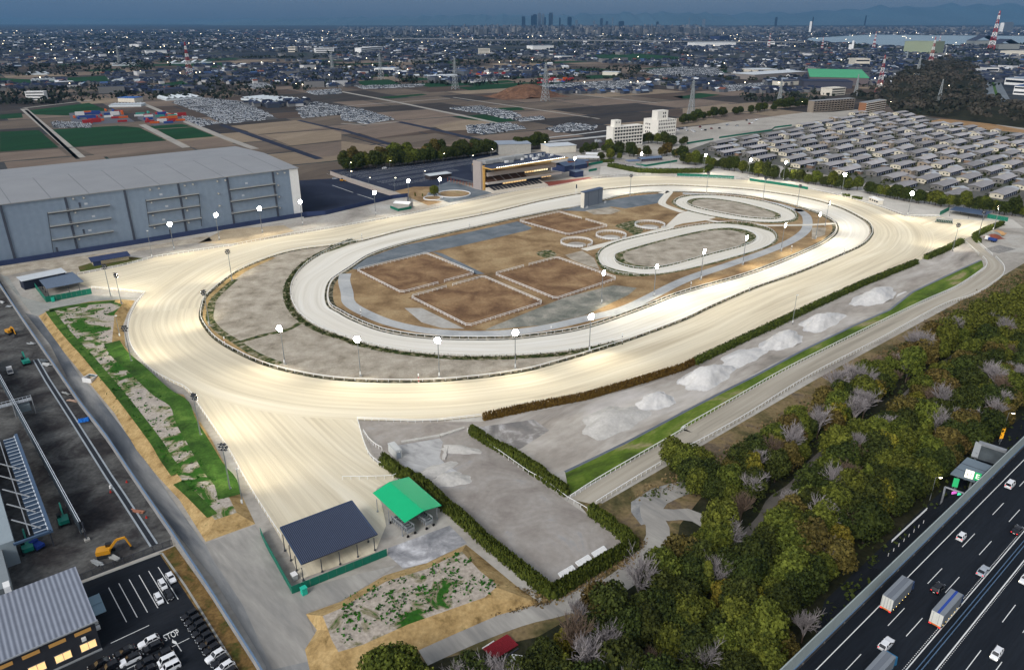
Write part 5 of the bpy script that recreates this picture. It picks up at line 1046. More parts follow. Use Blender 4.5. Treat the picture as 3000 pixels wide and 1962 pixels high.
hedge(pts(0, ('P3',(115,800),(540,885),(900,890),(1450,885),(1530,825))), 6, 3.6, 'broad clipped hedge before the walkway roofs beside the stand', HG, 26, .4)
hedge(pts(0, ('P3',(0,745),(180,735))), 4, 2.6, 'short clipped hedge left of the walkway roofs', HG, 26, .35)
hedge(pts(0, ('F',(1180,432),(1250,440))), 3, 1.8, 'small clipped bush hedge behind the bend rail', HG, 40, .3); hedge(pts(0, ('F',(1115,415),(1165,418))), 3, 1.6, 'small low hedge left of the judge booth', HG, 40, .3)

# ---------------------------------------------------------------- floodlight posts
LENS = mat('floodlight_lens', lin(255, 252, 240), emit=(1, .93, .74), estr=90, var=0)
HOUS = mat('floodlight_housing', lin(34, 36, 40), var=.05); POLE = mat('pole_grey', lin(128, 132, 134), rough=.45, metal=.3, var=.05)
b = MB(); b.tube((0, 0, 0), (0, 0, 16.2), .24, .13, 10); POLE_ME = b.build('pole', POLE); pole_me = POLE_ME.data; bpy.data.objects.remove(POLE_ME)
b = MB(); b.bar((-1.4, 0, 16.6), (1.4, 0, 16.6), .16); b.bar((-1.4, 0, 17.6), (1.4, 0, 17.6), .16); b.bar((-1.4, 0, 15.6), (1.4, 0, 15.6), .16); b.bar((0, 0, 15.4), (0, 0, 17.7), .2); t = b.build('crossarm', STEEL_DARK); arm_me = t.data; bpy.data.objects.remove(t)
b = MB(); b.tube((0, .28, .1), (0, -.3, -.12), .3, .48, 12); t = b.build('floodlight', HOUS); lampm = t.data; bpy.data.objects.remove(t)
b = MB(); b.tube((0, -.305, -.122), (0, -.33, -.13), .45, .45, 12); t = b.build('lens', LENS); lens_me = t.data; bpy.data.objects.remove(t)
b = MB(); b.box((0, -.3, 1.6), (.55, .4, 1.3)); t = b.build('control_box', mat('box_white', lin(206, 208, 206), var=.05)); box_me = t.data; bpy.data.objects.remove(t)
b = MB(); b.box((0, 0, .15), (1.1, 1.1, .5)); t = b.build('footing', CONC); foot_me = t.data; bpy.data.objects.remove(t)
def child(parent, name, me, loc=(0, 0, 0), rz=0):
 o = link(bpy.data.objects.new(name, me)); o.parent = parent; o.location = loc; o.rotation_euler = (0, 0, rz); return o
SPOT = bpy.data.lights.new('track_flood', 'SPOT'); SPOT.energy = 8800; SPOT.spot_size = R(128); SPOT.spot_blend = .75; SPOT.color = (1.0, .90, .70); SPOT.shadow_soft_size = .9
def flood_post(c, base, aim, label, lit=True, n=4, power=1.0, reach=20):
 p = at(c, *base); a = at(aim[0], *aim[1:]) if isinstance(aim[0], str) else p + Vector(aim); d = a - p; d.z = 0; rz = math.atan2(d.y, d.x) + math.pi/2
 e = thing('floodlight_post', label, 'floodlight', (p.x, p.y, .3), rz, 'floodlight posts round the course')
 child(e, 'pole', pole_me); child(e, 'crossarm', arm_me); child(e, 'control_box', box_me); child(e, 'footing', foot_me)
 for row, m_ in ((15.7, 2), (16.6, 3), (17.5, 2)):
  for k in range(m_):
   f = child(e, 'floodlight', lampm, ((k - (m_ - 1)/2)*.98, -.2, row - .1)); child(f, 'lens', lens_me)
 if lit:
  s = link(bpy.data.objects.new('floodlight_beam', SPOT)); s.parent = e; s.location = (0, -1.0, 16.6)
  s.rotation_euler = (math.atan2(reach, 16.6), 0, 0)
  if power != 1: s.data = SPOT.copy(); s.data.energy = SPOT.energy*power
  s.rotation_euler = (-math.atan2(reach, 16.6), 0, 0)
 return e
IN = (-1*V2*1).to_tuple()
fp = flood_post
S_ = lambda *v: v
down = tuple(-V2*20)
# inner row, lit, along the back straight
for i, (c, b_) in enumerate((('H', (135, 485)), ('H', (684, 492)), ('H', (1212, 432)), ('H', (1728, 312)), ('E', (1813, 1168)), ('E', (2178, 1118)), ('F', (125, 1002)), ('F', (418, 897)), ('F', (684, 803)), ('F', (925, 718)))):
 nm = ('first', 'second', 'third', 'fourth', 'fifth', 'sixth', 'seventh', 'eighth', 'ninth', 'tenth')[i]
 aim = {0: ('H', 60, 640), 1: ('H', 600, 650), 2: ('H', 1250, 600), 3: ('H', 1850, 440)}.get(i, None)
 fp(c, b_, aim or tuple(-V2*30 + U2*3), nm + ' lit floodlight post from the left in the row inside the back straight', reach=21, power=2.0 if i > 3 else 1.0)
for i, (c, b_, aim, w) in enumerate((('F', (992, 628), ('F', 1200, 640), 'right bend by the white path'), ('F', (796, 497), ('F', 950, 420), 'right bend above the far oval'), ('F', (560, 437), ('F', 620, 350), 'far bend above the oval end'), ('F', (165, 397), ('F', 180, 325), 'far bend below the green screen'),
  ('E', (2012, 417), ('E', 2000, 320), 'far bend beside the video board'), ('D', (1620, 1008), ('D', 1480, 900), 'left end of the home straight'), ('G', (1463, 133), ('G', 1150, 60), 'left bend on the straw edge'), ('G', (1988, 402), ('G', 1750, 560), 'grey soil of the left bend'))):
 fp(c, b_, aim, 'dark backed floodlight post on the inside of the ' + w, n=3)
for i, (c, b_) in enumerate((('D', (1215, 792)), ('D', (1530, 722)), ('D', (1830, 672)), ('D', (2110, 618)), ('E', (240, 548)))):
 fp(c, b_, tuple(-V2*24), ('first', 'second', 'third', 'fourth', 'fifth')[i] + ' lit floodlight post from the left before the grey warehouse', reach=22)
for c, b_, aim, w in (('P2', (1135, 820), down, 'on the dry lawn by the white gabled hut'), ('P2', (1570, 790), down, 'beside the small kerbed bed before the stand'), ('P1', (1530, 560), down, 'beside the navy kiosk on the red paving'), ('P3', (545, 872), down, 'behind the clipped hedge on the far bend'), ('P3', (1434, 892), down, 'at the right end of the clipped hedge'), ('P3', (2053, 968), down, 'between the two green screens'),
  ('F', (698, 312), down, 'before the dark trees and barns'), ('F', (1106, 408), ('F', 1080, 500), 'near the judge booth'), ('F', (1568, 553), ('F', 1480, 660), 'at the corner of the right chute rail'), ('F', (2165, 662), ('F', 2040, 640), 'beside the blue roofed shelter'), ('F', (1880, 802), ('F', 1780, 690), 'beside the hedge at the right chute')):
 fp(c, b_, aim, 'lit floodlight post ' + w, reach=20, power=1.4)
for c, b_, aim, w in (('Q1', (1550, 345), ('D', 900, 1000), 'at the double rail of the upper left chute'), ('Q1', (1705, 478), ('D', 1150, 1080), 'on the top corner of the grass bank'), ('Q1', (1846, 1292), ('G', 1080, 250), 'on the green bank beside the left bend'), ('G', (1406, 928), ('G', 1700, 760), 'on the bank at the lower chute'), ('J', (1612, 118), ('G', 1850, 1000), 'at the foot of the grass bank by the lower chute')):
 fp(c, b_, aim, 'dark backed floodlight post ' + w, n=3)
fp('F', (2060, 703), ('F', 1950, 650), 'slim floodlight post behind the bent hedge', n=2, power=.4)
def slim_pole(c, base, label, h=14, lamp=False):
 p = at(c, *base); e = thing('slim_pole', label, 'pole', (p.x, p.y, .3), 0, 'slim grey poles'); b = MB(); b.tube((0, 0, 0), (0, 0, h), .17, .1, 8); b.build('pole', POLE, e); b = MB(); b.box((0, -.25, 1.5), (.5, .35, 1.1)); b.build('control_box', mat('box_white', (0,)*4), e)
 b = MB(); b.box((.25, 0, h - .4), (.9, .35, .35)); b.build('camera_head', WHITE, e)
for c, b_, lab, h in (('D', (1063, 848), 'slim grey pole left of the warehouse floodlights', 17), ('J', (1693, 193), 'slim grey pole beside the floodlight at the lower chute', 13), ('I', (763, 122), 'slim grey pole in the clipped hedge by the heaps', 15), ('Q1', (1680, 905), 'short grey pole on the straw slope of the bank', 11),
  ('P3', (475, 858), 'slim pole beside the lit post behind the clipped hedge', 15), ('P3', (960, 884), 'slim white pole in the middle of the clipped hedge', 15), ('P3', (1412, 888), 'slim pole at the right end of the clipped hedge', 15)):
 slim_pole(c, b_, lab, h)
CARL = mat('street_lamp_glow', lin(255, 245, 220), emit=(1, .86, .6), estr=30, var=0)
def street_lamp(p, label, h=8, arm=1.2, rz=0, group='street lamps', lit=True, col=None, name='street_lamp'):
 e = thing(name, label, 'street lamp', (p.x, p.y, .2), rz, group); b = MB(); b.tube((0, 0, 0), (0, 0, h), .12, .08, 8); b.bar((0, 0, h), (arm, 0, h + .1), .1); b.build('pole', POLE, e)
 b = MB(); b.box((arm, 0, h + .05), (.9, .4, .2)); b.build('lamp_head', HOUS, e); b = MB(); b.box((arm, 0, h - .12), (.75, .34, .16)); b.build('lamp_glass', CARL if lit else WHITE, e); return e
for (x, y), hh, lab in (((318, 402), 9, 'at the left corner of the car park'), ((868, 362), 8, 'at the tree row by the white van'), ((1610, 257), 8, 'at the middle of the tree row'), ((2010, 395), 15, 'in the car park beside the stand tower'), ((2280, 280), 14, 'behind the grandstand roof'), ((1343, 512), 8, 'among the parking bays by the gate building'), ((938, 665), 11, 'at the end of the pale panel wall'), ((575, 575), 6, 'behind the pale panel wall'), ((320, 485), 6, 'at the far end of the pale panel wall')):
 street_lamp(at('P2', x, y), 'thin lit street lamp ' + lab, hh, 1.2, 0, 'car park lamps')
street_lamp(at('P1', 1110, 180), 'street lamp beyond the halls behind the stand', 8, 1.2, 0, 'car park lamps')
# ================================================================= TREES
def proj(p):
 X, Y, Z = p[0], p[1], p[2] - CAM_H; zc = Y*cp - Z*sp
 return (1500 + FOCAL*X/zc, 981 - FOCAL*(Y*sp + Z*cp)/zc) if zc > 1 else (-1e9, -1e9)
def in_view(p, m=60): x, y = proj(p); return -m < x < 3000 + m and -m < y < 1962 + m
G1 = leaf_mat('leaf_olive', lin(38, 48, 14), lin(106, 112, 42), hue=.012); G2 = leaf_mat('leaf_dark', lin(20, 30, 12), lin(72, 80, 32)); G3 = leaf_mat('leaf_yellow', lin(64, 66, 18), lin(132, 122, 44)); G4 = leaf_mat('leaf_brown', lin(50, 46, 20), lin(108, 94, 48))
BARK = mat('bark', lin(74, 64, 54), var=.2, scale=2); TWIG = mat('bare_twig', lin(138, 132, 132), var=.2, scale=1, rnd=.15); TWIG2 = mat('bare_twig_brown', lin(104, 88, 74), var=.2, rnd=.15); BLOSSOM = mat('white_blossom', lin(214, 206, 200), var=.1)
def crown_mesh(seed, rad=4.2, h=8.0, z0=3.0, n=2100, lobes=15, size=.36, cone=0.0, name='crown'):
 r = np.random.default_rng(seed); L = []
 for k in range(lobes):
  f = (k + .5)/lobes; zz = f*.9 + .05; rr = (1 - cone*zz)*math.sqrt(max(.08, 1 - (2*zz*.92 - .82)**2)); a = k*2.4 + r.random()
  L.append((math.cos(a)*rr*rad*.62*(.55 + .6*r.random()), math.sin(a)*rr*rad*.62*(.55 + .6*r.random()), z0 + h*zz*.86, rad*(.34 + .22*r.random())*(1 - .5*cone*zz)))
 L = np.array(L); w = L[:, 3]**2; idx = r.choice(lobes, n, p=w/w.sum()); d = r.normal(size=(n, 3)); d[:, 2] = np.abs(d[:, 2])*1.1 - .35; d /= np.linalg.norm(d, axis=1)[:, None]
 C = L[idx, :3] + d*(L[idx, 3]*(.78 + .3*r.random(n)))[:, None]; N = d + r.normal(size=(n, 3))*.55; N /= np.linalg.norm(N, axis=1)[:, None]
 v, f = quads_np(C, N, size*(.55 + .9*r.random(n)), r); return v, f
def tree_proto(name, label, seed, m, rad=4.2, h=8.0, z0=2.6, n=2100, lobes=15, size=.36, cone=0.0, bark=BARK, group=None):
 e = thing(name, label, 'tree', (0, 0, -500), 0, group); b = MB(); b.tube((0, 0, -.3), (.1, .1, z0 + h*.35), rad*.07, rad*.04, 7)
 r = random.Random(seed)
 for k in range(4): a = k*1.57 + r.random(); b.tube((0, 0, z0*.8 + k*.4), (math.cos(a)*rad*.5, math.sin(a)*rad*.5, z0 + h*.4), rad*.035, rad*.012, 5)
 b.build('trunk', bark, e); v, f = crown_mesh(seed, rad, h, z0, n, lobes, size, cone); o = link(bpy.data.objects.new('crown', np_mesh('crown', v, f, m))); o.parent = e; return e
def bare_proto(name, label, seed, m, h=10.5, spread=3.2, n=230, blossom=False):
 e = thing(name, label, 'tree', (0, 0, -500)); r = random.Random(seed); b = MB(); b.tube((0, 0, -.3), (0, 0, h*.4), .2, .13, 6); b.build('trunk', TWIG2, e); b = MB()
 def br(p, d, l, w, k):
  q = p + d*l; b.tube(p, q, w, w*.55, 3)
  if k == 0: return
  for _ in range(4 if k > 1 else 3):
   t = .4 + .6*r.random(); nd = (d + Vector((r.gauss(0, .42), r.gauss(0, .42), r.gauss(.14, .22)))).normalized(); br(p + d*l*t, nd, l*(.6 + .25*r.random()), w*.6, k - 1)
 for k in range(9): a = k*.7 + r.random()*.5; br(Vector((0, 0, h*.22 + k*.25)), Vector((math.cos(a)*.42, math.sin(a)*.42, 1)).normalized(), h*.3, .2, 3)
 b.build('branches', m, e)
 if blossom:
  rr = np.random.default_rng(seed); C = rr.normal(size=(420, 3))*np.array([1.3, 1.3, 1.6]) + np.array([0, 0, h*.62]); N = rr.normal(size=(420, 3)); N /= np.linalg.norm(N, axis=1)[:, None]; v, f = quads_np(C, N, np.full(420, .09), rr)
  o = link(bpy.data.objects.new('blossom', np_mesh('blossom', v, f, BLOSSOM))); o.parent = e
 return e
WOODL = {'a': 'olive green broadleaf tree in the wood between the gallop and the expressway', 'b': 'dark green dense tree in the wood between the gallop and the expressway', 'c': 'yellow green tree standing out in the wood by the expressway', 'd': 'brownish green tree in the wood by the expressway', 'e': 'narrow conical tree rising in the wood by the expressway', 'n': 'bare grey twigged tree standing in the wood by the expressway', 'm': 'bare brown twigged tree standing in the wood by the expressway'}
PR = {'a': [tree_proto('broadleaf_tree', WOODL['a'], 10 + k, G1, 4.1, 8.5 - 1.2*(k % 2), 2.6, 5200, 30, .2) for k in range(4)], 'b': [tree_proto('broadleaf_tree', WOODL['b'], 30 + k, G2, 4.2, 8.6 - k, 2.4, 4800, 28, .21) for k in range(3)],
   'c': [tree_proto('broadleaf_tree', WOODL['c'], 50 + k, G3, 3.8, 7.0, 2.6, 3000, 18, .23) for k in range(2)], 'd': [tree_proto('broadleaf_tree', WOODL['d'], 60 + k, G4, 4.2, 7.0, 2.6, 3000, 18, .24) for k in range(2)],
   'e': [tree_proto('conical_tree', WOODL['e'], 70, G1, 2.6, 9.5, 1.5, 2000, 16, .22, .75)], 'n': [bare_proto('bare_tree', WOODL['n'], 80 + k, TWIG) for k in range(3)], 'm': [bare_proto('bare_tree', WOODL['m'], 90, TWIG2, 10, 3)]}
used = set()
def put(kind, p, label=None, group=None, sc=1.0, rr=random):
 pr = rr.choice(PR[kind]); s = sc*(.72 + .55*rr.random()); rz = rr.random()*6.28
 if pr.name in used: e = copy_tree(pr)
 else: used.add(pr.name); e = pr
 e.location = (p[0], p[1], p[2] if len(p) > 2 else .15); e.rotation_euler = (0, 0, rz); e.scale = (s, s, s*(.9 + .25*rr.random()))
 e['label'] = label or WOODL[kind]; e['group'] = group or 'trees of the wood by the expressway'; return e
WOOD = [Vector(p) for p in pts(0, ('O',(2560,610),(2380,700),(2250,757),(2060,858),(1930,940),(1850,1010),(1740,1085),(1650,1130),(1612,1175),(1600,1195),(1700,1225),(1620,1290),(1575,1320),(1520,1385),(1370,1445),(1300,1475),(1275,1530),(1240,1600),(1080,1600),(900,1590),(880,1700),(1500,2000),(2400,1700),(2900,1200)))]
TRAIL = spline(pts(0, ('L',(380,470),(560,300),(640,160),(760,80),(840,0)), ('I',(900,1110),(1080,960),(1350,830),(1550,640),(1700,500),(1950,320),(2200,200))), 6)
ROADK = spline(pts(0, ('K',(560,1240),(900,1090),(1250,960),(1500,900),(1800,810),(2050,640),(2180,480),(2210,360),(2160,250),(2190,160),(2380,70)), ('L',(150,300),(300,380),(380,470))), 6)
pipes = at('R3', 850, 1230); boardp = at('R3', 1040, 1355)
rw = random.Random(21); cand = []
s = -70
while s < 560:
 t = 51
 while t < 190:
  p = st(s + rw.uniform(-2.2, 2.2), t + rw.uniform(-2.2, 2.2)); t += 5.3
  if not inside(p, WOOD) or not in_view((p.x, p.y, 5), 120): continue
  tt = p.dot(V2)
  if tt < 52 or min((p - q).length for q in TRAIL) < 4.2 or min((p - q).length for q in ROADK) < 5.2 or (p - pipes).length < 9.5 or (p - boardp).length < 7: continue
  if tt < 61 and 135 < p.dot(U2) < 300: continue
  cand.append(p)
 s += 5.3
cand.sort(key=lambda p: p.length); print('wood trees', len(cand))
big = [p for i, p in enumerate(cand)]
nev = 0; rest = []
for i, p in enumerate(big):
 h = math.sin(p.x*.055 + 1.3)*math.cos(p.y*.048) + rw.gauss(0, .45); r_ = rw.random()
 if r_ < .19: put('n' if rw.random() < .75 else 'm', p, sc=1.0, rr=rw); continue
 if nev >= 300: rest.append(p); continue
 nev += 1
 k = 'e' if r_ > .965 else 'c' if r_ > .925 else 'd' if r_ > .81 else 'b' if (h > .25 or p.dot(V2) < 85 and rw.random() < .6) else 'a'
 put(k, p, rr=rw)
if rest:
 V = []; Fc = []; off = 0; base = [crown_mesh(200 + k, 4.0, 7.5, 2.6, 2200, 22, .28) for k in range(4)]
 for p in rest:
  v, f = base[rw.randrange(4)]; a = rw.random()*6.28; c_, s_ = math.cos(a), math.sin(a); k = .85 + .35*rw.random(); v2 = np.column_stack([(v[:, 0]*c_ - v[:, 1]*s_)*k + p.x, (v[:, 0]*s_ + v[:, 1]*c_)*k + p.y, v[:, 2]*k + .1]); V.append(v2); Fc.append(f + off); off += len(v2)
 o = link(bpy.data.objects.new('far_trees', np_mesh('far_trees', np.vstack(V), np.vstack(Fc), G1))); o['kind'] = 'stuff'
pb = bare_proto('blossom_tree', 'white blossoming tree at the edge of the wood beside the expressway wall', 95, TWIG, 7, 2.6, blossom=True); p = at('L', 610, 1200); pb.location = (p.x, p.y, .2); pb['group'] = 'trees of the wood by the expressway'; pb.scale = (1.1,)*3
for k, (x, y) in enumerate(((70, 60), (110, 20), (30, 10), (150, 90), (90, 130), (190, 170))): put('bab'[k % 3], at('L', x, y), rr=rw)
for k, (x, y) in enumerate(((2395, 15), (2340, -25), (2300, -60), (2430, 60))): put('ab'[k % 2], at('K', x, y), rr=rw)
# undergrowth along the wood and the scrub slope
def undergrowth(name, poly, n, m, size, seed, hmax=.9, z=.15):
 r = np.random.default_rng(seed); xs = [p.x for p in poly]; ys = [p.y for p in poly]; C = []; pr_ = random.Random(seed)
 while len(C) < n:
  p = (pr_.uniform(min(xs), max(xs)), pr_.uniform(min(ys), max(ys)))
  if inside(p, poly):
   k = pr_.randrange(3, 9); rr = .3 + pr_.random()*.8
   for _ in range(k): C.append((p[0] + pr_.gauss(0, rr), p[1] + pr_.gauss(0, rr), z + pr_.random()*hmax))
 C = np.array(C); N = r.normal(size=C.shape) + np.array([0, 0, .8]); N /= np.linalg.norm(N, axis=1)[:, None]; v, f = quads_np(C, N, size*(.5 + r.random(len(C))), r)
 o = link(bpy.data.objects.new(name, np_mesh(name, v, f, m))); o['kind'] = 'stuff'; return o
SCR = pts(0, ('O',(2450,590),(2330,640),(2200,710),(1900,893),(1650,1040),(1480,1130),(1440,1160),(1490,1140),(1640,1120),(1740,1070),(1880,985),(2060,855),(2250,755),(2450,650)))
BR = leaf_mat('scrub_brown', lin(84, 70, 46), lin(140, 120, 84), hue=0, rnd=0); BG = leaf_mat('scrub_green', lin(40, 52, 20), lin(78, 88, 38), hue=0, rnd=0)
undergrowth('undergrowth', [p + V2*-2.5 for p in SCR], 9000, BR, .22, 5, .6); undergrowth('undergrowth', [p + V2*-5 for p in SCR], 7000, BG, .26, 6, 1.2)
undergrowth('undergrowth', WOOD, 12000, BG, .34, 7, 1.4); undergrowth('undergrowth', pts(0, ('K',(1050,950),(1480,870),(2000,600),(2120,450),(2060,420),(1480,850),(1260,780))), 2500, BR, .2, 8, .4)
undergrowth('weeds', pts(2.3, ('K',(-20,1180),(150,1100),(400,1000),(800,880),(1000,820),(1090,760),(960,650),(830,520),(600,640),(310,730),(0,870))), 700, leaf_mat('weed_green', lin(26, 66, 16), lin(52, 104, 28), hue=0, rnd=0), .26, 9, .35, 2.6)
undergrowth('weeds', pts(2.3, ('Q1',(700,540),(1250,440),(1580,420),(1560,600),(1540,980),(1700,1240)), ('Q2',(1900,150),(2200,380)), ('G',(1250,800),(1480,1150)), ('J',(1640,230),(1340,120)), ('G',(900,720),(500,280))), 1200, MATS['weed_green'], .24, 10, .3, 2.2)
_o = 1 if not inside(offset(IO_left, 3)[len(IO_left)//2], IO) else -1
undergrowth('weeds', offset(IO_left, .8*_o) + offset(IO_left, 3.4*_o)[::-1], 3500, G2, .2, 11, .45, .35)
# rows of trees behind the car park, round the white blocks and before the barns
TL = {'row': 'tall dark tree in the row behind the car park', 'block': 'dense tree near the white office blocks', 'barn': 'dark round tree in the belt before the barns', 'lot': 'dark tree in the row along the gravel lot'}
def tree_line(P, step, jit, kinds, sc, label, group, seed):
 r = random.Random(seed)
 for p in resample(P, step=step):
  e = put(r.choice(kinds), (p.x + r.uniform(-jit, jit), p.y + r.uniform(-jit, jit), .15), label, group, sc, r); e.name = 'belt_tree'
tree_line(pts(0, ('P2',(270,395),(700,345),(1200,300),(1700,235),(2300,150))), 5.5, 2, 'bbbbab', 1.35, TL['row'], 'trees behind the car park', 1); tree_line(pts(0, ('P2',(280,360),(1200,270),(2200,140))), 7, 2, 'bbbad', 1.45, TL['row'], 'trees behind the car park', 2)
tree_line(pts(0, ('P1',(760,190),(1080,165))), 6, 3, 'bb', 1.4, TL['row'], 'trees behind the car park', 3); tree_line(pts(0, ('P1',(560,170),(700,160))), 9, 3, 'bb', 1.0, TL['row'], 'trees behind the car park', 4)
tree_line(pts(0, ('P3',(140,600),(300,640),(480,680),(700,660),(900,640),(1120,700))), 8, 5, 'bbdda', 1.15, TL['block'], 'trees round the white blocks', 5); tree_line(pts(0, ('P3',(600,480),(740,470),(900,500),(1000,520),(1160,500))), 7, 4, 'bbba', 1.1, TL['block'], 'trees round the white blocks', 6)
tree_line(pts(0, ('P1',(1580,250),(1760,220),(1950,200),(2100,280),(1960,330))), 10, 5, 'bb', .95, TL['block'], 'trees round the white blocks', 7); tree_line(pts(0, ('P1',(1990,320),(2150,330))), 8, 4, 'ba', .9, TL['block'], 'trees round the white blocks', 17)
tree_line(pts(0, ('P3',(1160,760),(1500,800),(1850,870))), 3.6, 2.5, 'bbba', .95, TL['barn'], 'trees before the barns', 8); tree_line(pts(0, ('P3',(1960,890),(2150,930),(2380,980)), ('F',(760,310),(900,335),(1100,370),(1220,380))), 3.6, 2.5, 'bbba', .95, TL['barn'], 'trees before the barns', 9)
tree_line(pts(0, ('F',(1295,400),(1500,445),(1800,490),(2000,515),(2250,550),(2360,565))), 3.6, 2.2, 'bbba', .95, TL['barn'], 'trees before the barns', 10)
tree_line(pts(0, ('C',(-20,870),(150,830),(330,805),(560,780),(760,755),(900,745))), 12, 5, 'bb', 1.2, TL['lot'], 'trees along the gravel lot', 11)
put('a', at('P2', 1490, 745), 'lone dark tree in the small kerbed bed before the stand', 'bed trees', .75); put('e', at('P2', 1220, 745), 'left small young tree on the dry lawn before the stand', 'bed trees', .4); put('e', at('P2', 1325, 745), 'right small young tree on the dry lawn before the stand', 'bed trees', .4)
# the wooded hill beyond the barns
HW_ = [Vector(p) for p in pts(0, ('C',(1150,680),(1420,722),(1480,785),(1760,815),(2380,895),(2700,930),(2600,800),(2230,735),(2110,660),(2085,560),(1960,455),(1860,420),(1740,440),(1600,490),(1450,570),(1370,650)))]
rr = np.random.default_rng(44); xs = [p.x for p in HW_]; ys = [p.y for p in HW_]; C = []; ce = sum(HW_, Vector())/len(HW_); pr_ = random.Random(4)
while len(C) < 26000:
 p = (pr_.uniform(min(xs), max(xs)), pr_.uniform(min(ys), max(ys)))
 if not inside(p, HW_): continue
 dmin = min(math.hypot(p[0] - q.x, p[1] - q.y) for q in HW_); hh = 4 + 15*min(1, dmin/160) + 5*math.sin(p[0]*.02)*math.cos(p[1]*.017); rad = 3 + 3*pr_.random()
 for _ in range(26):
  d = Vector((pr_.gauss(0, 1), pr_.gauss(0, 1), abs(pr_.gauss(0, 1)))).normalized(); C.append((p[0] + d.x*rad, p[1] + d.y*rad, hh*.8 + d.z*rad*1.1, d.x, d.y, d.z))
C = np.array(C); N = C[:, 3:] + rr.normal(size=(len(C), 3))*.4; N /= np.linalg.norm(N, axis=1)[:, None]; v, f = quads_np(C[:, :3], N, 1.0 + 1.1*rr.random(len(C)), rr)
o = link(bpy.data.objects.new('far_woods', np_mesh('far_woods', v, f, leaf_mat('woods_dark', lin(26, 34, 24), lin(84, 78, 70), hue=0, rnd=0, scale=.016)))); o['kind'] = 'stuff'
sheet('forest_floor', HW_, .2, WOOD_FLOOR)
# ================================================================= SAND HEAPS, VEHICLES, MACHINES
def heap(c, xy, rx, ry, h, rz, label, m=WHITE_SAND, lobes=0, seed=0, group='sand heaps', name='sand_heap', z=.2):
 p = at(c, *xy); r = random.Random(seed); n = 34; vs = []; fs = []
 bumps = [(r.uniform(-.55, .55), r.uniform(-.45, .45), r.uniform(.16, .3), r.uniform(.25, .5)) for _ in range(lobes)]
 for j in range(n + 1):
  for i in range(n + 1):
   x = -1.05 + 2.1*i/n; y = -1.05 + 2.1*j/n; a = math.atan2(y, x); d = math.hypot(x, y)/(1 + .12*math.sin(3*a + seed) + .07*math.sin(7*a + 2*seed)); q_ = max(0, 1 - d); zz = q_*q_*(3 - 2*q_)*.35 + .75*min(1, q_*2.1)*(1 - .3*d) + .07*math.sin(4*x + seed)*(q_ > .2)
   for bx, by, br, bh in bumps: q = math.hypot(x - bx, y - by)/br; zz = max(zz, bh*max(0, 1 - q*q)**.5)
   zz += .035*math.sin(x*21 + seed)*math.sin(y*17)*(zz > .05); vs.append((x*rx, y*ry, zz*h - .03))
 for j in range(n):
  for i in range(n): a = j*(n + 1) + i; fs.append((a, a + 1, a + n + 2, a + n + 1))
 o = mesh_obj(name, vs, fs, m, smooth=True); o.location = (p.x, p.y, z); o.rotation_euler = (0, 0, rz); o.scale = (1.18, 1.25, .9) if group == 'sand heaps' else (1, 1, 1); return tag(o, label, 'heap', group)
GS = ground_mat('grey_sand_heap', [(.3, lin(169,166,160)), (.6, lin(187,184,178))], .2, 1.2, .12)
heap('H', (1900, 790), 12.5, 6.5, 2.6, YAW, 'broad rippled sand heap with rounded lumps, nearest the yard', GS, 12, 3); heap('H', (2190, 660), 7.5, 4.5, 2.9, YAW, 'small steep white sand heap, second from the yard', WHITE_SAND, 0, 5)
heap('I', (170, 490), 13, 5.5, 4.2, YAW, 'long white sand heap, third from the yard', WHITE_SAND, 5, 8); heap('I', (420, 350), 12, 4.5, 1.5, YAW, 'low flattened white sand heap between the larger ones', WHITE_SAND, 6, 9)
heap('I', (690, 240), 12.5, 5, 4.0, YAW, 'sharp ridged white sand heap in the middle of the strip', WHITE_SAND, 3, 12); heap('I', (970, 105), 14, 5, 3.9, YAW, 'long white sand heap beside the slim pole', WHITE_SAND, 6, 15); heap('F', (1340, 1120), 17, 5.5, 3.8, YAW, 'farthest white sand heap below the clipped hedge', WHITE_SAND, 5, 19)
heap('K', (760, 15), 5.5, 3.2, 1.5, YAW - .5, 'lumpy wet sand heap in the middle of the yard', GS, 9, 22); heap('R4', (1080, 1330), 6.5, 2.4, .9, YAW, 'low rounded sand ridge beside the washed patch', GS, 8, 27); heap('R4', (1420, 1040), 6, 2.2, .8, YAW - .9, 'low pale sand mound on the yard', GS, 0, 33)
for a, b_, lab, k in (((600, 940), (1130, 850), 'raised sand kerb at the top of the washed patch', 1), ((1140, 850), (1480, 740), 'curved sand kerb leading to the hedge', 2), ((1230, 1000), (1190, 1180), 'sand kerb beside the washed patch', 3)):
 p0, p1 = at('R4', *a), at('R4', *b_); b = MB(); P = resample([p0, p1], step=1.5); rk = random.Random(k)
 for p, q in zip(P, P[1:]): b.bar(p + Vector((0, 0, .3)), q + Vector((0, 0, .3 + rk.uniform(-.08, .1))), .9 + rk.random()*.5, .7)
 tag(b.build('sand_ridge', GS), lab, 'sand ridge', 'sand kerbs in the yard')
heap('P5', (1960, 700), 5, 4, 2.4, .3, 'rust red soil heap in the storage yard at the right', mat('rust_soil', lin(122, 66, 50), var=.15), 0, 41, 'soil heaps'); heap('P5', (2020, 640), 5, 4, 1.8, .8, 'ochre sand heap in the storage yard at the right', mat('ochre_sand', lin(178, 140, 96), var=.1), 0, 43, 'soil heaps'); heap('P5', (1960, 660), 5, 4, 2, .2, 'grey gravel heap in the storage yard at the right', mat('grey_gravel', lin(130, 132, 128), var=.15), 0, 45, 'soil heaps'); heap('P5', (2030, 860), 9, 5, 1.4, .5, 'dark rubble heap at the right edge', mat('rubble_grey', lin(128, 126, 122), var=.5, scale=1.5), 14, 47, 'soil heaps')
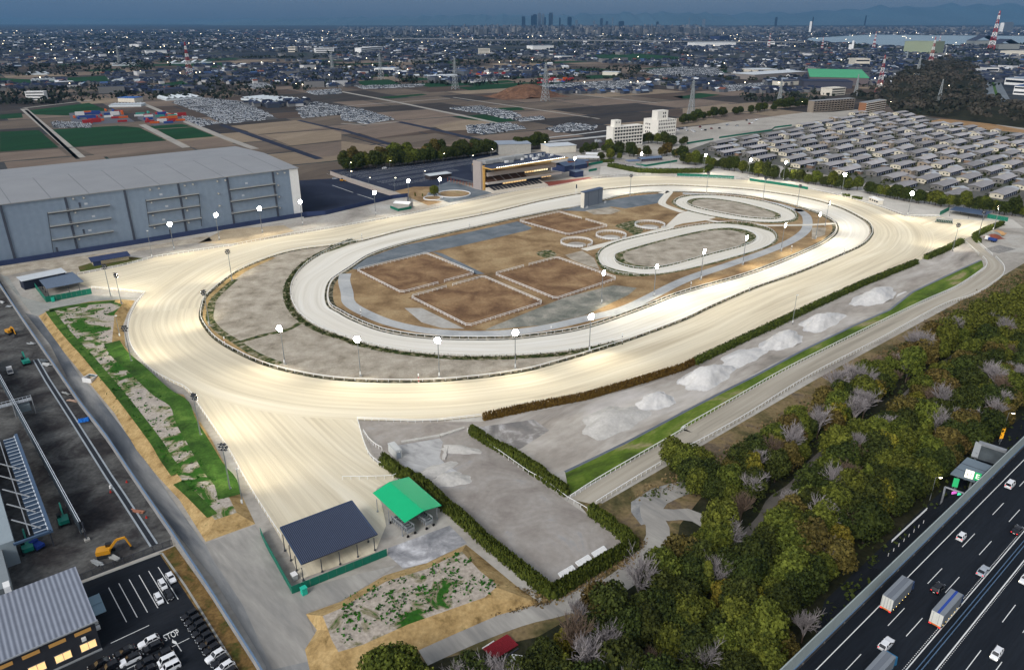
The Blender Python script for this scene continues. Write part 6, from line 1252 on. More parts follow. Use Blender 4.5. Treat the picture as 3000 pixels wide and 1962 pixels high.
p = at('B', 1285, 680); heap('B', (1285, 672), 68, 46, 19, .5, 'large brown earth mound far out among the fields', ground_mat('brown_earth', [(.3, lin(70,50,40)), (.6, lin(112,84,66))], .08, .5, .25), 9, 51, 'soil heaps')

PAINT = {k: mat('car_' + k, c, rough=.22, spec=.6, var=.02) for k, c in (('white', lin(222, 224, 226)), ('black', lin(18, 19, 23)), ('silver', lin(160, 168, 176)), ('blue', lin(58, 80, 118)), ('red', lin(120, 26, 28)), ('grey', lin(84, 88, 94)))}
GLASS = mat('car_glass', lin(14, 18, 24), rough=.08, spec=.8, var=0); TYRE = mat('tyre_black', (0,)*4); RIM = mat('wheel_rim', lin(140, 142, 146), metal=.6, rough=.4, var=0)
TAIL = mat('tail_lamp_lit', lin(190, 20, 24), emit=(1, .05, .06), estr=.9, var=0); TAILOFF = mat('tail_lamp', lin(110, 18, 20), rough=.3, var=0); HEADL = mat('headlamp_lit', lin(250, 240, 210), emit=(1, .86, .55), estr=4, var=0); HEADOFF = mat('headlamp', lin(190, 196, 200), rough=.15, var=0); PLATE = mat('number_plate', lin(210, 210, 205), var=0)
BODIES = {}
def loft(secs):
 """cross sections [(x, half_low, half_high, z_low, z_high)] -> body skin"""
 vs = []; fs = []
 for x, wl2, wh, zl, zh in secs: vs += [(x, -wl2, zl), (x, -wl2*1.0, (zl + zh)*.5), (x, -wh, zh), (x, wh, zh), (x, wl2, (zl + zh)*.5), (x, wl2, zl)]
 for i in range(len(secs) - 1):
  for j in range(6): a = i*6 + j; b = i*6 + (j + 1) % 6; fs.append((a, b, b + 6, a + 6))
 fs.append(tuple(range(6))); k = (len(secs) - 1)*6; fs.append(tuple(range(k, k + 6))[::-1]); return vs, fs
def car_parts(kind):
 if kind in BODIES: return BODIES[kind]
 L, W, H, hood, bonz, wsx, rfx, rrx, rwx = {'hatch': (4.0, 1.7, 1.5, .95, .92, .62, .2, -1.5, -1.92), 'sedan': (4.6, 1.76, 1.44, 1.3, .9, .8, .1, -1.1, -1.75), 'van': (4.3, 1.72, 1.86, .6, 1.05, 1.25, .8, -1.95, -2.12), 'kei': (3.4, 1.5, 1.76, .45, 1.05, 1.0, .62, -1.5, -1.68), 'suv': (4.5, 1.84, 1.66, 1.15, 1.05, .8, .2, -1.65, -2.15), 'wagon': (4.6, 1.76, 1.5, 1.2, .92, .75, .12, -1.7, -2.2)}[kind]
 h2 = L/2; w = W/2
 secs = [(h2, w*.78, w*.70, .34, .62), (h2 - .12, w*.9, w*.82, .24, .72), (h2 - .5, w*.98, w*.9, .2, bonz - .08), (wsx + .02, w, w*.93, .2, bonz), (0, w, w*.95, .2, bonz + .02), (rwx + .12, w, w*.94, .2, bonz + .03), (-h2 + .18, w*.98, w*.88, .24, bonz - .02), (-h2, w*.9, w*.8, .36, bonz - .16)]
 v, f = loft(secs); parts = {}; o = mesh_obj('body', v, f, PAINT['white']); 
 b = MB(); zt = H - .05; gw = w*.9; tw = w*.74
 b.add([(wsx, -gw, bonz), (wsx, gw, bonz), (rfx, tw, zt), (rfx, -tw, zt), (rrx, tw, zt - .02), (rrx, -tw, zt - .02), (rwx, gw*.97, bonz + .02), (rwx, -gw*.97, bonz + .02)], [(0, 1, 2, 3), (3, 2, 4, 5), (5, 4, 6, 7), (1, 6, 4, 2), (0, 3, 5, 7)]); go = b.build('windows', GLASS)
 b = MB(); b.add([(rfx + .05, -tw*1.02, zt), (rfx + .05, tw*1.02, zt), (rrx - .05, tw*1.02, zt - .02), (rrx - .05, -tw*1.02, zt - .02), (rfx - .1, -tw*.9, H + .02), (rfx - .1, tw*.9, H + .02), (rrx + .12, tw*.9, H), (rrx + .12, -tw*.9, H)], [(4, 5, 6, 7), (0, 1, 5, 4), (1, 2, 6, 5), (2, 3, 7, 6), (3, 0, 4, 7)])
 for s in (-1, 1): b.bar((wsx + .02, s*gw*1.01, bonz), (rfx + .02, s*tw*1.02, zt), .09); b.bar((rwx - .02, s*gw*.99, bonz), (rrx, s*tw*1.02, zt), .12); b.bar(((rfx + rrx)/2, s*gw*1.0, bonz), ((rfx + rrx)/2, s*tw*1.02, zt), .1)
 ro = b.build('roof', PAINT['white']); b = MB(); b.tube((0, -.11, 0), (0, .11, 0), .31, .31, 14); b.tube((0, .1, 0), (0, .125, 0), .19, .19, 10, 1); wo = b.build('wheel', [TYRE, RIM])
 b = MB(); b.box((0, 0, 0), (.1, .34, .16)); ho = b.build('headlight', HEADOFF); b = MB(); b.box((0, 0, 0), (.08, .26, .2)); to = b.build('tail_light', TAILOFF); b = MB(); b.box((0, 0, 0), (.04, .42, .18)); po = b.build('number_plate', PLATE)
 b = MB(); b.box((0, 0, 0), (.14, .22, .14)); mo = b.build('mirror', TYRE)
 me = {k: x.data for k, x in (('body', o), ('windows', go), ('roof', ro), ('wheel', wo), ('headlight', ho), ('tail_light', to), ('number_plate', po), ('mirror', mo))}
 for x in (o, go, ro, wo, ho, to, po, mo): bpy.data.objects.remove(x)
 BODIES[kind] = (me, L, W, H, bonz, wsx, gw); return BODIES[kind]
def car(kind, col, loc, rz, label, group, lights=False, roof=None, name='car'):
 me, L, W, H, bz, wsx, gw = car_parts(kind); e = thing(name, label, 'van' if kind in ('van',) else 'car', loc, rz, group)
 remat(child(e, 'body', me['body']), PAINT[col]); child(e, 'windows', me['windows']); remat(child(e, 'roof', me['roof']), PAINT[roof or col])
 for x in (L*.31, -L*.31):
  child(e, 'wheel', me['wheel'], (x, W/2 - .1, .31)); child(e, 'wheel', me['wheel'], (x, -W/2 + .1, .31), math.pi)
 for s in (-1, 1):
  h = child(e, 'headlight', me['headlight'], (L/2 - .13, s*W*.34, .66)); t = child(e, 'tail_light', me['tail_light'], (-L/2 + .04, s*W*.36, bz - .16)); child(e, 'mirror', me['mirror'], (wsx - .1, s*(gw + .14), bz + .08))
  if lights: remat(h, HEADL) if math.cos(rz) < 0 else remat(t, TAIL)
 child(e, 'number_plate', me['number_plate'], (-L/2 - .01, 0, .6)); child(e, 'number_plate', me['number_plate'], (L/2 + .0, 0, .5)); return e
def hd(c, a, b_, z=0): p, q = at(c, *a, z), at(c, *b_, z); return math.atan2(q.y - p.y, q.x - p.x)
LG = 'cars parked on the dark lot'; ln = hd('Q4', (850, 180), (1110, 640)); kr = hd('Q4', (1790, 640), (1560, 770)); zc = .2
for kind, col, xy, rz, lab in (('hatch', 'white', (1440, 185), ln, 'white hatchback parked nearest the upper lot corner by the kerb'), ('kei', 'white', (1330, 290), ln, 'tall white minicar parked in front of a black minivan'), ('kei', 'black', (1415, 430), ln, 'black tall minicar nose out behind the white one'), ('kei', 'white', (1275, 485), ln, 'tall white minicar standing alone left of the black one')):
 p = at('Q4', *xy); car(kind, col, (p.x, p.y, zc), rz, lab, LG)
row = [((1700, 700), 'black'), ((1750, 778), 'black'), ((1800, 856), 'black'), ((1852, 936), 'black'), ((1902, 1016), 'black'), ((1952, 1096), 'black'), ((2006, 1180), 'black'), ((2062, 1270), 'white'), ((2120, 1352), 'black'), ((2180, 1435), 'white'), ((2240, 1520), 'black')]
ords = ['first', 'second', 'third', 'fourth', 'fifth', 'sixth', 'seventh', 'eighth', 'ninth', 'tenth', 'eleventh']
for k, (xy, col) in enumerate(row):
 p = at('Q4', *xy); car('hatch' if col == 'black' else 'wagon', col, (p.x, p.y, zc), kr, '%s %s car from the top in the slanted row along the kerb' % (ords[k], col), LG)
ms = hd('Q4', (1230, 1010), (1000, 1120))
for kind, col, xy, rf2, lab in (('wagon', 'white', (1130, 1075), None, 'white estate car in the middle rows, below the long white line'), ('suv', 'black', (1185, 1160), None, 'black car beside the white estate, left of the STOP marking'), ('sedan', 'black', (790, 1215), None, 'black saloon between two pale cars in the middle rows'), ('suv', 'white', (870, 1330), 'black', 'white car with black roof in the middle rows'), ('sedan', 'black', (440, 1390), None, 'black saloon at the left end of the middle rows'), ('suv', 'black', (580, 1440), None, 'black car beside the saloon at the left end'),
  ('suv', 'black', (1335, 1265), None, 'black car below the kerb line of the lower rows'), ('van', 'white', (1375, 1350), None, 'white van in the lower rows beside a black car'), ('van', 'white', (1430, 1440), None, 'second white van at the bottom of the lot'), ('suv', 'black', (1090, 1385), None, 'black car in the lower rows left of the white vans'), ('sedan', 'black', (1130, 1470), None, 'black saloon at the bottom edge of the lot')):
 p = at('Q4', *xy); car(kind, col, (p.x, p.y, zc), ms, lab, LG, roof=rf2)
# lot markings and the STOP lettering
MK = mat('road_paint', lin(214, 216, 214), var=.06, scale=2)
def mark(P, w, z): o = path('road_marking', P, w, z, MK, step=30); return o
for a, b_ in (((565, 295), (815, 775)), ((707, 235), (965, 710)), ((850, 178), (1108, 640)), ((988, 120), (1252, 580)), ((1122, 62), (1395, 518)), ((1255, 8), (1535, 458))): mark(pts(0, ('Q4', a, b_)), .18, .20)
mark(pts(0, ('Q4', (595, 1070), (1130, 820))), .2, .20); mark(pts(0, ('Q4', (1325, 965), (1520, 872))), .22, .20); mark(pts(0, ('Q4', (1580, 1180), (1500, 1060))), .18, .20); mark(pts(0, ('Q4', (820, 1430), (1690, 1000))), .16, .2); mark(pts(0, ('Q4', (430, 1380), (980, 1120))), .14, .2)
A_ = pts(0, ('Q4', (1455, 1012), (1450, 1062), (1505, 1085), (1525, 1075), (1500, 1040), (1475, 1035))); sheet('road_marking', A_, .205, MK)
fc = bpy.data.curves.new('stop_text', 'FONT'); fc.body = 'STOP'; fc.size = 1.9; fc.align_x = 'CENTER'; fc.align_y = 'CENTER'; fc.space_character = 1.1; to = bpy.data.objects.new('tmp', fc); COL.objects.link(to); dg = bpy.context.evaluated_depsgraph_get(); me = bpy.data.meshes.new_from_object(to.evaluated_get(dg)); bpy.data.objects.remove(to)
me.materials.clear(); me.materials.append(MK); o = link(bpy.data.objects.new('road_lettering', me)); p0, p1 = at('Q4', 1340, 1010), at('Q4', 1545, 915); pc = (p0 + p1)/2; o.location = (pc.x, pc.y, .215); o.rotation_euler = (0, 0, math.atan2(p1.y - p0.y, p1.x - p0.x)); L0 = max(v.co.x for v in me.vertices) - min(v.co.x for v in me.vertices); H0 = max(v.co.y for v in me.vertices) - min(v.co.y for v in me.vertices)
o.scale = ((p1 - p0).length/L0, (at('Q4', 1440, 935) - at('Q4', 1465, 1010)).length/H0*1.05, 1); o['kind'] = 'structure'

# ---- the expressway on its deck
DZ = 12.0
def ex(s, t, z=DZ): return st(s, t, z)
dk = MB(); dk.prism([st(-160, 46.4), st(900, 46.4), st(900, -8), st(-160, -8)], DZ - 1.8, DZ); o = dk.build('expressway', [ground_mat('expressway_asphalt', [(.3, lin(20,25,32)), (.5, lin(25,30,37)), (.7, lin(34,39,46))], .05, 2.0, .2, stretch=12, yaw=YAW)]); o['kind'] = 'structure'
def exline(t, w, s0=-160, s1=900, dash=None, m=MK, z=.015):
 if not dash: o = path('road_marking', [st(s0, t), st(s1, t)], w, DZ + z, m, step=60); return
 vs = []; fs = []; s = s0
 while s < s1: k = len(vs); vs += [tuple(st(s, t - w/2, DZ + z)), tuple(st(s + dash[0], t - w/2, DZ + z)), tuple(st(s + dash[0], t + w/2, DZ + z)), tuple(st(s, t + w/2, DZ + z))]; fs.append((k, k+1, k+2, k+3)); s += dash[0] + dash[1]
 o = mesh_obj('road_marking', vs, fs, m); o['kind'] = 'structure'
exline(44.05, .2); exline(40.15, .16, dash=(8, 12)); exline(36.3, .16, dash=(8, 12)); exline(32.4, .22); exline(28.5, .26); exline(28.1, .1, dash=(.35, .35)); exline(24.6, .16, dash=(8, 12)); exline(20.7, .16, dash=(8, 12)); exline(16.8, .2); exline(32.85, .14, 40, 900, (.35, .35))
for t in (30.2, 30.9): 
 b = MB()
 P = [st(-160 + k*20, t, DZ) for k in range(54)]; e = thing('guard_rail', 'blue steel guard rail %s of the expressway median' % ('on the near side' if t < 30.5 else 'on the far side'), 'guard rail', st(-160, t, DZ)); org = P[0]; b = MB(org)
 for p, q in zip(P, P[1:]): b.bar(p + Vector((0, 0, .75)), q + Vector((0, 0, .75)), .12, .34)
 b.build('rail', mat('guard_blue', lin(84, 110, 138), var=.08, rough=.5), e); b = MB(org)
 Q = [st(20 + k*4, t, DZ) for k in range(80)]
 for p in Q: c = MB(org); c.bar(p, p + Vector((0, 0, .75)), .12); c.build('post', STEEL_DARK, e)
e = thing('noise_barrier', 'long pale grey noise barrier wall along the expressway edge', 'noise barrier', st(-160, 46.8, DZ)); org = Vector(e.location)
b = MB(org); b.prism([st(-160, 46.4), st(900, 46.4), st(900, 46.9), st(-160, 46.9)], DZ - 2.2, DZ + 1.1); b.build('parapet', mat('parapet_dark', lin(72, 68, 66), var=.15, scale=.5), e)
PAN = mat('barrier_panel', lin(150, 160, 158), var=.06, scale=.3, rough=.55)
for k in range(130):
 s = -160 + k*8; b = MB(org); b.add([st(s + .03, 46.55, DZ + 1.25), st(s + 7.97, 46.55, DZ + 1.25), st(s + 7.97, 46.7, DZ + 4.6), st(s + .03, 46.7, DZ + 4.6), st(s + .03, 46.8, DZ + 1.25), st(s + 7.97, 46.8, DZ + 1.25), st(s + 7.97, 46.95, DZ + 4.6), st(s + .03, 46.95, DZ + 4.6)], [(0,1,2,3), (5,4,7,6), (3,2,6,7), (1,0,4,5), (2,1,5,6), (0,3,7,4)])
 if k < 100: b.build('panel', PAN, e)
b = MB(org); b.bar(st(640, 46.7, DZ + 2.9), st(880, 46.7, DZ + 2.9), .3, 3.3); o = b.build('panel', PAN, e); o['kind'] = 'stuff'
b = MB(org); b.bar(st(-160, 46.5, DZ + 1.18), st(900, 46.5, DZ + 1.18), .3, .16); b.build('lower_rail', mat('guard_blue', (0,)*4), e)
for k in range(40): b = MB(org); b.box(st(-20 + k*8.5, 46.34, DZ + .6), (.5, .1, .3), YAW); b.build('reflector', mat('reflector_grey', lin(120, 118, 114), var=0), e)
for k in range(30): b = MB(); p = st(-100 + k*30, 30); b.box((p.x, p.y, 5), (3, 8, 10.4), YAW); tag(b.build('bridge_pier', CONC), 'concrete pier carrying the expressway deck', 'pier', 'expressway piers')
XG = 'vehicles on the expressway'; zx = DZ + .02; fw = YAW; bw = YAW + math.pi
for kind, col, xy, rz, lab in (('kei', 'white', (1795, 245), fw, 'white minicar driving away in the left lane'), ('sedan', 'silver', (1995, 560), fw, 'silver saloon driving away near the median'), ('suv', 'black', (1575, 720), fw, 'black car with red tail lights between the two lorries'), ('wagon', 'white', (1095, 1240), fw, 'white estate car with red tail lights behind the lorries'), ('sedan', 'black', (2310, 180), fw, 'black saloon near the right picture edge on the expressway'), ('van', 'white', (2220, 2), fw, 'white van driving away near the toll gate'),
  ('kei', 'white', (2115, 1340), bw, 'white minicar coming towards the viewer with headlights on'), ('hatch', 'white', (2385, 640), bw, 'white car with headlights on at the right picture edge')):
 if lab.startswith('white van'): p = at('R1', 1860, 1420, zx)
 else: p = at('R2', *xy, zx)
 car(kind, col, (p.x, p.y, zx), rz, lab, XG, True)
def lorry(loc, rz, label, stripe, cabc, L=9.6, doors=4):
 e = thing('box_lorry', label, 'lorry', loc, rz, XG); BX = mat('lorry_grey', lin(128, 134, 140), var=.06, scale=.6, rough=.45, metal=.2); DW_ = mat('lorry_door', lin(206, 206, 198), var=.06, scale=1)
 b = MB(); b.box((0, 0, 2.6), (L, 2.5, 3.0)); b.build('cargo_box', BX, e)
 b = MB(); b.box((0, 0, 4.12), (L, .5 if stripe else 1.0, .03)); b.build('roof_stripe', mat('stripe_blue', lin(40, 70, 150), var=0) if stripe else mat('stripe_grey', lin(104, 110, 118), var=0), e)
 for k in range(doors): q = MB(); y = -1.2 + 2.4*(k + .5)/doors; q.box((-L/2 - .04, y, 2.6), (.08, 2.45/doors - .05, 2.95)); q.build('rear_door', DW_, e)
 for k in range(doors): q = MB(); y = -1.2 + 2.4*(k + .5)/doors; q.bar((-L/2 - .11, y + .15, 1.25), (-L/2 - .11, y + .15, 4.0), .05); q.build('door_bar', STEEL, e)
 b = MB(); b.add([(L/2 + .1, -1.15, .5), (L/2 + 2.1, -1.15, .5), (L/2 + 2.1, 1.15, .5), (L/2 + .1, 1.15, .5), (L/2 + .1, -1.12, 2.9), (L/2 + 1.7, -1.1, 2.8), (L/2 + 1.7, 1.1, 2.8), (L/2 + .1, 1.12, 2.9)], [(3,2,1,0), (4,5,6,7), (0,1,5,4), (1,2,6,5), (2,3,7,6), (3,0,4,7)]); b.build('cab', cabc, e)
 b = MB(); b.box((L/2 + 1.95, 0, 2.1), (.25, 2.0, .9)); b.build('windscreen', GLASS, e); b = MB(); b.box((0, 0, .85), (L, 1.0, .4)); b.build('chassis', STEEL_DARK, e); b = MB(); b.box((-L/2 - .05, 0, .95), (.2, 2.3, .25)); b.build('bumper', mat('bumper_orange', lin(190, 96, 40), emit=(1, .35, .08), estr=.12, var=0), e)
 for s in (-1, 1):
  b = MB(); b.box((-L/2 - .12, s*.95, .85), (.12, .45, .22)); b.build('tail_light', TAIL, e)
  for x in (L/2 + .9, -L*.22, -L*.36): b = MB(); b.tube((x, s*1.2, .5), (x, s*.85, .5), .5, .5, 14); b.build('wheel', TYRE, e)
  for k in range(6): b = MB(); b.box((-L/2 + 1 + k*1.5, s*1.24, 1.05), (.14, .06, .14)); b.build('marker_light', mat('amber_marker', lin(250, 200, 80), emit=(1, .72, .2), estr=2.5, var=0), e)
 return e
p = at('R2', 1185, 800, zx + 1); lorry((p.x, p.y, zx), fw, 'grey box lorry with four white rear door panels in the left lane', False, PAINT['blue']); p = at('R2', 1640, 935, zx + 1); lorry((p.x, p.y, zx), fw, 'grey box lorry with a blue roof stripe near the median', True, PAINT['blue'], 10, 2); p = at('R2', 1010, 1490, zx + 2.2); lorry((p.x, p.y, zx), fw, 'grey lorry with blue front cut by the bottom edge', False, mat('cab_blue', lin(40, 116, 160), var=.05))
# toll gate below the expressway
tg = lambda s, t, z=0: st(s, t, z)
e = thing('toll_gate_roof', 'grey flat toll gate roof with a lane number sign, behind the noise barrier', 'toll gate', at('R1', 1200, 1000)); org = Vector(e.location)
z = 7; C4 = [at('R1', 960, 1220, z), at('R1', 1330, 1345, z), at('R1', 1590, 1110, z), at('R1', 1215, 978, z)]; b = MB(org); b.slab(C4, .5); b.build('roof', mat('toll_roof', lin(112, 126, 136), var=.05, scale=.3), e)
for t in (.3, .62): b = MB(org); b.bar(C4[0].lerp(C4[3], t) + Vector((0, 0, .04)), C4[1].lerp(C4[2], t) + Vector((0, 0, .04)), .15, .06); b.build('roof_seam', STEEL_DARK, e)
for t in (.25, .8):
 for s in (.15, .85): p = C4[0].lerp(C4[1], t).lerp(C4[3].lerp(C4[2], t), s); b = MB(org); b.tube((p.x, p.y, 0), (p.x, p.y, z - .4), .3, .3, 8); b.build('post', STEEL, e)
def sign(name, label, a, c, z0, hgt, m, txt=None, tm=None, cat='sign', sz=1.5):
 """upright board between two world points, facing the camera side"""
 d = (c - a); L = math.hypot(d.x, d.y); e = thing(name, label, cat, (a.x, a.y, z0), math.atan2(d.y, d.x)); b = MB(); b.box((L/2, 0, hgt/2), (L, .16, hgt)); b.build('board', m, e); b = MB(); b.bar((.2, .12, -1.2), (.2, .12, hgt), .12); b.bar((L - .2, .12, -1.2), (L - .2, .12, hgt), .12); b.build('frame', STEEL, e)
 if txt:
  f = bpy.data.curves.new('t', 'FONT'); f.body = txt; f.size = sz; f.align_x = 'CENTER'; f.align_y = 'CENTER'; f.extrude = .02; t = bpy.data.objects.new('tmp', f); COL.objects.link(t); me = bpy.data.meshes.new_from_object(t.evaluated_get(bpy.context.evaluated_depsgraph_get())); bpy.data.objects.remove(t); me.materials.clear(); me.materials.append(tm); o = link(bpy.data.objects.new('lettering', me)); o.parent = e; o.location = (L/2, -.13, hgt/2); o.rotation_euler = (R(90), 0, 0)
 return e
LITW = mat('lit_sign_white', lin(235, 235, 215), emit=(.95, .95, .78), estr=.75, var=0); LITG = mat('lit_sign_green', lin(20, 130, 66), emit=(.04, .5, .2), estr=.5, var=0); BLK = mat('sign_black', lin(22, 22, 24), var=0)
a = at('R1', 1165, 1275, 7.2); c = at('R1', 1295, 1315, 7.2); sign('lane_sign', 'lit white sign reading 11 on the toll gate roof', a, c, 7.2, 2.6, LITW, '11', BLK, sz=1.7)
a2 = c + (c - a).normalized()*.15; sign('lane_sign', 'lit green and white sign beside the number on the toll roof', a2, a2 + (c - a)*.75, 7.2, 2.6, LITG, 'E', LITW, sz=2.2)
a = at('R1', 978, 1420, 2.5); c = at('R1', 1062, 1440, 2.5); sign('lane_board', 'bright green lane board under the toll gate roof', a, c, 2.5, 3, LITG); 
e = thing('gantry_roof', 'grey glazed gantry roof behind the toll gate', 'toll gate', at('R1', 1400, 850)); org = Vector(e.location); z = 8
b = MB(org); a0, a1 = at('R1', 1390, 755, z), at('R1', 1810, 890, z); b.bar(a0, a1, 1.6, .8); b.build('beam', STEEL, e); b = MB(org); c0, c1 = at('R1', 1320, 980, z - 2.5), at('R1', 1390, 760, z); b.bar(c0, c1, 1.8, .5); b.build('side_panel', mat('ribbed_pale', lin(150, 154, 156), var=.1, scale=3), e)
b = MB(org); b.quad(at('R1', 1400, 790, z - .4), at('R1', 1790, 915, z - .4), at('R1', 1640, 1090, z - 2.8), at('R1', 1300, 985, z - 2.8)); b.build('glazing', mat('gantry_glass', lin(70, 76, 78), rough=.15, var=.3, scale=.4), e)
for q in ((1340, 975), (1420, 775)): p = at('R1', *q, 5); b = MB(org); b.bar((p.x, p.y, .1), (p.x, p.y, 6.5), .4); b.build('post', STEEL, e)
for c, q, hh, lab in (('R1', (1700, 790), 12, 'lit expressway lamp post carrying an amber board'), ('R1', (1515, 760), 6.5, 'lit lamp post behind the gantry roof'), ('R1', (640, 1640), 8, 'lit lamp post at the ramp below the toll gate')):
 p = at(c, *q); street_lamp(p, lab, hh, 1.6, R(5), 'lamps at the toll gate')
a = at('R1', 1697, 722, 2); sign('amber_board', 'amber upright message board on the lamp post at the toll gate', a, a + Vector((1.25, .25, 0)), 2.6, 4.2, mat('amber_panel', lin(230, 150, 20), emit=(1, .5, .03), estr=.35, var=0))
e = thing('ramp_gantry', 'curved steel gantry with small coloured lane lights before the toll gate', 'gantry', at('L', 1790, 230)); org = Vector(e.location); P = [at('L', 1785, 235), at('L', 1785, 235) + Vector((0, 0, 6)), at('L', 1830, 62, 6.8), at('L', 1960, 105, 6.8)]; b = MB(org)
for p, q in zip(P, P[1:]): b.tube(p, q, .28, .28, 8)
b.build('frame', STEEL, e); p = at('L', 1895, 100, 6.2); b = MB(org); b.box(p, (1.8, .2, .8), .3); b.build('pink_signal', mat('pink_led', lin(220, 90, 200), emit=(.9, .25, .8), estr=.4, var=0), e); b = MB(org); b.box(p + Vector((1.9, .5, -.7)), (1.2, .2, 1), .3); b.build('green_signal', mat('green_led', lin(40, 220, 150), emit=(.1, .9, .5), estr=.6, var=0), e)
rail_fence([st(s, 53.4, 4) for s in range(172, 196, 3)], 'white rail of the ramp below the noise barrier', h=1, z=5, rails=2, group='ramp rails')
b = MB(); b.prism([st(165, 47), st(215, 47), st(215, 54), st(165, 54)], [0]*4, 4.95); o = b.build('ramp', ASPHALT_DARK); o['kind'] = 'structure'
sheet('road', [st(120, 47), st(560, 47), st(560, 58), st(300, 59), st(150, 58)], .19, ASPHALT_DARK)
# ---- machines on the building site
def excavator(c, xy, rz, col, label, bend=0.0):
 p = at(c, *xy); e = thing('excavator', label, 'excavator', (p.x, p.y, .2), rz, 'excavators'); DK = mat('machine_dark', lin(36, 38, 40), var=.2)
 for s in (-1, 1): b = MB(); b.prism([(-2, s*1.3 - .3), (2, s*1.3 - .3), (2, s*1.3 + .3), (-2, s*1.3 + .3)], 0, .85); b.build('track', DK, e)
 b = MB(); b.prism([(-2.2, -1.3), (1.2, -1.3), (1.2, 1.3), (-1.6, 1.35), (-2.2, .9)], .95, 2.1); b.build('engine_house', col, e)
 b = MB(); b.prism([(.1, .35), (1.5, .35), (1.5, 1.3), (.1, 1.3)], 1.0, 2.85); b.build('cab', GLASS, e); b = MB(); b.box((.8, .82, 2.93), (1.5, 1.05, .12)); b.build('cab_roof', DK, e)
 b = MB(); b.bar((1.0, -.2, 1.7), (3.2, -.2, 4.3), .45, .6); b.bar((3.2, -.2, 4.3), (5.3, -.2, 4.5 - bend), .4, .5); b.build('boom', col, e); b = MB(); b.bar((5.2, -.2, 4.6 - bend), (6.2, -.2, 1.4), .32, .42); b.build('arm', col, e); b = MB(); b.add([(6.0, -.7, 1.4), (6.7, -.7, .6), (5.7, -.7, .4), (6.0, .3, 1.4), (6.7, .3, .6), (5.7, .3, .4)], [(0,1,2), (5,4,3), (0,3,4,1), (1,4,5,2), (2,5,3,0)]); b.build('bucket', DK, e); return e
YEL = mat('machine_yellow', lin(196, 138, 34), var=.08, rough=.4); TEAL = mat('machine_teal', lin(32, 128, 112), var=.08, rough=.4); BLUEM = mat('machine_blue', lin(30, 60, 140), var=.08)
excavator('Q3', (1490, 1170), hd('Q3', (1450, 1150), (1800, 1080)), YEL, 'yellow excavator with raised arm by the mesh fence'); excavator('Q3', (900, 730), hd('Q3', (930, 760), (870, 560)), TEAL, 'teal excavator beside the steel partition', .8); excavator('Q3', (400, 1110), hd('Q3', (420, 1150), (360, 960)), TEAL, 'teal excavator under the edge of the canopy', .8); excavator('Q1', (150, 850), hd('Q1', (140, 830), (240, 880)), YEL, 'yellow excavator far up the building site', .6); excavator('Q1', (370, 1270), hd('Q1', (400, 1300), (330, 1200)), TEAL, 'small teal excavator beside the drain', .9)
p = at('Q3', 530, 1080); e = thing('dumper', 'blue crawler dumper beside the teal excavator', 'dumper', (p.x, p.y, .2), YAW + 2.0)
for s in (-1, 1): b = MB(); b.prism([(-1.6, s*.9 - .25), (1.6, s*.9 - .25), (1.6, s*.9 + .25), (-1.6, s*.9 + .25)], 0, .7); b.build('track', mat('machine_dark', (0,)*4), e)
b = MB(); b.prism([(-1.8, -1.1), (.5, -1.1), (.5, 1.1), (-1.8, 1.1)], .75, 1.6); b.build('skip', BLUEM, e); b = MB(); b.prism([(.6, -1), (1.7, -1), (1.7, 1), (.6, 1)], .75, 2.2); b.build('cab', BLUEM, e)
p = at('Q2', 150, 70); e = thing('flatbed_truck', 'white flatbed truck parked on the building site', 'truck', (p.x, p.y, .2), hd('Q2', (160, 130), (110, -40)))
b = MB(); b.prism([(1.2, -.95), (2.7, -.95), (2.7, .95), (1.2, .95)], .5, 2.2); b.build('cab', WHITE, e); b = MB(); b.box((2.6, 0, 1.7), (.25, 1.7, .7)); b.build('windscreen', GLASS, e); b = MB(); b.box((-.9, 0, .95), (4, 1.9, .2)); b.build('bed', STEEL_DARK, e)
b = MB(); b.bar((-2.9, -.95, 1.2), (1.1, -.95, 1.2), .08, .5); b.bar((-2.9, .95, 1.2), (1.1, .95, 1.2), .08, .5); b.bar((-2.9, -.95, 1.2), (-2.9, .95, 1.2), .08, .5); b.build('side_board', WHITE, e)
for x in (1.9, -1.6):
 for s in (-1, 1): b = MB(); b.tube((x, s*.95, .4), (x, s*.7, .4), .4, .4, 12); b.build('wheel', TYRE, e)
def crumple(name, label, c, xy, rx, ry, h, m, cat, seed, z=.2):
 p = at(c, *xy); r = random.Random(seed); n = 12; vs = [((i/n - .5)*2*rx + r.uniform(-.15, .15), (j/n - .5)*2*ry + r.uniform(-.15, .15), h*r.random()*(1 if 0 < i < n and 0 < j < n else .1)) for j in range(n + 1) for i in range(n + 1)]
 fs = [(j*(n+1) + i, j*(n+1) + i + 1, (j+1)*(n+1) + i + 1, (j+1)*(n+1) + i) for j in range(n) for i in range(n)]; o = mesh_obj(name, vs, fs, m); o.location = (p.x, p.y, z); o.rotation_euler = (0, 0, r.random()*3); return tag(o, label, cat)
crumple('tarpaulin', 'bright blue crumpled tarpaulin by the concrete wall on the site', 'Q2', (1170, 730), 1.8, 1.3, .9, mat('tarp_blue', lin(30, 110, 196), var=.1), 'tarpaulin', 3)
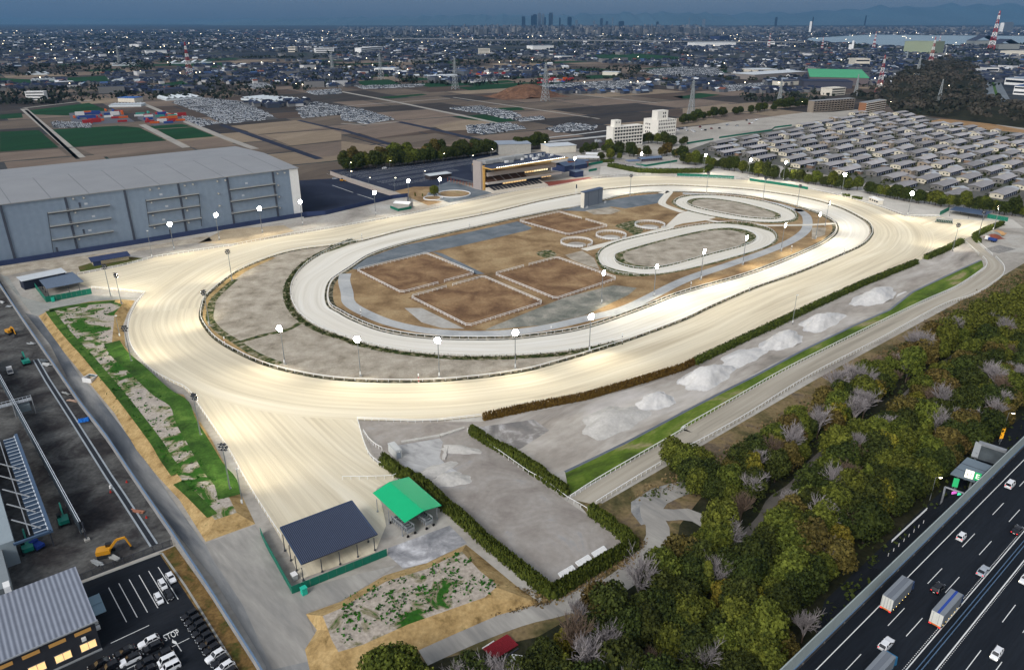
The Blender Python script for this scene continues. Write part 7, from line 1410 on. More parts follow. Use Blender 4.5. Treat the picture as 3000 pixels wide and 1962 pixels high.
SITE = ((('Q2', (1015, 470)), 'pale boards stacked beside the concrete wall', lin(178, 150, 132)), (('Q2', (930, 360)), 'grey metal sheets lying beside the drain', lin(150, 152, 150)), (('Q1', (440, 1000)), 'pile of pale pipes high up on the site', lin(160, 164, 166)), (('Q1', (660, 1290)), 'flat white panels stacked near the drain', lin(190, 192, 190)), (('Q1', (620, 1240)), 'coil of grey hose near the drain', lin(96, 104, 108)), (('Q3', (1930, 570)), 'rusty plank stack by the drain', lin(160, 110, 88)), (('Q3', (1600, 1235)), 'bundle of pale planks at the mesh fence, right bundle', lin(150, 152, 150)), (('Q3', (1380, 1290)), 'bundle of pale planks at the mesh fence, left bundle', lin(140, 144, 146)), (('Q1', (140, 480)), 'heap of pale scrap near the top of the site', lin(150, 156, 160)), (('Q1', (30, 420)), 'white bags beside the wall near the top of the site', lin(188, 190, 190)))
for k, ((c, xy), lab, col) in enumerate(SITE):
 p = at(c, *xy); r = random.Random(k); b = MB()
 for j in range(6): b.box((p.x + r.uniform(-.6, .6), p.y + r.uniform(-.5, .5), .3 + j*.13), (2.6 + r.random(), .35 + r.random()*.5, .13), YAW + 2.1 + r.uniform(-.3, .3))
 tag(b.build('material_stack', mat('stack_%d' % k, col, var=.15)), lab, 'material stack', 'stacks on the building site')
for k, (xy, lab) in enumerate((((1545, 240), 'white traffic drum beside the drain'), ((1040, -2990), ''))):
 if lab: p = at('Q3', *xy); b = MB(); b.tube((p.x, p.y, .2), (p.x, p.y, 1.1), .4, .32, 10); tag(b.build('drum', WHITE), lab, 'drum')
for xy, lab in (((1770, 160), 'red cone beside the concrete wall, upper one'), ((1545, 300), 'red cone below the white drum'), ((2045, 655), 'red cone beside the plank stack')):
 p = at('Q3', *xy); b = MB(); b.tube((p.x, p.y, .2), (p.x, p.y, 1.0), .3, .06, 8); b.box((p.x, p.y, .22), (.6, .6, .06)); tag(b.build('traffic_cone', mat('cone_red', lin(170, 40, 34), var=0)), lab, 'traffic cone', 'traffic cones on the site')
# storage yard truck at the right, cars by the stand and on the gravel lot
p = at('P5', 1910, 750); e = thing('tipper_truck', 'blue and white tipper truck beside the red soil heap', 'truck', (p.x, p.y, .25), hd('P5', (2000, 760), (1840, 720)))
b = MB(); b.prism([(1.5, -1.1), (3.4, -1.1), (3.4, 1.1), (1.5, 1.1)], .6, 2.8); b.build('cab', WHITE, e); b = MB(); b.prism([(-3.6, -1.15), (1.3, -1.15), (1.3, 1.15), (-3.6, 1.15)], .9, 2.3); b.build('body', mat('tipper_blue', lin(36, 60, 120), var=.08), e)
for x in (2.3, -1.4, -2.6):
 for s in (-1, 1): b = MB(); b.tube((x, s*1.1, .5), (x, s*.8, .5), .5, .5, 12); b.build('wheel', TYRE, e)
p = at('P2', 790, 358); car('van', 'white', (p.x, p.y, .25), hd('P2', (850, 350), (740, 360)), 'white van parked alone before the tree row', 'cars by the stand'); p = at('P2', 100, 505); car('suv', 'silver', (p.x, p.y, .2), .4, 'silver car on the gravel behind the pale panel wall', 'cars by the stand')
e = thing('wheel_loader', 'yellow loader beside the silver car behind the pale panel wall', 'loader', tuple(at('P2', 205, 530)), .3); b = MB(); b.prism([(-2, -.9), (1, -.9), (1, .9), (-2, .9)], .6, 1.7); b.build('body', YEL, e); b = MB(); b.prism([(-.8, -.7), (.5, -.7), (.5, .7), (-.8, .7)], 1.72, 2.8); b.build('cab', GLASS, e); b = MB(); b.bar((1, 0, 1.2), (2.6, 0, .6), .8, .2); b.prism([(2.4, -1.1), (3.1, -1.1), (3.1, 1.1), (2.4, 1.1)], .2, .9); b.build('bucket', YEL, e)
for x in (-1.3, 1):
 for s in (-1, 1): b = MB(); b.tube((x, s*.95, .55), (x, s*.6, .55), .55, .55, 12); b.build('wheel', TYRE, e)
rk = random.Random(9)
for k in range(34):
 q = rk.choice(((1150, 280), (1220, 275), (1260, 300), (1180, 310), (1290, 320), (1050, 300), (1390, 260), (1540, 285), (1630, 278), (1100, 285), (1440, 305), (2050, 165), (2150, 160), (2230, 155), (2100, 205), (1760, 230), (1900, 240)))
 p = at('P3', q[0] + rk.uniform(-30, 30), q[1] + rk.uniform(-8, 8)); col = rk.choice(('white', 'white', 'black', 'silver', 'white', 'red', 'grey')); car(rk.choice(('van', 'suv', 'wagon', 'kei')), col, (p.x, p.y, .25), YAW + rk.choice((0, 1.57)), '%s car standing on the open gravel lot beyond the white blocks' % col, 'cars on the gravel lot')
for k in range(16):
 p = at('P1', 500 + 17*k, 172 - 1.2*k + rk.uniform(-8, 4)); car('wagon', rk.choice(('white', 'white', 'silver', 'black')), (p.x, p.y, .2), .6, 'pale car in the row between the trees behind the stand', 'cars behind the stand')
for k in range(7):
 p = at('P1', 1850 + rk.uniform(-20, 120), 75 + rk.uniform(-10, 50)); car('van', rk.choice(('white', 'red', 'silver')), (p.x, p.y, .2), .6, 'car parked left of the white dormitory block', 'cars behind the stand')
# painted bays of the large car park
vs = []; fs = []
for y in np.arange(-1.5, 70, 1): pass
c0, c1 = at('P2', 440, 470), at('P2', 2050, 215); d = (c1 - c0).normalized(); nv = Vector((-d.y, d.x, 0)); L = (c1 - c0).length
for row_, (a, b_) in enumerate(((0, 1), (-16, .9), (-34, .62), (-52, .45), (14, .98), (28, .9))):
 s = 0 if row_ < 4 else -14
 while s < L*b_:
  for q in (0, 1):
   p = c0 + d*s + nv*(a + q*5.6 - 5.4); k = len(vs); w = d*.1
   if math.fabs(a) >= 0: vs += [tuple(p - w + Vector((0, 0, .2))), tuple(p + w + Vector((0, 0, .2))), tuple(p + w + nv*5 + Vector((0, 0, .2))), tuple(p - w + nv*5 + Vector((0, 0, .2)))]; fs.append((k, k+1, k+2, k+3))
  s += 2.6
o = mesh_obj('road_marking', vs, fs, MK); o['kind'] = 'structure'
for a, b_ in ((('P2', 65, 588), ('P2', 355, 690)), (('P2', 415, 712), ('P2', 690, 800))): mark([at(*a), at(*b_)], .5, .2)
# ================================================================= BARNS, TOWN, PYLONS, CITY
ESTATE = [Vector(p) for p in pts(0, ('C',(40,1075),(330,985),(700,915),(900,870),(1200,800),(1330,790),(1640,800),(1700,850),(2380,950)), ('F',(2500,50),(2700,560),(2380,520),(2200,500),(1840,455),(1560,400),(1300,330),(900,270),(640,215),(380,165),(100,120)))]
BROOF = mat('barn_roof', lin(150, 147, 147), var=.12, scale=.12, rnd=.3, rough=.7); BWALL = mat('barn_wall', lin(112, 110, 106), var=.15, scale=.4, rnd=.25); BCREAM = mat('barn_cream', lin(206, 198, 178), var=.08, rnd=.06); STALL_SHADE = mat('stall_shade_navy', lin(34, 42, 66), var=.2)
HROOF = mat('house_pale_roof', lin(166, 170, 174), var=.08, rnd=.08)
def barn_proto(cream, label):
 e = thing('stable_barn', label, 'barn', (0, 0, -500), 0, 'stable barns of the estate'); L, W, H = 31, 10, 3.5
 b = MB(); b.prism([(0, 0), (L, 0), (L, W), (0, W)], 0, H); b.build('wall', BWALL, e); b = MB(); b.add([(-.06, 0, 0), (-.06, W, 0), (-.06, W, H), (-.06, W/2, H + .9), (-.06, 0, H)], [(0, 4, 3, 2, 1)]); b.build('end_wall', BCREAM if cream else BWALL, e)
 b = MB(); b.slab([(-.9, -1.0, H + .05), (L + .7, -1.0, H + .05), (L + .7, W/2, H + 1.2), (-.9, W/2, H + 1.2)], .15); b.slab([(-.9, W/2, H + 1.2), (L + .7, W/2, H + 1.2), (L + .7, W + 1.0, H + .05), (-.9, W + 1.0, H + .05)], .15); b.build('roof', BROOF, e)
 b = MB(); b.box((L/2, -.06, 1.6), (L - .6, .1, 2.7)); b.build('shaded_stall_front', STALL_SHADE, e)  # navy panel: shade on the barn's long stall side, put into the colour
 for k in range(6): b = MB(); b.box((3.4 + k*4.8, -.16, 1.35), (1.3, .12, 1.9)); b.build('stall_door', mat('stall_pale', lin(170, 176, 190), var=.2), e)
 for y in (2.6, 5.6): b = MB(); b.box((-.1, y, 1.9), (.1, 1.2, 1.2)); b.build('window', DARK_GLASS, e)
 return e
def house_proto(storeys, label, wall):
 e = thing('groom_house', label, 'house', (0, 0, -500), 0, 'houses of the estate'); W, D, H = 8.2, 9.5, 2.9*storeys
 b = MB(); b.prism([(0, 0), (W, 0), (W, D), (0, D)], 0, H); b.add([(-.04, 0, H), (-.04, D, H), (-.04, D/2, H + 1.3)], [(0, 2, 1)]); b.build('wall', wall, e)
 b = MB(); b.slab([(-.6, -.6, H), (W + .5, -.6, H), (W + .5, D/2, H + 1.5), (-.6, D/2, H + 1.5)], .14); b.slab([(-.6, D/2, H + 1.5), (W + .5, D/2, H + 1.5), (W + .5, D + .6, H), (-.6, D + .6, H)], .14); b.build('roof', HROOF if storeys == 1 else BROOF, e)
 for s in range(storeys):
  for y in (2.3, 6.4): b = MB(); b.box((-.08, y, 1.5 + 2.9*s), (.1, 1.7, 1.3)); b.build('window', DARK_GLASS, e)
 return e
def shed_proto(label):
 e = thing('estate_shed', label, 'shed', (0, 0, -500), 0, 'sheds of the estate'); b = MB(); b.prism([(0, 0), (6, 0), (6, 4.5), (0, 4.5)], 0, 2.5); b.build('wall', mat('shed_brown', lin(120, 100, 84), var=.2, rnd=.3), e); b = MB(); b.slab([(-.4, -.5, 2.7), (6.4, -.5, 2.7), (6.4, 5, 2.9), (-.4, 5, 2.9)], .14); b.build('roof', HROOF, e); return e
BL = {1: 'long grey roofed stable barn with cream end wall in the estate of barns', 0: 'long grey roofed stable barn with grey end wall in the estate of barns'}
PB = {k: barn_proto(k, BL[k]) for k in (0, 1)}; HL = {0: 'small cream gabled house with pale roof between the barns', 1: 'two storey cream house with grey roof between the barns', 2: 'two storey grey brown house between the barns'}
PH = {0: house_proto(1, HL[0], BCREAM), 1: house_proto(2, HL[1], BCREAM), 2: house_proto(2, HL[2], mat('house_brown_grey', lin(150, 136, 118), var=.1, rnd=.15))}; PS = shed_proto('small flat roofed shed beside the stable barns')
re_ = random.Random(17); firsts = set()
def put_p(pr, p, rz):
 if pr.name in firsts: e = copy_tree(pr)
 else: firsts.add(pr.name); e = pr
 e.location = (p.x, p.y, .2); e.rotation_euler = (0, 0, rz); return e
o0 = at('P4', 1270, 1135); nb = 0
for i in range(-14, 18):
 for j in range(-14, 26):
  p = o0 + U2*(51*i + (j % 2)*16 + re_.uniform(-2.5, 2.5)) + V2*(22*j + re_.uniform(-1, 1))
  q = p + U2*16 + V2*4
  if not (inside(q, ESTATE) and inside(p, ESTATE)) or not in_view((q.x, q.y, 3), 90): continue
  road = abs((j % 7) - 3) < .1 and False
  put_p(PB[1 if re_.random() < .45 else 0], p, YAW); nb += 1
  hp = p + U2*34 + V2*re_.choice((-1, 2, 6))
  if inside(hp + U2*8, ESTATE) and re_.random() < .86: put_p(PH[re_.choices((0, 1, 2), (6, 1, 1.2))[0]], hp, YAW)
  if re_.random() < .6: put_p(PS, p + U2*(re_.uniform(2, 22)) + V2*-8.5, YAW + re_.choice((0, 1.57)))
for pr in list(PB.values()) + list(PH.values()) + [PS]:
 if pr.name not in firsts:
  for c in kids(pr): bpy.data.objects.remove(c)
  bpy.data.objects.remove(pr)
undergrowth('undergrowth', ESTATE, 8000, G2, .8, 61, 2.2, .2)
# ---- houses of the plain
def vnoise(x, y, s, seed=0):
 xi, yi = math.floor(x/s), math.floor(y/s); fx, fy = x/s - xi, y/s - yi
 hsh = lambda a, b: (math.sin(a*127.1 + b*311.7 + seed*74.7)*43758.5453) % 1
 sx, sy = fx*fx*(3 - 2*fx), fy*fy*(3 - 2*fy)
 return (hsh(xi, yi)*(1 - sx) + hsh(xi + 1, yi)*sx)*(1 - sy) + (hsh(xi, yi + 1)*(1 - sx) + hsh(xi + 1, yi + 1)*sx)*sy
RC = [lin(22, 34, 60), lin(32, 44, 68), lin(50, 58, 76), lin(14, 24, 42), lin(206, 210, 214), lin(126, 138, 152), lin(112, 70, 58), lin(58, 84, 124)]; RW = [.30, .24, .14, .18, .035, .05, .025, .03]
WC = [lin(116, 116, 116), lin(84, 88, 94), lin(56, 62, 74), lin(190, 190, 190)]
TM = [mat('town_roof_%s' % n, c, var=.1, scale=.02) for n, c in zip(('navy', 'slate', 'grey', 'ink', 'white', 'silver', 'rust', 'blue'), RC)] + [mat('town_wall_%s' % n, c, var=.05, scale=.02) for n, c in zip(('cream', 'beige', 'taupe', 'white'), WC)]
def house_geo(cx, cy, L, W, H, rz, flat):
 c, s = math.cos(rz), math.sin(rz); T = lambda x, y, z: (cx + x*c - y*s, cy + x*s + y*c, z)
 a, b = L/2, W/2; v = [T(x, y, z) for z in (.1, H) for x, y in ((-a, -b), (a, -b), (a, b), (-a, b))]; f = [(0, 1, 5, 4), (1, 2, 6, 5), (2, 3, 7, 6), (3, 0, 4, 7)]
 if flat: return v, f + [(4, 5, 6, 7)], 4
 rh = W*.28; v += [T(-a*1.05, 0, H + rh), T(a*1.05, 0, H + rh), T(-a*1.06, -b*1.12, H - .2), T(a*1.06, -b*1.12, H - .2), T(a*1.06, b*1.12, H - .2), T(-a*1.06, b*1.12, H - .2)]
 return v, f + [(4, 8, 7), (5, 6, 9), (10, 11, 9, 8), (12, 13, 8, 9)], 6
LOTS = [[Vector(p) for p in pts(0, g2)] for g2 in (('A',(1190,715),(1380,680),(1700,715),(1830,775),(1940,830),(1560,868),(1400,790)), ('A',(1250,800),(1540,862),(1400,885),(1280,835)), ('A',(2060,760),(2200,712),(2380,745),(2380,800),(2110,828)), ('B',(0,745),(140,765),(380,835),(170,868),(0,840)), ('B',(750,760),(960,742),(1210,785),(1260,815),(1150,832),(1000,800)),
 ('B',(90,602),(590,588),(560,608),(150,624)), ('B',(870,560),(1090,548),(1080,568),(880,574)), ('B',(1350,600),(1700,575),(2000,560),(2150,608),(1850,642),(1600,612),(1420,622)), ('B',(870,882),(1150,855),(1300,900),(1000,940),(880,930)), ('B',(1430,900),(1600,862),(1790,880),(1760,908),(1500,928)), ('B',(1180,832),(1400,815),(1420,835),(1250,852)), ('A',(1700,590),(1850,578),(1920,612),(1770,624)), ('B',(2070,495),(2380,468),(2380,532),(2200,525)), ('C',(0,470),(240,475),(300,520),(0,560)), ('C',(250,600),(560,580),(620,620),(300,640)), ('A',(2120,640),(2380,620),(2380,655),(2200,665)), ('A',(350,850),(640,860),(640,892),(370,895)))]
REDP = [[Vector(p) for p in pts(0, g2)] for g2 in (('A',(480,790),(820,770),(940,850),(640,870),(500,850)), ('A',(960,790),(1270,800),(1280,850),(1080,880),(960,830)), ('B',(1360,560),(1600,545),(1620,572),(1380,585)), ('B',(860,512),(1200,505),(1180,530),(880,535)))]
GRN = [o for o in bpy.data.objects if o.name.startswith('field') and o.data.materials and o.data.materials[0] == CROP]
GPOLY = [[Vector(v.co) for v in o.data.vertices] for o in GRN]
BAY = [Vector(v.co) for v in [o for o in bpy.data.objects if o.name == 'water'][0].data.vertices]
rt = random.Random(33); items = []
def blocked(x, y):
 for g2 in GPOLY + LOTS + REDP:
  if abs(g2[0].x - x) < 500 and abs(g2[0].y - y) < 500 and inside((x, y), g2): return True
 return inside((x, y), BAY) or inside((x, y), HW_) or inside((x, y), ESTATE)
n_try = 0
while len(items) < 19000 and n_try < 260000:
 n_try += 1
 u = rt.random(); y = 1230 + 10500*u**1.7; x = rt.uniform(-.76, .76)*y
 v = .62*vnoise(x, y, 420, 1) + .38*vnoise(x, y, 130, 2); th = .60 if y < 1700 else .52 if y < 2300 else .44 if y < 4000 else .36
 if x > .18*y and y < 1700: th = .72
 if y < 1500 and -330 < x < 420: th = .9
 if v < th or blocked(x, y): continue
 big = rt.random() < .045; L = rt.uniform(8, 15)*(1 + y/9000); W = rt.uniform(6.5, 9.5)*(1 + y/9000); H = rt.uniform(3.5, 6.6)
 if big: L *= 2.6; W *= 2.0; H = rt.uniform(6, 13)
 rz = math.atan2(A2.y, A2.x) + (rt.random() < .5)*math.pi/2 + rt.gauss(0, .12); items.append((x, y, L, W, H, rz, big or rt.random() < .12, rt.choices(range(8), RW)[0], rt.choices(range(4), (3, 4, 4, 1))[0]))
items.sort(key=lambda i: i[1]); vis = [i for i in items if in_view((i[0], i[1], 3), 20)]
tl = {0: 'navy tiled', 1: 'slate blue tiled', 2: 'grey tiled', 3: 'dark tiled', 4: 'white roofed', 5: 'silver roofed', 6: 'rust roofed', 7: 'blue roofed'}
for it in vis[:300]:
 x, y, L, W, H, rz, fl, rc, wc_ = it; v, f, nw = house_geo(0, 0, L, W, H, 0, fl); e = thing('town_house', '%s house in the near hamlets among the fields' % tl[rc], 'house', (x, y, .1), rz, 'houses of the hamlets')
 nw2 = 4 if fl else 6; mesh_obj('wall', v, f[:nw2], TM[8 + wc_], e); o = mesh_obj('roof', v, f[nw2:], TM[rc], e)
def mass(name, its):
 V, Fc, M = [], [], []
 for x, y, L, W, H, rz, fl, rc, wc_ in its:
  v, f, nw = house_geo(x, y, L, W, H, rz, fl); k = len(V); V += v; Fc += [tuple(i + k for i in q) for q in f]; n4 = 4 if fl else 6; M += [8 + wc_]*n4 + [rc]*(len(f) - n4)
 o = mesh_obj(name, V, Fc, TM, None, M); o['kind'] = 'stuff'; return o
mass('distant_houses', vis[300:])
# city: taller blocks towards the skyline
its = []
while len(its) < 5200:
 y = rt.uniform(7500, 15500); x = rt.uniform(-.22, .80)*y; dens = math.exp(-((x/y - .1)/.28)**2) + .25
 if x/y < -.05: dens *= .45
 if rt.random() > dens or inside((x, y), BAY) or (x > .30*y and y < 9200 and rt.random() < .8): continue
 H = rt.uniform(10, 26) if rt.random() < .82 else rt.uniform(26, 62)*(1.1 if abs(x/y - .08) < .16 else .7); its.append((x, y, rt.uniform(18, 46), rt.uniform(16, 30), H, rt.random()*3, True, rt.choice((0, 1, 2, 1, 5)), rt.choice((0, 1, 1, 2))))
mass('city_blocks', its)
# groves between the houses
C = []; rg = np.random.default_rng(3)
for _ in range(9000):
 y = 1300 + 7500*rt.random()**1.5; x = rt.uniform(-.75, .75)*y
 if vnoise(x, y, 300, 5) < .5 or blocked(x, y): continue
 if y < 1500 and -330 < x < 420: continue
 for _k in range(7): C.append((x + rt.gauss(0, 4 + y*.0012), y + rt.gauss(0, 4), rt.uniform(1, 6 + y*.0006)))
C = np.array(C); N = rg.normal(size=C.shape); N[:, 2] = np.abs(N[:, 2]); N /= np.linalg.norm(N, axis=1)[:, None]; v, f = quads_np(C, N, 1.8 + C[:, 1]*.0008*rg.random(len(C)), rg)
o = link(bpy.data.objects.new('distant_trees', np_mesh('distant_trees', v, f, leaf_mat('grove_dark', lin(22, 30, 26), lin(46, 52, 40), hue=0, rnd=0, scale=.01)))); o['kind'] = 'stuff'
# ---- used car lots: packed rows of small pale vehicles, red container yards
for poly in LOTS: sheet('car_lot', poly, .16, mat('lot_gravel', lin(66, 68, 70), var=.1, scale=.02))
for poly in REDP: sheet('car_lot', poly, .16, mat('lot_asphalt', lin(84, 86, 94), var=.1, scale=.02))
CM = [mat('lot_car_%s' % n, c, rough=.3, var=0) for n, c in (('white', lin(214, 218, 222)), ('pale', lin(190, 196, 204)), ('silver', lin(160, 166, 172)), ('dark', lin(44, 48, 56)), ('blue', lin(70, 92, 122)))] + [GLASS]
def lot_car_geo(cx, cy, rz, van):
 c, s = math.cos(rz), math.sin(rz); T = lambda x, y, z: (cx + x*c - y*s, cy + x*s + y*c, z + .17); H = 1.9 if van else 1.45; h1 = 1.0
 v = [T(x, y, z) for z, k in ((.3, 1), (h1, .96)) for x, y in ((-2.1*k, -.82*k), (2.1*k, -.82*k), (2.1*k, .82*k), (-2.1*k, .82*k))] + [T(x, y, H) for x, y in ((-1.7, -.66), (.5 if not van else 1.3, -.66), (.5 if not van else 1.3, .66), (-1.7, .66))]
 return v, [(0, 1, 5, 4), (1, 2, 6, 5), (2, 3, 7, 6), (3, 0, 4, 7), (4, 5, 6, 7), (4, 5, 9, 8), (5, 6, 10, 9), (6, 7, 11, 10), (7, 4, 8, 11), (8, 9, 10, 11)], [0]*5 + [1]*4 + [0]
allc = []; rl = random.Random(8)
for poly in LOTS:
 ax = [p.dot(A1) for p in poly]; bx = [p.dot(A2) for p in poly]; a = min(ax); ct = 0
 while a < max(ax):
  b_ = min(bx); ct += 1
  while b_ < max(bx):
   p = A1*(a + rl.uniform(-.5, .5)) + A2*(b_ + rl.uniform(-.2, .2)); q = Vector(((p.x), p.y, 0))
   # A1 and A2 are almost square to each other; solve exactly
   det = A1.x*A2.y - A1.y*A2.x; g11 = A1.dot(A2); da = (a - g11*b_)/(1 - g11*g11); db = (b_ - g11*a)/(1 - g11*g11); q = A1*da + A2*db
   if inside(q, poly) and rl.random() < .80 and vnoise(q.x, q.y, 22, 9) > .22: allc.append((q.x + rl.uniform(-.3, .3), q.y + rl.uniform(-.3, .3), math.atan2(A1.y, A1.x) + rl.gauss(0, .06), rl.random() < .3, rl.choices(range(5), (8, 2.5, 1.2, 1.6, .4))[0]))
   b_ += 2.7 if q.y < 1500 else 3.4
  a += 5.6 + (ct % 4 == 0)*3
allc.sort(key=lambda c: c[1]); allc = [c for c in allc if in_view((c[0], c[1], 1), 5)]; print('lot cars', len(allc)); cv = {}
for x, y, rz, van, col in allc[:300]:
 if (van, col) not in cv: v, f, mi_ = lot_car_geo(0, 0, 0, van); o = mesh_obj('lot_car', v, f, [CM[col], GLASS], None, mi_); cv[(van, col)] = o
 else: o = link(bpy.data.objects.new('lot_car', cv[(van, col)].data))
 o.location = (x, y, 0); o.rotation_euler = (0, 0, rz); tag(o, '%s %s packed into the nearest used car lots by the fields' % (('white', 'pale grey', 'silver', 'dark', 'blue')[col], 'van' if van else 'car'), 'car', 'vehicles in the used car lots')
V, Fc, M = [], [], []
for x, y, rz, van, col in allc[300:9000]:
 v, f, mi_ = lot_car_geo(x, y, rz, van); k = len(V); V += v; Fc += [tuple(i + k for i in q) for q in f]; M += [5 if m else col for m in mi_]
o = mesh_obj('car_rows', V, Fc, CM, None, M); o['kind'] = 'stuff'
rc_ = random.Random(12); nco = 0
for poly in REDP:
 xs = [p.x for p in poly]; ys = [p.y for p in poly]; n = 0; cc = []
 for _ in range(4000):
  p = Vector((rc_.uniform(min(xs), max(xs)), rc_.uniform(min(ys), max(ys)), 0))
  if n < 26 and inside(p, poly) and all((p - q).length > 9 for q in cc):
   cc.append(p); n += 1; nm = rc_.choices(('red', 'orange', 'blue', 'teal', 'white'), (6, 2, 2, 1, 2))[0]; cm = mat('container_' + nm, {'red': lin(150, 40, 44), 'orange': lin(190, 90, 40), 'blue': lin(44, 70, 130), 'teal': lin(60, 140, 126), 'white': lin(206, 206, 204)}[nm], var=.1)
   e = thing('container', '%s steel container standing in a yard among the fields' % nm, 'container', (p.x, p.y, .2), math.atan2(A2.y, A2.x) + rc_.choice((0, 0, 1.57)), 'containers in the yards'); b = MB(); b.box((0, 0, 1.4 + (n % 3 == 0)*1.3), (12.2, 2.5, 2.6 + (n % 3 == 0)*2.6)); b.build('shell', cm, e); b = MB(); b.box((6.12, 0, 1.35), (.08, 2.2, 2.3)); b.build('door', STEEL_DARK, e)
# ---- single larger buildings in the plain
def far_block(name, label, c, a0, a1, depth, h, wall, roof=None, rows=0, n=0, cat='building', group='large buildings of the plain', gable=0, axis=None):
 p0, p1 = at(c, *a0), at(c, *a1); L = (p1 - p0).length; e = thing(name, label, cat, (p0.x, p0.y, .1), math.atan2(p1.y - p0.y, p1.x - p0.x), group); b = MB(); b.prism([(0, 0), (L, 0), (L, depth), (0, depth)], 0, h); b.build('wall', wall, e)
 b = MB()
 if gable:
  for k in range(gable): x0 = L*k/gable; x1 = L*(k+1)/gable; xm = (x0 + x1)/2; b.slab([(x0, -.5, h), (xm, -.5, h + (x1-x0)*.22), (xm, depth + .5, h + (x1-x0)*.22), (x0, depth + .5, h)], .2); b.slab([(xm, -.5, h + (x1-x0)*.22), (x1, -.5, h), (x1, depth + .5, h), (xm, depth + .5, h + (x1-x0)*.22)], .2)
 else: b.slab([(-.6, -.6, h + .5), (L + .6, -.6, h + .5), (L + .6, depth + .6, h + .6), (-.6, depth + .6, h + .6)], .6)
 b.build('roof', roof or wall, e)
 for r in range(rows): b = MB(); b.box((L/2, -.1, h*(r + .55)/rows), (L*.92, .15, h/rows*.36)); b.build('window', DARK_GLASS, e)
 return e
GH = mat('greenhouse_film', lin(196, 204, 208), var=.08, rough=.35, scale=.1); SILV = TM[5]; W_ = WHITE
far_block('school_building', 'white three storey block with window bands among the near fields', 'A', (185, 700), (315, 698), 14, 14, W_, None, 3); far_block('blue_roof_shop', 'building with bright blue hipped roof by the field road', 'A', (825, 712), (940, 715), 22, 7, CREAM, mat('bright_blue_roof', lin(46, 96, 160), var=.06), 0)
for c, a0, a1, d, g_n, lab in (('A', (780, 572), (1000, 575), 40, 9, 'zigzag roofed greenhouses left of the red and white mast'), ('A', (215, 568), (415, 562), 24, 7, 'row of small white greenhouse arches beside the green field'), ('A', (165, 525), (330, 522), 22, 3, 'white greenhouse arches behind the small row'), ('A', (760, 748), (985, 745), 24, 10, 'white tunnel greenhouses beside the container yard'), ('A', (1160, 705), (1410, 690), 60, 6, 'wide pale greenhouses above the packed cars'), ('A', (1680, 700), (1950, 722), 46, 8, 'grey greenhouses between two car lots'), ('A', (780, 462), (960, 458), 26, 3, 'long white tunnel house in the mid plain'), ('A', (1200, 448), (1480, 440), 30, 4, 'long white tunnel house behind the mast')):
 far_block('greenhouse', lab, c, a0, a1, d, 3.4, GH, GH, 0, 0, 'greenhouse', 'greenhouses', g_n)
for c, a0, a1, d, h, wall, roof, rows, lab in (('B', (140, 375), (290, 362), 30, 22, W_, None, 3, 'wide white block far beyond the fields, left of centre'), ('B', (955, 390), (1035, 390), 30, 26, CREAM, None, 5, 'cream five storey block far beyond the fields'), ('B', (1335, 348), (1480, 345), 60, 18, W_, TM[5], 0, 'large white warehouse in the far plain'), ('B', (1298, 345), (1332, 345), 40, 17, TM[6], None, 0, 'red block beside the large white warehouse'), ('B', (1535, 418), (1612, 415), 40, 12, W_, TM[5], 1, 'pale flat block in the far plain right of the pylon'), ('B', (600, 552), (810, 550), 50, 7, STEEL, PALE_ROOF, 0, 'long low grey hall beside the second pylon'), ('B', (1820, 525), (1930, 528), 26, 8, CREAM, PALE_ROOF, 0, 'cream flat hall near the far car lot'),
  ('B', (230, 510), (370, 512), 40, 12, W_, PALE_ROOF, 1, 'white works with blocky roof behind the first pylon'), ('A', (905, 335), (970, 335), 40, 16, W_, None, 0, 'small white block in the far left plain'), ('A', (1020, 375), (1165, 372), 40, 12, W_, TM[5], 0, 'long white hall in the far left plain'), ('A', (2010, 365), (2060, 365), 40, 22, CREAM, None, 2, 'cream block at the far left of the white school'), ('A', (2200, 370), (2330, 368), 40, 18, W_, None, 2, 'white school block in the far plain'), ('A', (2170, 445), (2245, 442), 30, 10, TM[7], None, 0, 'blue grey hall in the mid plain'), ('C', (600, 320), (640, 320), 30, 20, W_, None, 2, 'white block below the far viaduct'), ('C', (255, 282), (325, 280), 80, 26, NAVY, None, 0, 'dark navy block below the city'),
  ('C', (90, 325), (370, 322), 90, 18, W_, PALE_ROOF, 0, 'long white factory halls near the bay'), ('C', (490, 515), (660, 512), 60, 10, CREAM, PALE_ROOF, 0, 'cream hall with pale curved roof beside the plain'), ('C', (500, 560), (860, 535), 70, 12, mat('hall_grey', lin(128, 122, 118), var=.05), PALE_ROOF, 0, 'grey hall with pale gabled roof before the green roof'), ('C', (340, 545), (420, 545), 30, 9, W_, W_, 0, 'pair of white tanks like halls in the works yard'), ('C', (700, 600), (850, 590), 30, 9, CREAM, TM[2], 0, 'small grey roofed works hall'), ('C', (1035, 670), (1130, 662), 24, 13, CREAM, None, 3, 'cream three storey block behind the apartment slab'), ('C', (1200, 465), (1300, 465), 50, 22, CREAM, None, 2, 'cream works block behind the green roof'), ('C', (2110, 510), (2200, 510), 50, 14, W_, TM[2], 1, 'white works block beside the highway'), ('C', (2240, 590), (2380, 600), 80, 14, W_, TM[5], 1, 'white depot at the right edge'), ('C', (2300, 660), (2380, 665), 60, 16, W_, TM[7], 2, 'pale depot with blue band at the right edge'), ('C', (2210, 385), (2380, 392), 80, 16, CREAM, None, 0, 'long cream hall before the right mast')):
 far_block('works_building', lab, c, a0, a1, d, h, wall, roof, rows)
far_block('green_roof_warehouse', 'huge warehouse with light green roof in the middle distance', 'C', (880, 590), (1290, 600), 10, 16, mat('taupe_sheet', lin(96, 88, 90), var=.05, scale=.02), mat('mint_green_roof', lin(70, 156, 112), var=.04, scale=.02), 0, 0, 'warehouse')
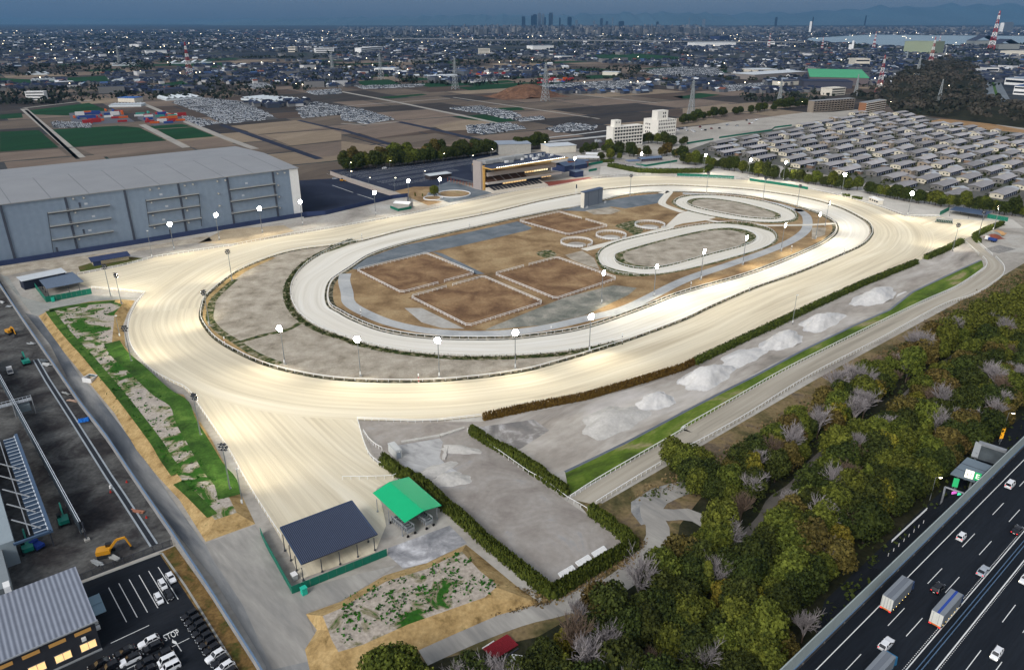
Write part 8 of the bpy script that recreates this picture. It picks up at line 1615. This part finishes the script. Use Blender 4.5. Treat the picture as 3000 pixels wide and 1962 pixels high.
_w = [o for o in bpy.data.objects if o.name == 'green_roof_warehouse'][0]; _L = (at('C', 880, 590) - at('C', 1290, 600)).length; b = MB(); b.prism([(0, 10), (_L, 10), (_L, 200), (0, 200)], 0, [15.5, 15.5, 21, 21]); b.build('wall', MATS['taupe_sheet'], _w); b = MB(); b.slab([(-1, 9, 16.8), (_L + 1, 9, 16.8), (_L + 1, 201, 22.4), (-1, 201, 22.4)], .8); b.build('roof', MATS['mint_green_roof'], _w)
far_block('works_building', 'dark low hall with a strip of green roof before the green roofed warehouse', 'C', (840, 615), (1180, 620), 60, 14, mat('dark_hall', lin(64, 66, 78), var=.1), TM[1], 0)
far_block('shipyard_hall', 'pale green shipyard hall with window row beside the bay', 'C', (1535, 372), (1740, 378), 120, 48, mat('pale_green_sheet', lin(140, 150, 126), var=.05, scale=.01), None, 0, 0, 'hall')
for k, (a0, a1, lab) in enumerate((((2035, 318), (2200, 318), 'arched grey hangar at the bay, left one'), ((2200, 345), (2345, 345), 'arched grey hangar at the bay, right one'))): far_block('hangar', lab, 'C', a0, a1, 90, 24, mat('hangar_grey', lin(128, 132, 130), var=.05, scale=.01), TM[2], 0, 0, 'hangar', 'hangars by the bay', 1)
# viaduct across the far plain
P = [at('B', -200, 300, 16), at('B', 300, 268, 16), at('B', 700, 272, 16), at('B', 1000, 280, 16), at('B', 1700, 283, 16), at('B', 2380, 290, 16), at('C', 500, 292, 16), at('C', 860, 296, 16)]
e = thing('viaduct', 'long pale motorway viaduct crossing the far plain', 'viaduct', P[0]); org = P[0]; b = MB(org)
for p, q in zip(P, P[1:]): b.bar(p, q, 24, 5)
b.build('deck', mat('viaduct_pale', lin(118, 120, 122), var=.05, scale=.01), e)
for p in resample(P, n=90): b = MB(org); b.bar((p.x, p.y, .1), (p.x, p.y, 14), 5); b.build('pier', CONC, e)
sheet('road', [at('C', 2105, 505), at('C', 2290, 730), at('C', 2120, 690), at('C', 2060, 530)][:0] or pts(0, ('C',(2110,525),(2190,525),(2300,730),(2120,690))), .22, ASPHALT_GREY); path('grass', pts(0, ('C',(2148,528),(2205,715))), 5, .26, GREEN, kind='stuff')
# ---- pylons and masts
PYL = mat('pylon_grey', lin(150, 156, 158), var=.05, rough=.5); RED = mat('mast_red', lin(150, 44, 46), var=.05)
def pylon(c, base, h, w, label, red=False, arms=True, t=.42):
 p = at(c, *base); e = thing('pylon', label, 'mast' if red else 'pylon', (p.x, p.y, .1), .9, 'red and white masts' if red else 'power pylons'); n = 9; t = t*max(1, h/60)*max(1, p.y/1700)
 for s in range(n):
  b = MB(); z0, z1 = h*s/n, h*(s+1)/n; w0, w1 = w*(1 - .88*(s/n)**.8), w*(1 - .88*((s+1)/n)**.8); cs = [(-1, -1), (1, -1), (1, 1), (-1, 1)]
  for i in range(4):
   a, q = cs[i], cs[(i+1) % 4]; b.bar((a[0]*w0/2, a[1]*w0/2, z0), (a[0]*w1/2, a[1]*w1/2, z1), t); b.bar((a[0]*w0/2, a[1]*w0/2, z0), (q[0]*w1/2, q[1]*w1/2, z1), t*.7); b.bar((q[0]*w0/2, q[1]*w0/2, z0), (a[0]*w1/2, a[1]*w1/2, z1), t*.7); b.bar((a[0]*w1/2, a[1]*w1/2, z1), (q[0]*w1/2, q[1]*w1/2, z1), t*.7)
  b.build('lattice_section', (RED if s % 2 == 0 else WHITE) if red else PYL, e)
 if arms:
  for k, f in enumerate((.72, .84, .95)): b = MB(); l = h*(.15 - .02*k); b.bar((-l, 0, h*f), (l, 0, h*f), t*1.2); b.bar((-l, 0, h*f), (0, 0, h*f + h*.04), t*.7); b.bar((l, 0, h*f), (0, 0, h*f + h*.04), t*.7); b.build('cross_arm', (WHITE if red else PYL), e)
for c, b_, tp, lab in (('B', (1422, 705), (1420, 440), 'steel pylon standing beside the brown earth mound'), ('B', (795, 625), (790, 405), 'steel pylon between green fields left of the earth mound'), ('B', (278, 555), (272, 370), 'steel pylon behind the first white works at the left'), ('C', (55, 820), (72, 560), 'steel pylon above the trees of the gravel lot'), ('C', (668, 745), (690, 555), 'steel pylon between field and gravel lot trees'), ('C', (1203, 670), (1215, 520), 'slim steel pylon behind the apartment slabs'), ('C', (1635, 525), (1652, 385), 'white pylon at the left flank of the wooded hill'), ('C', (1785, 705), (1803, 555), 'white pylon on the near face of the wooded hill'), ('A', (2320, 500), (2315, 370), 'faint steel pylon at the left of the white works'), ('A', (835, 445), (828, 320), 'faint steel pylon in the left plain'), ('C', (1560, 420), (1570, 350), 'faint pylon before the shipyard hall'), ('C', (1825, 400), (1830, 320), 'faint pylon behind the wooded hill')):
 h = height(c, b_, tp); pylon(c, b_, h, h*.19, lab)
for c, b_, tp, lab in (('A', (1325, 530), (1303, 295), 'red and white lattice mast in the left plain'), ('C', (1365, 645), (1393, 385), 'red and white mast at the left foot of the wooded hill'), ('C', (1722, 465), (1765, 258), 'red and white mast behind the wooded hill'), ('C', (2150, 345), (2183, 78), 'tallest red and white mast at the right horizon'), ('C', (1330, 340), (1340, 222), 'red and white mast before the bay'), ('C', (970, 345), (975, 258), 'small red and white mast at the left end of the bay'), ('C', (600, 335), (605, 235), 'small red and white mast below the city'), ('C', (1783, 330), (1790, 245), 'small red and white mast behind the leaning one')):
 h = height(c, b_, tp); pylon(c, b_, h, h*.17, lab, True, c == 'C', .32)
p = at('C', 1180, 355); b = MB(); b.tube((p.x, p.y, 0), (p.x, p.y, height('C', (1180, 355), (1185, 285))), 6, 5, 12); tag(b.build('white_chimney', W_), 'white chimney stack near the bay', 'chimney'); p = at('C', 1168, 350); b = MB(); b.tube((p.x, p.y, 0), (p.x, p.y, height('C', (1168, 350), (1168, 310))), 10, 10, 14); tag(b.build('white_tank', W_), 'white tank beside the chimney near the bay', 'tank')
# ---- skyscrapers on the horizon
SK = mat('tower_glass', lin(26, 42, 58), var=.1, scale=.01, rough=.4); SK2 = mat('tower_pale', lin(92, 102, 112), var=.1, scale=.01); rs = random.Random(5)
for c, x, ty, w, y, m in (('B', 1270, 116, 24, 14500, SK), ('B', 1329, 110, 13, 15000, SK), ('B', 1349, 102, 27, 15000, SK), ('B', 1381, 92, 24, 15200, SK2), ('B', 1408, 97, 15, 15200, SK2), ('B', 1420, 120, 11, 14800, SK), ('B', 1461, 90, 25, 15000, SK), ('B', 1524, 124, 11, 15200, SK), ('B', 1592, 119, 24, 14500, SK), ('B', 1640, 141, 14, 14000, SK2), ('B', 1763, 147, 12, 14500, SK2), ('B', 1815, 128, 19, 14500, SK), ('B', 1852, 148, 15, 14500, SK), ('B', 1893, 122, 7, 14800, SK2), ('B', 1953, 149, 36, 13500, SK), ('B', 2205, 152, 16, 14500, SK), ('C', 48, 125, 8, 15000, SK2), ('C', 655, 120, 15, 14500, SK), ('C', 896, 150, 13, 9000, W_), ('C', 912, 120, 5, 8800, SK), ('C', 1280, 110, 8, 16000, SK), ('C', 150, 135, 20, 14000, SK2), ('C', 2275, 155, 50, 9600, SK2), ('C', 2230, 160, 22, 9400, W_), ('B', 750, 162, 5, 15000, SK)):
 o_ = IMAGE_CROPS[c]; X = o_[0] + x/o_[2]; Y = o_[1] + ty/o_[2]; dx = (X - 1500)/FOCAL; dy = (981 - Y)/FOCAL; k = y/(cp + dy*sp); hz = CAM_H + (dy*cp - sp)*k; wx_ = w/2.38/FOCAL*k
 e = thing('skyscraper', 'skyscraper number seen on the far city skyline', 'skyscraper', (dx*k, y, 0), rs.uniform(-.3, .3), 'skyscrapers of the skyline'); e['label'] = '%s tower on the far city skyline%s' % ('broad dark' if w > 20 and m is SK else 'pale' if m is SK2 else 'white' if m is W_ else 'slim dark', ' at the right by the bay' if X > 2200 else ' near the middle')
 b = MB(); b.box((0, 0, hz*.46), (wx_, wx_*.8, hz*.92)); b.build('shaft', m, e); b = MB(); b.box((0, 0, hz*.96), (wx_*.8, wx_*.6, hz*.08)); b.build('top', m, e)
# street lights that already burn in the plain
b = MB()
LITT = mat('town_light', lin(255, 230, 180), emit=(1, .86, .6), estr=5, var=0)
rz_ = random.Random(77); V, Fc = [], []
for k in range(260):
 y = 1600 + 9000*rz_.random()**1.3; x = rz_.uniform(-.7, .75)*y; s_ = .5 + y*.00022; z = rz_.uniform(6, 11); i = len(V); V += [(x - s_, y, z - s_), (x + s_, y, z - s_), (x + s_, y, z + s_), (x - s_, y, z + s_), (x, y + s_, z)]; Fc += [(i, i+1, i+2, i+3), (i+1, i, i+4), (i+2, i+1, i+4), (i+3, i+2, i+4), (i, i+3, i+4)]
o = mesh_obj('town_lights', V, Fc, LITT); o['kind'] = 'stuff'
for q, lab in (((822, 750), 'left'), ((972, 768), 'middle left'), ((1040, 755), 'middle right'), ((1122, 750), 'right'), ((1312, 768), 'far right'), ((1440, 750), 'last')): street_lamp(at('C', *q), 'lit street lamp before the apartment slabs, %s one' % lab, 9, 1.2, 0, 'lamps before the apartment slabs')
# ---- air: haze over the whole plain
hz = MB(); hz.prism([(-42000, -1500), (42000, -1500), (42000, 40000), (-42000, 40000)], -1.2, 1150); o = hz.build('haze', []); o['kind'] = 'stuff'
m = bpy.data.materials.new('haze_air'); m.use_nodes = True; n, l = m.node_tree.nodes, m.node_tree.links
for x in list(n):
 if x.type != 'OUTPUT_MATERIAL': n.remove(x)
pv = n.new('ShaderNodeVolumePrincipled'); pv.inputs['Density'].default_value = 3.4e-5; pv.inputs['Color'].default_value = lin(104, 158, 208); pv.inputs['Anisotropy'].default_value = .1
l.new(pv.outputs[0], [x for x in n if x.type == 'OUTPUT_MATERIAL'][0].inputs['Volume']); o.data.materials.append(m)
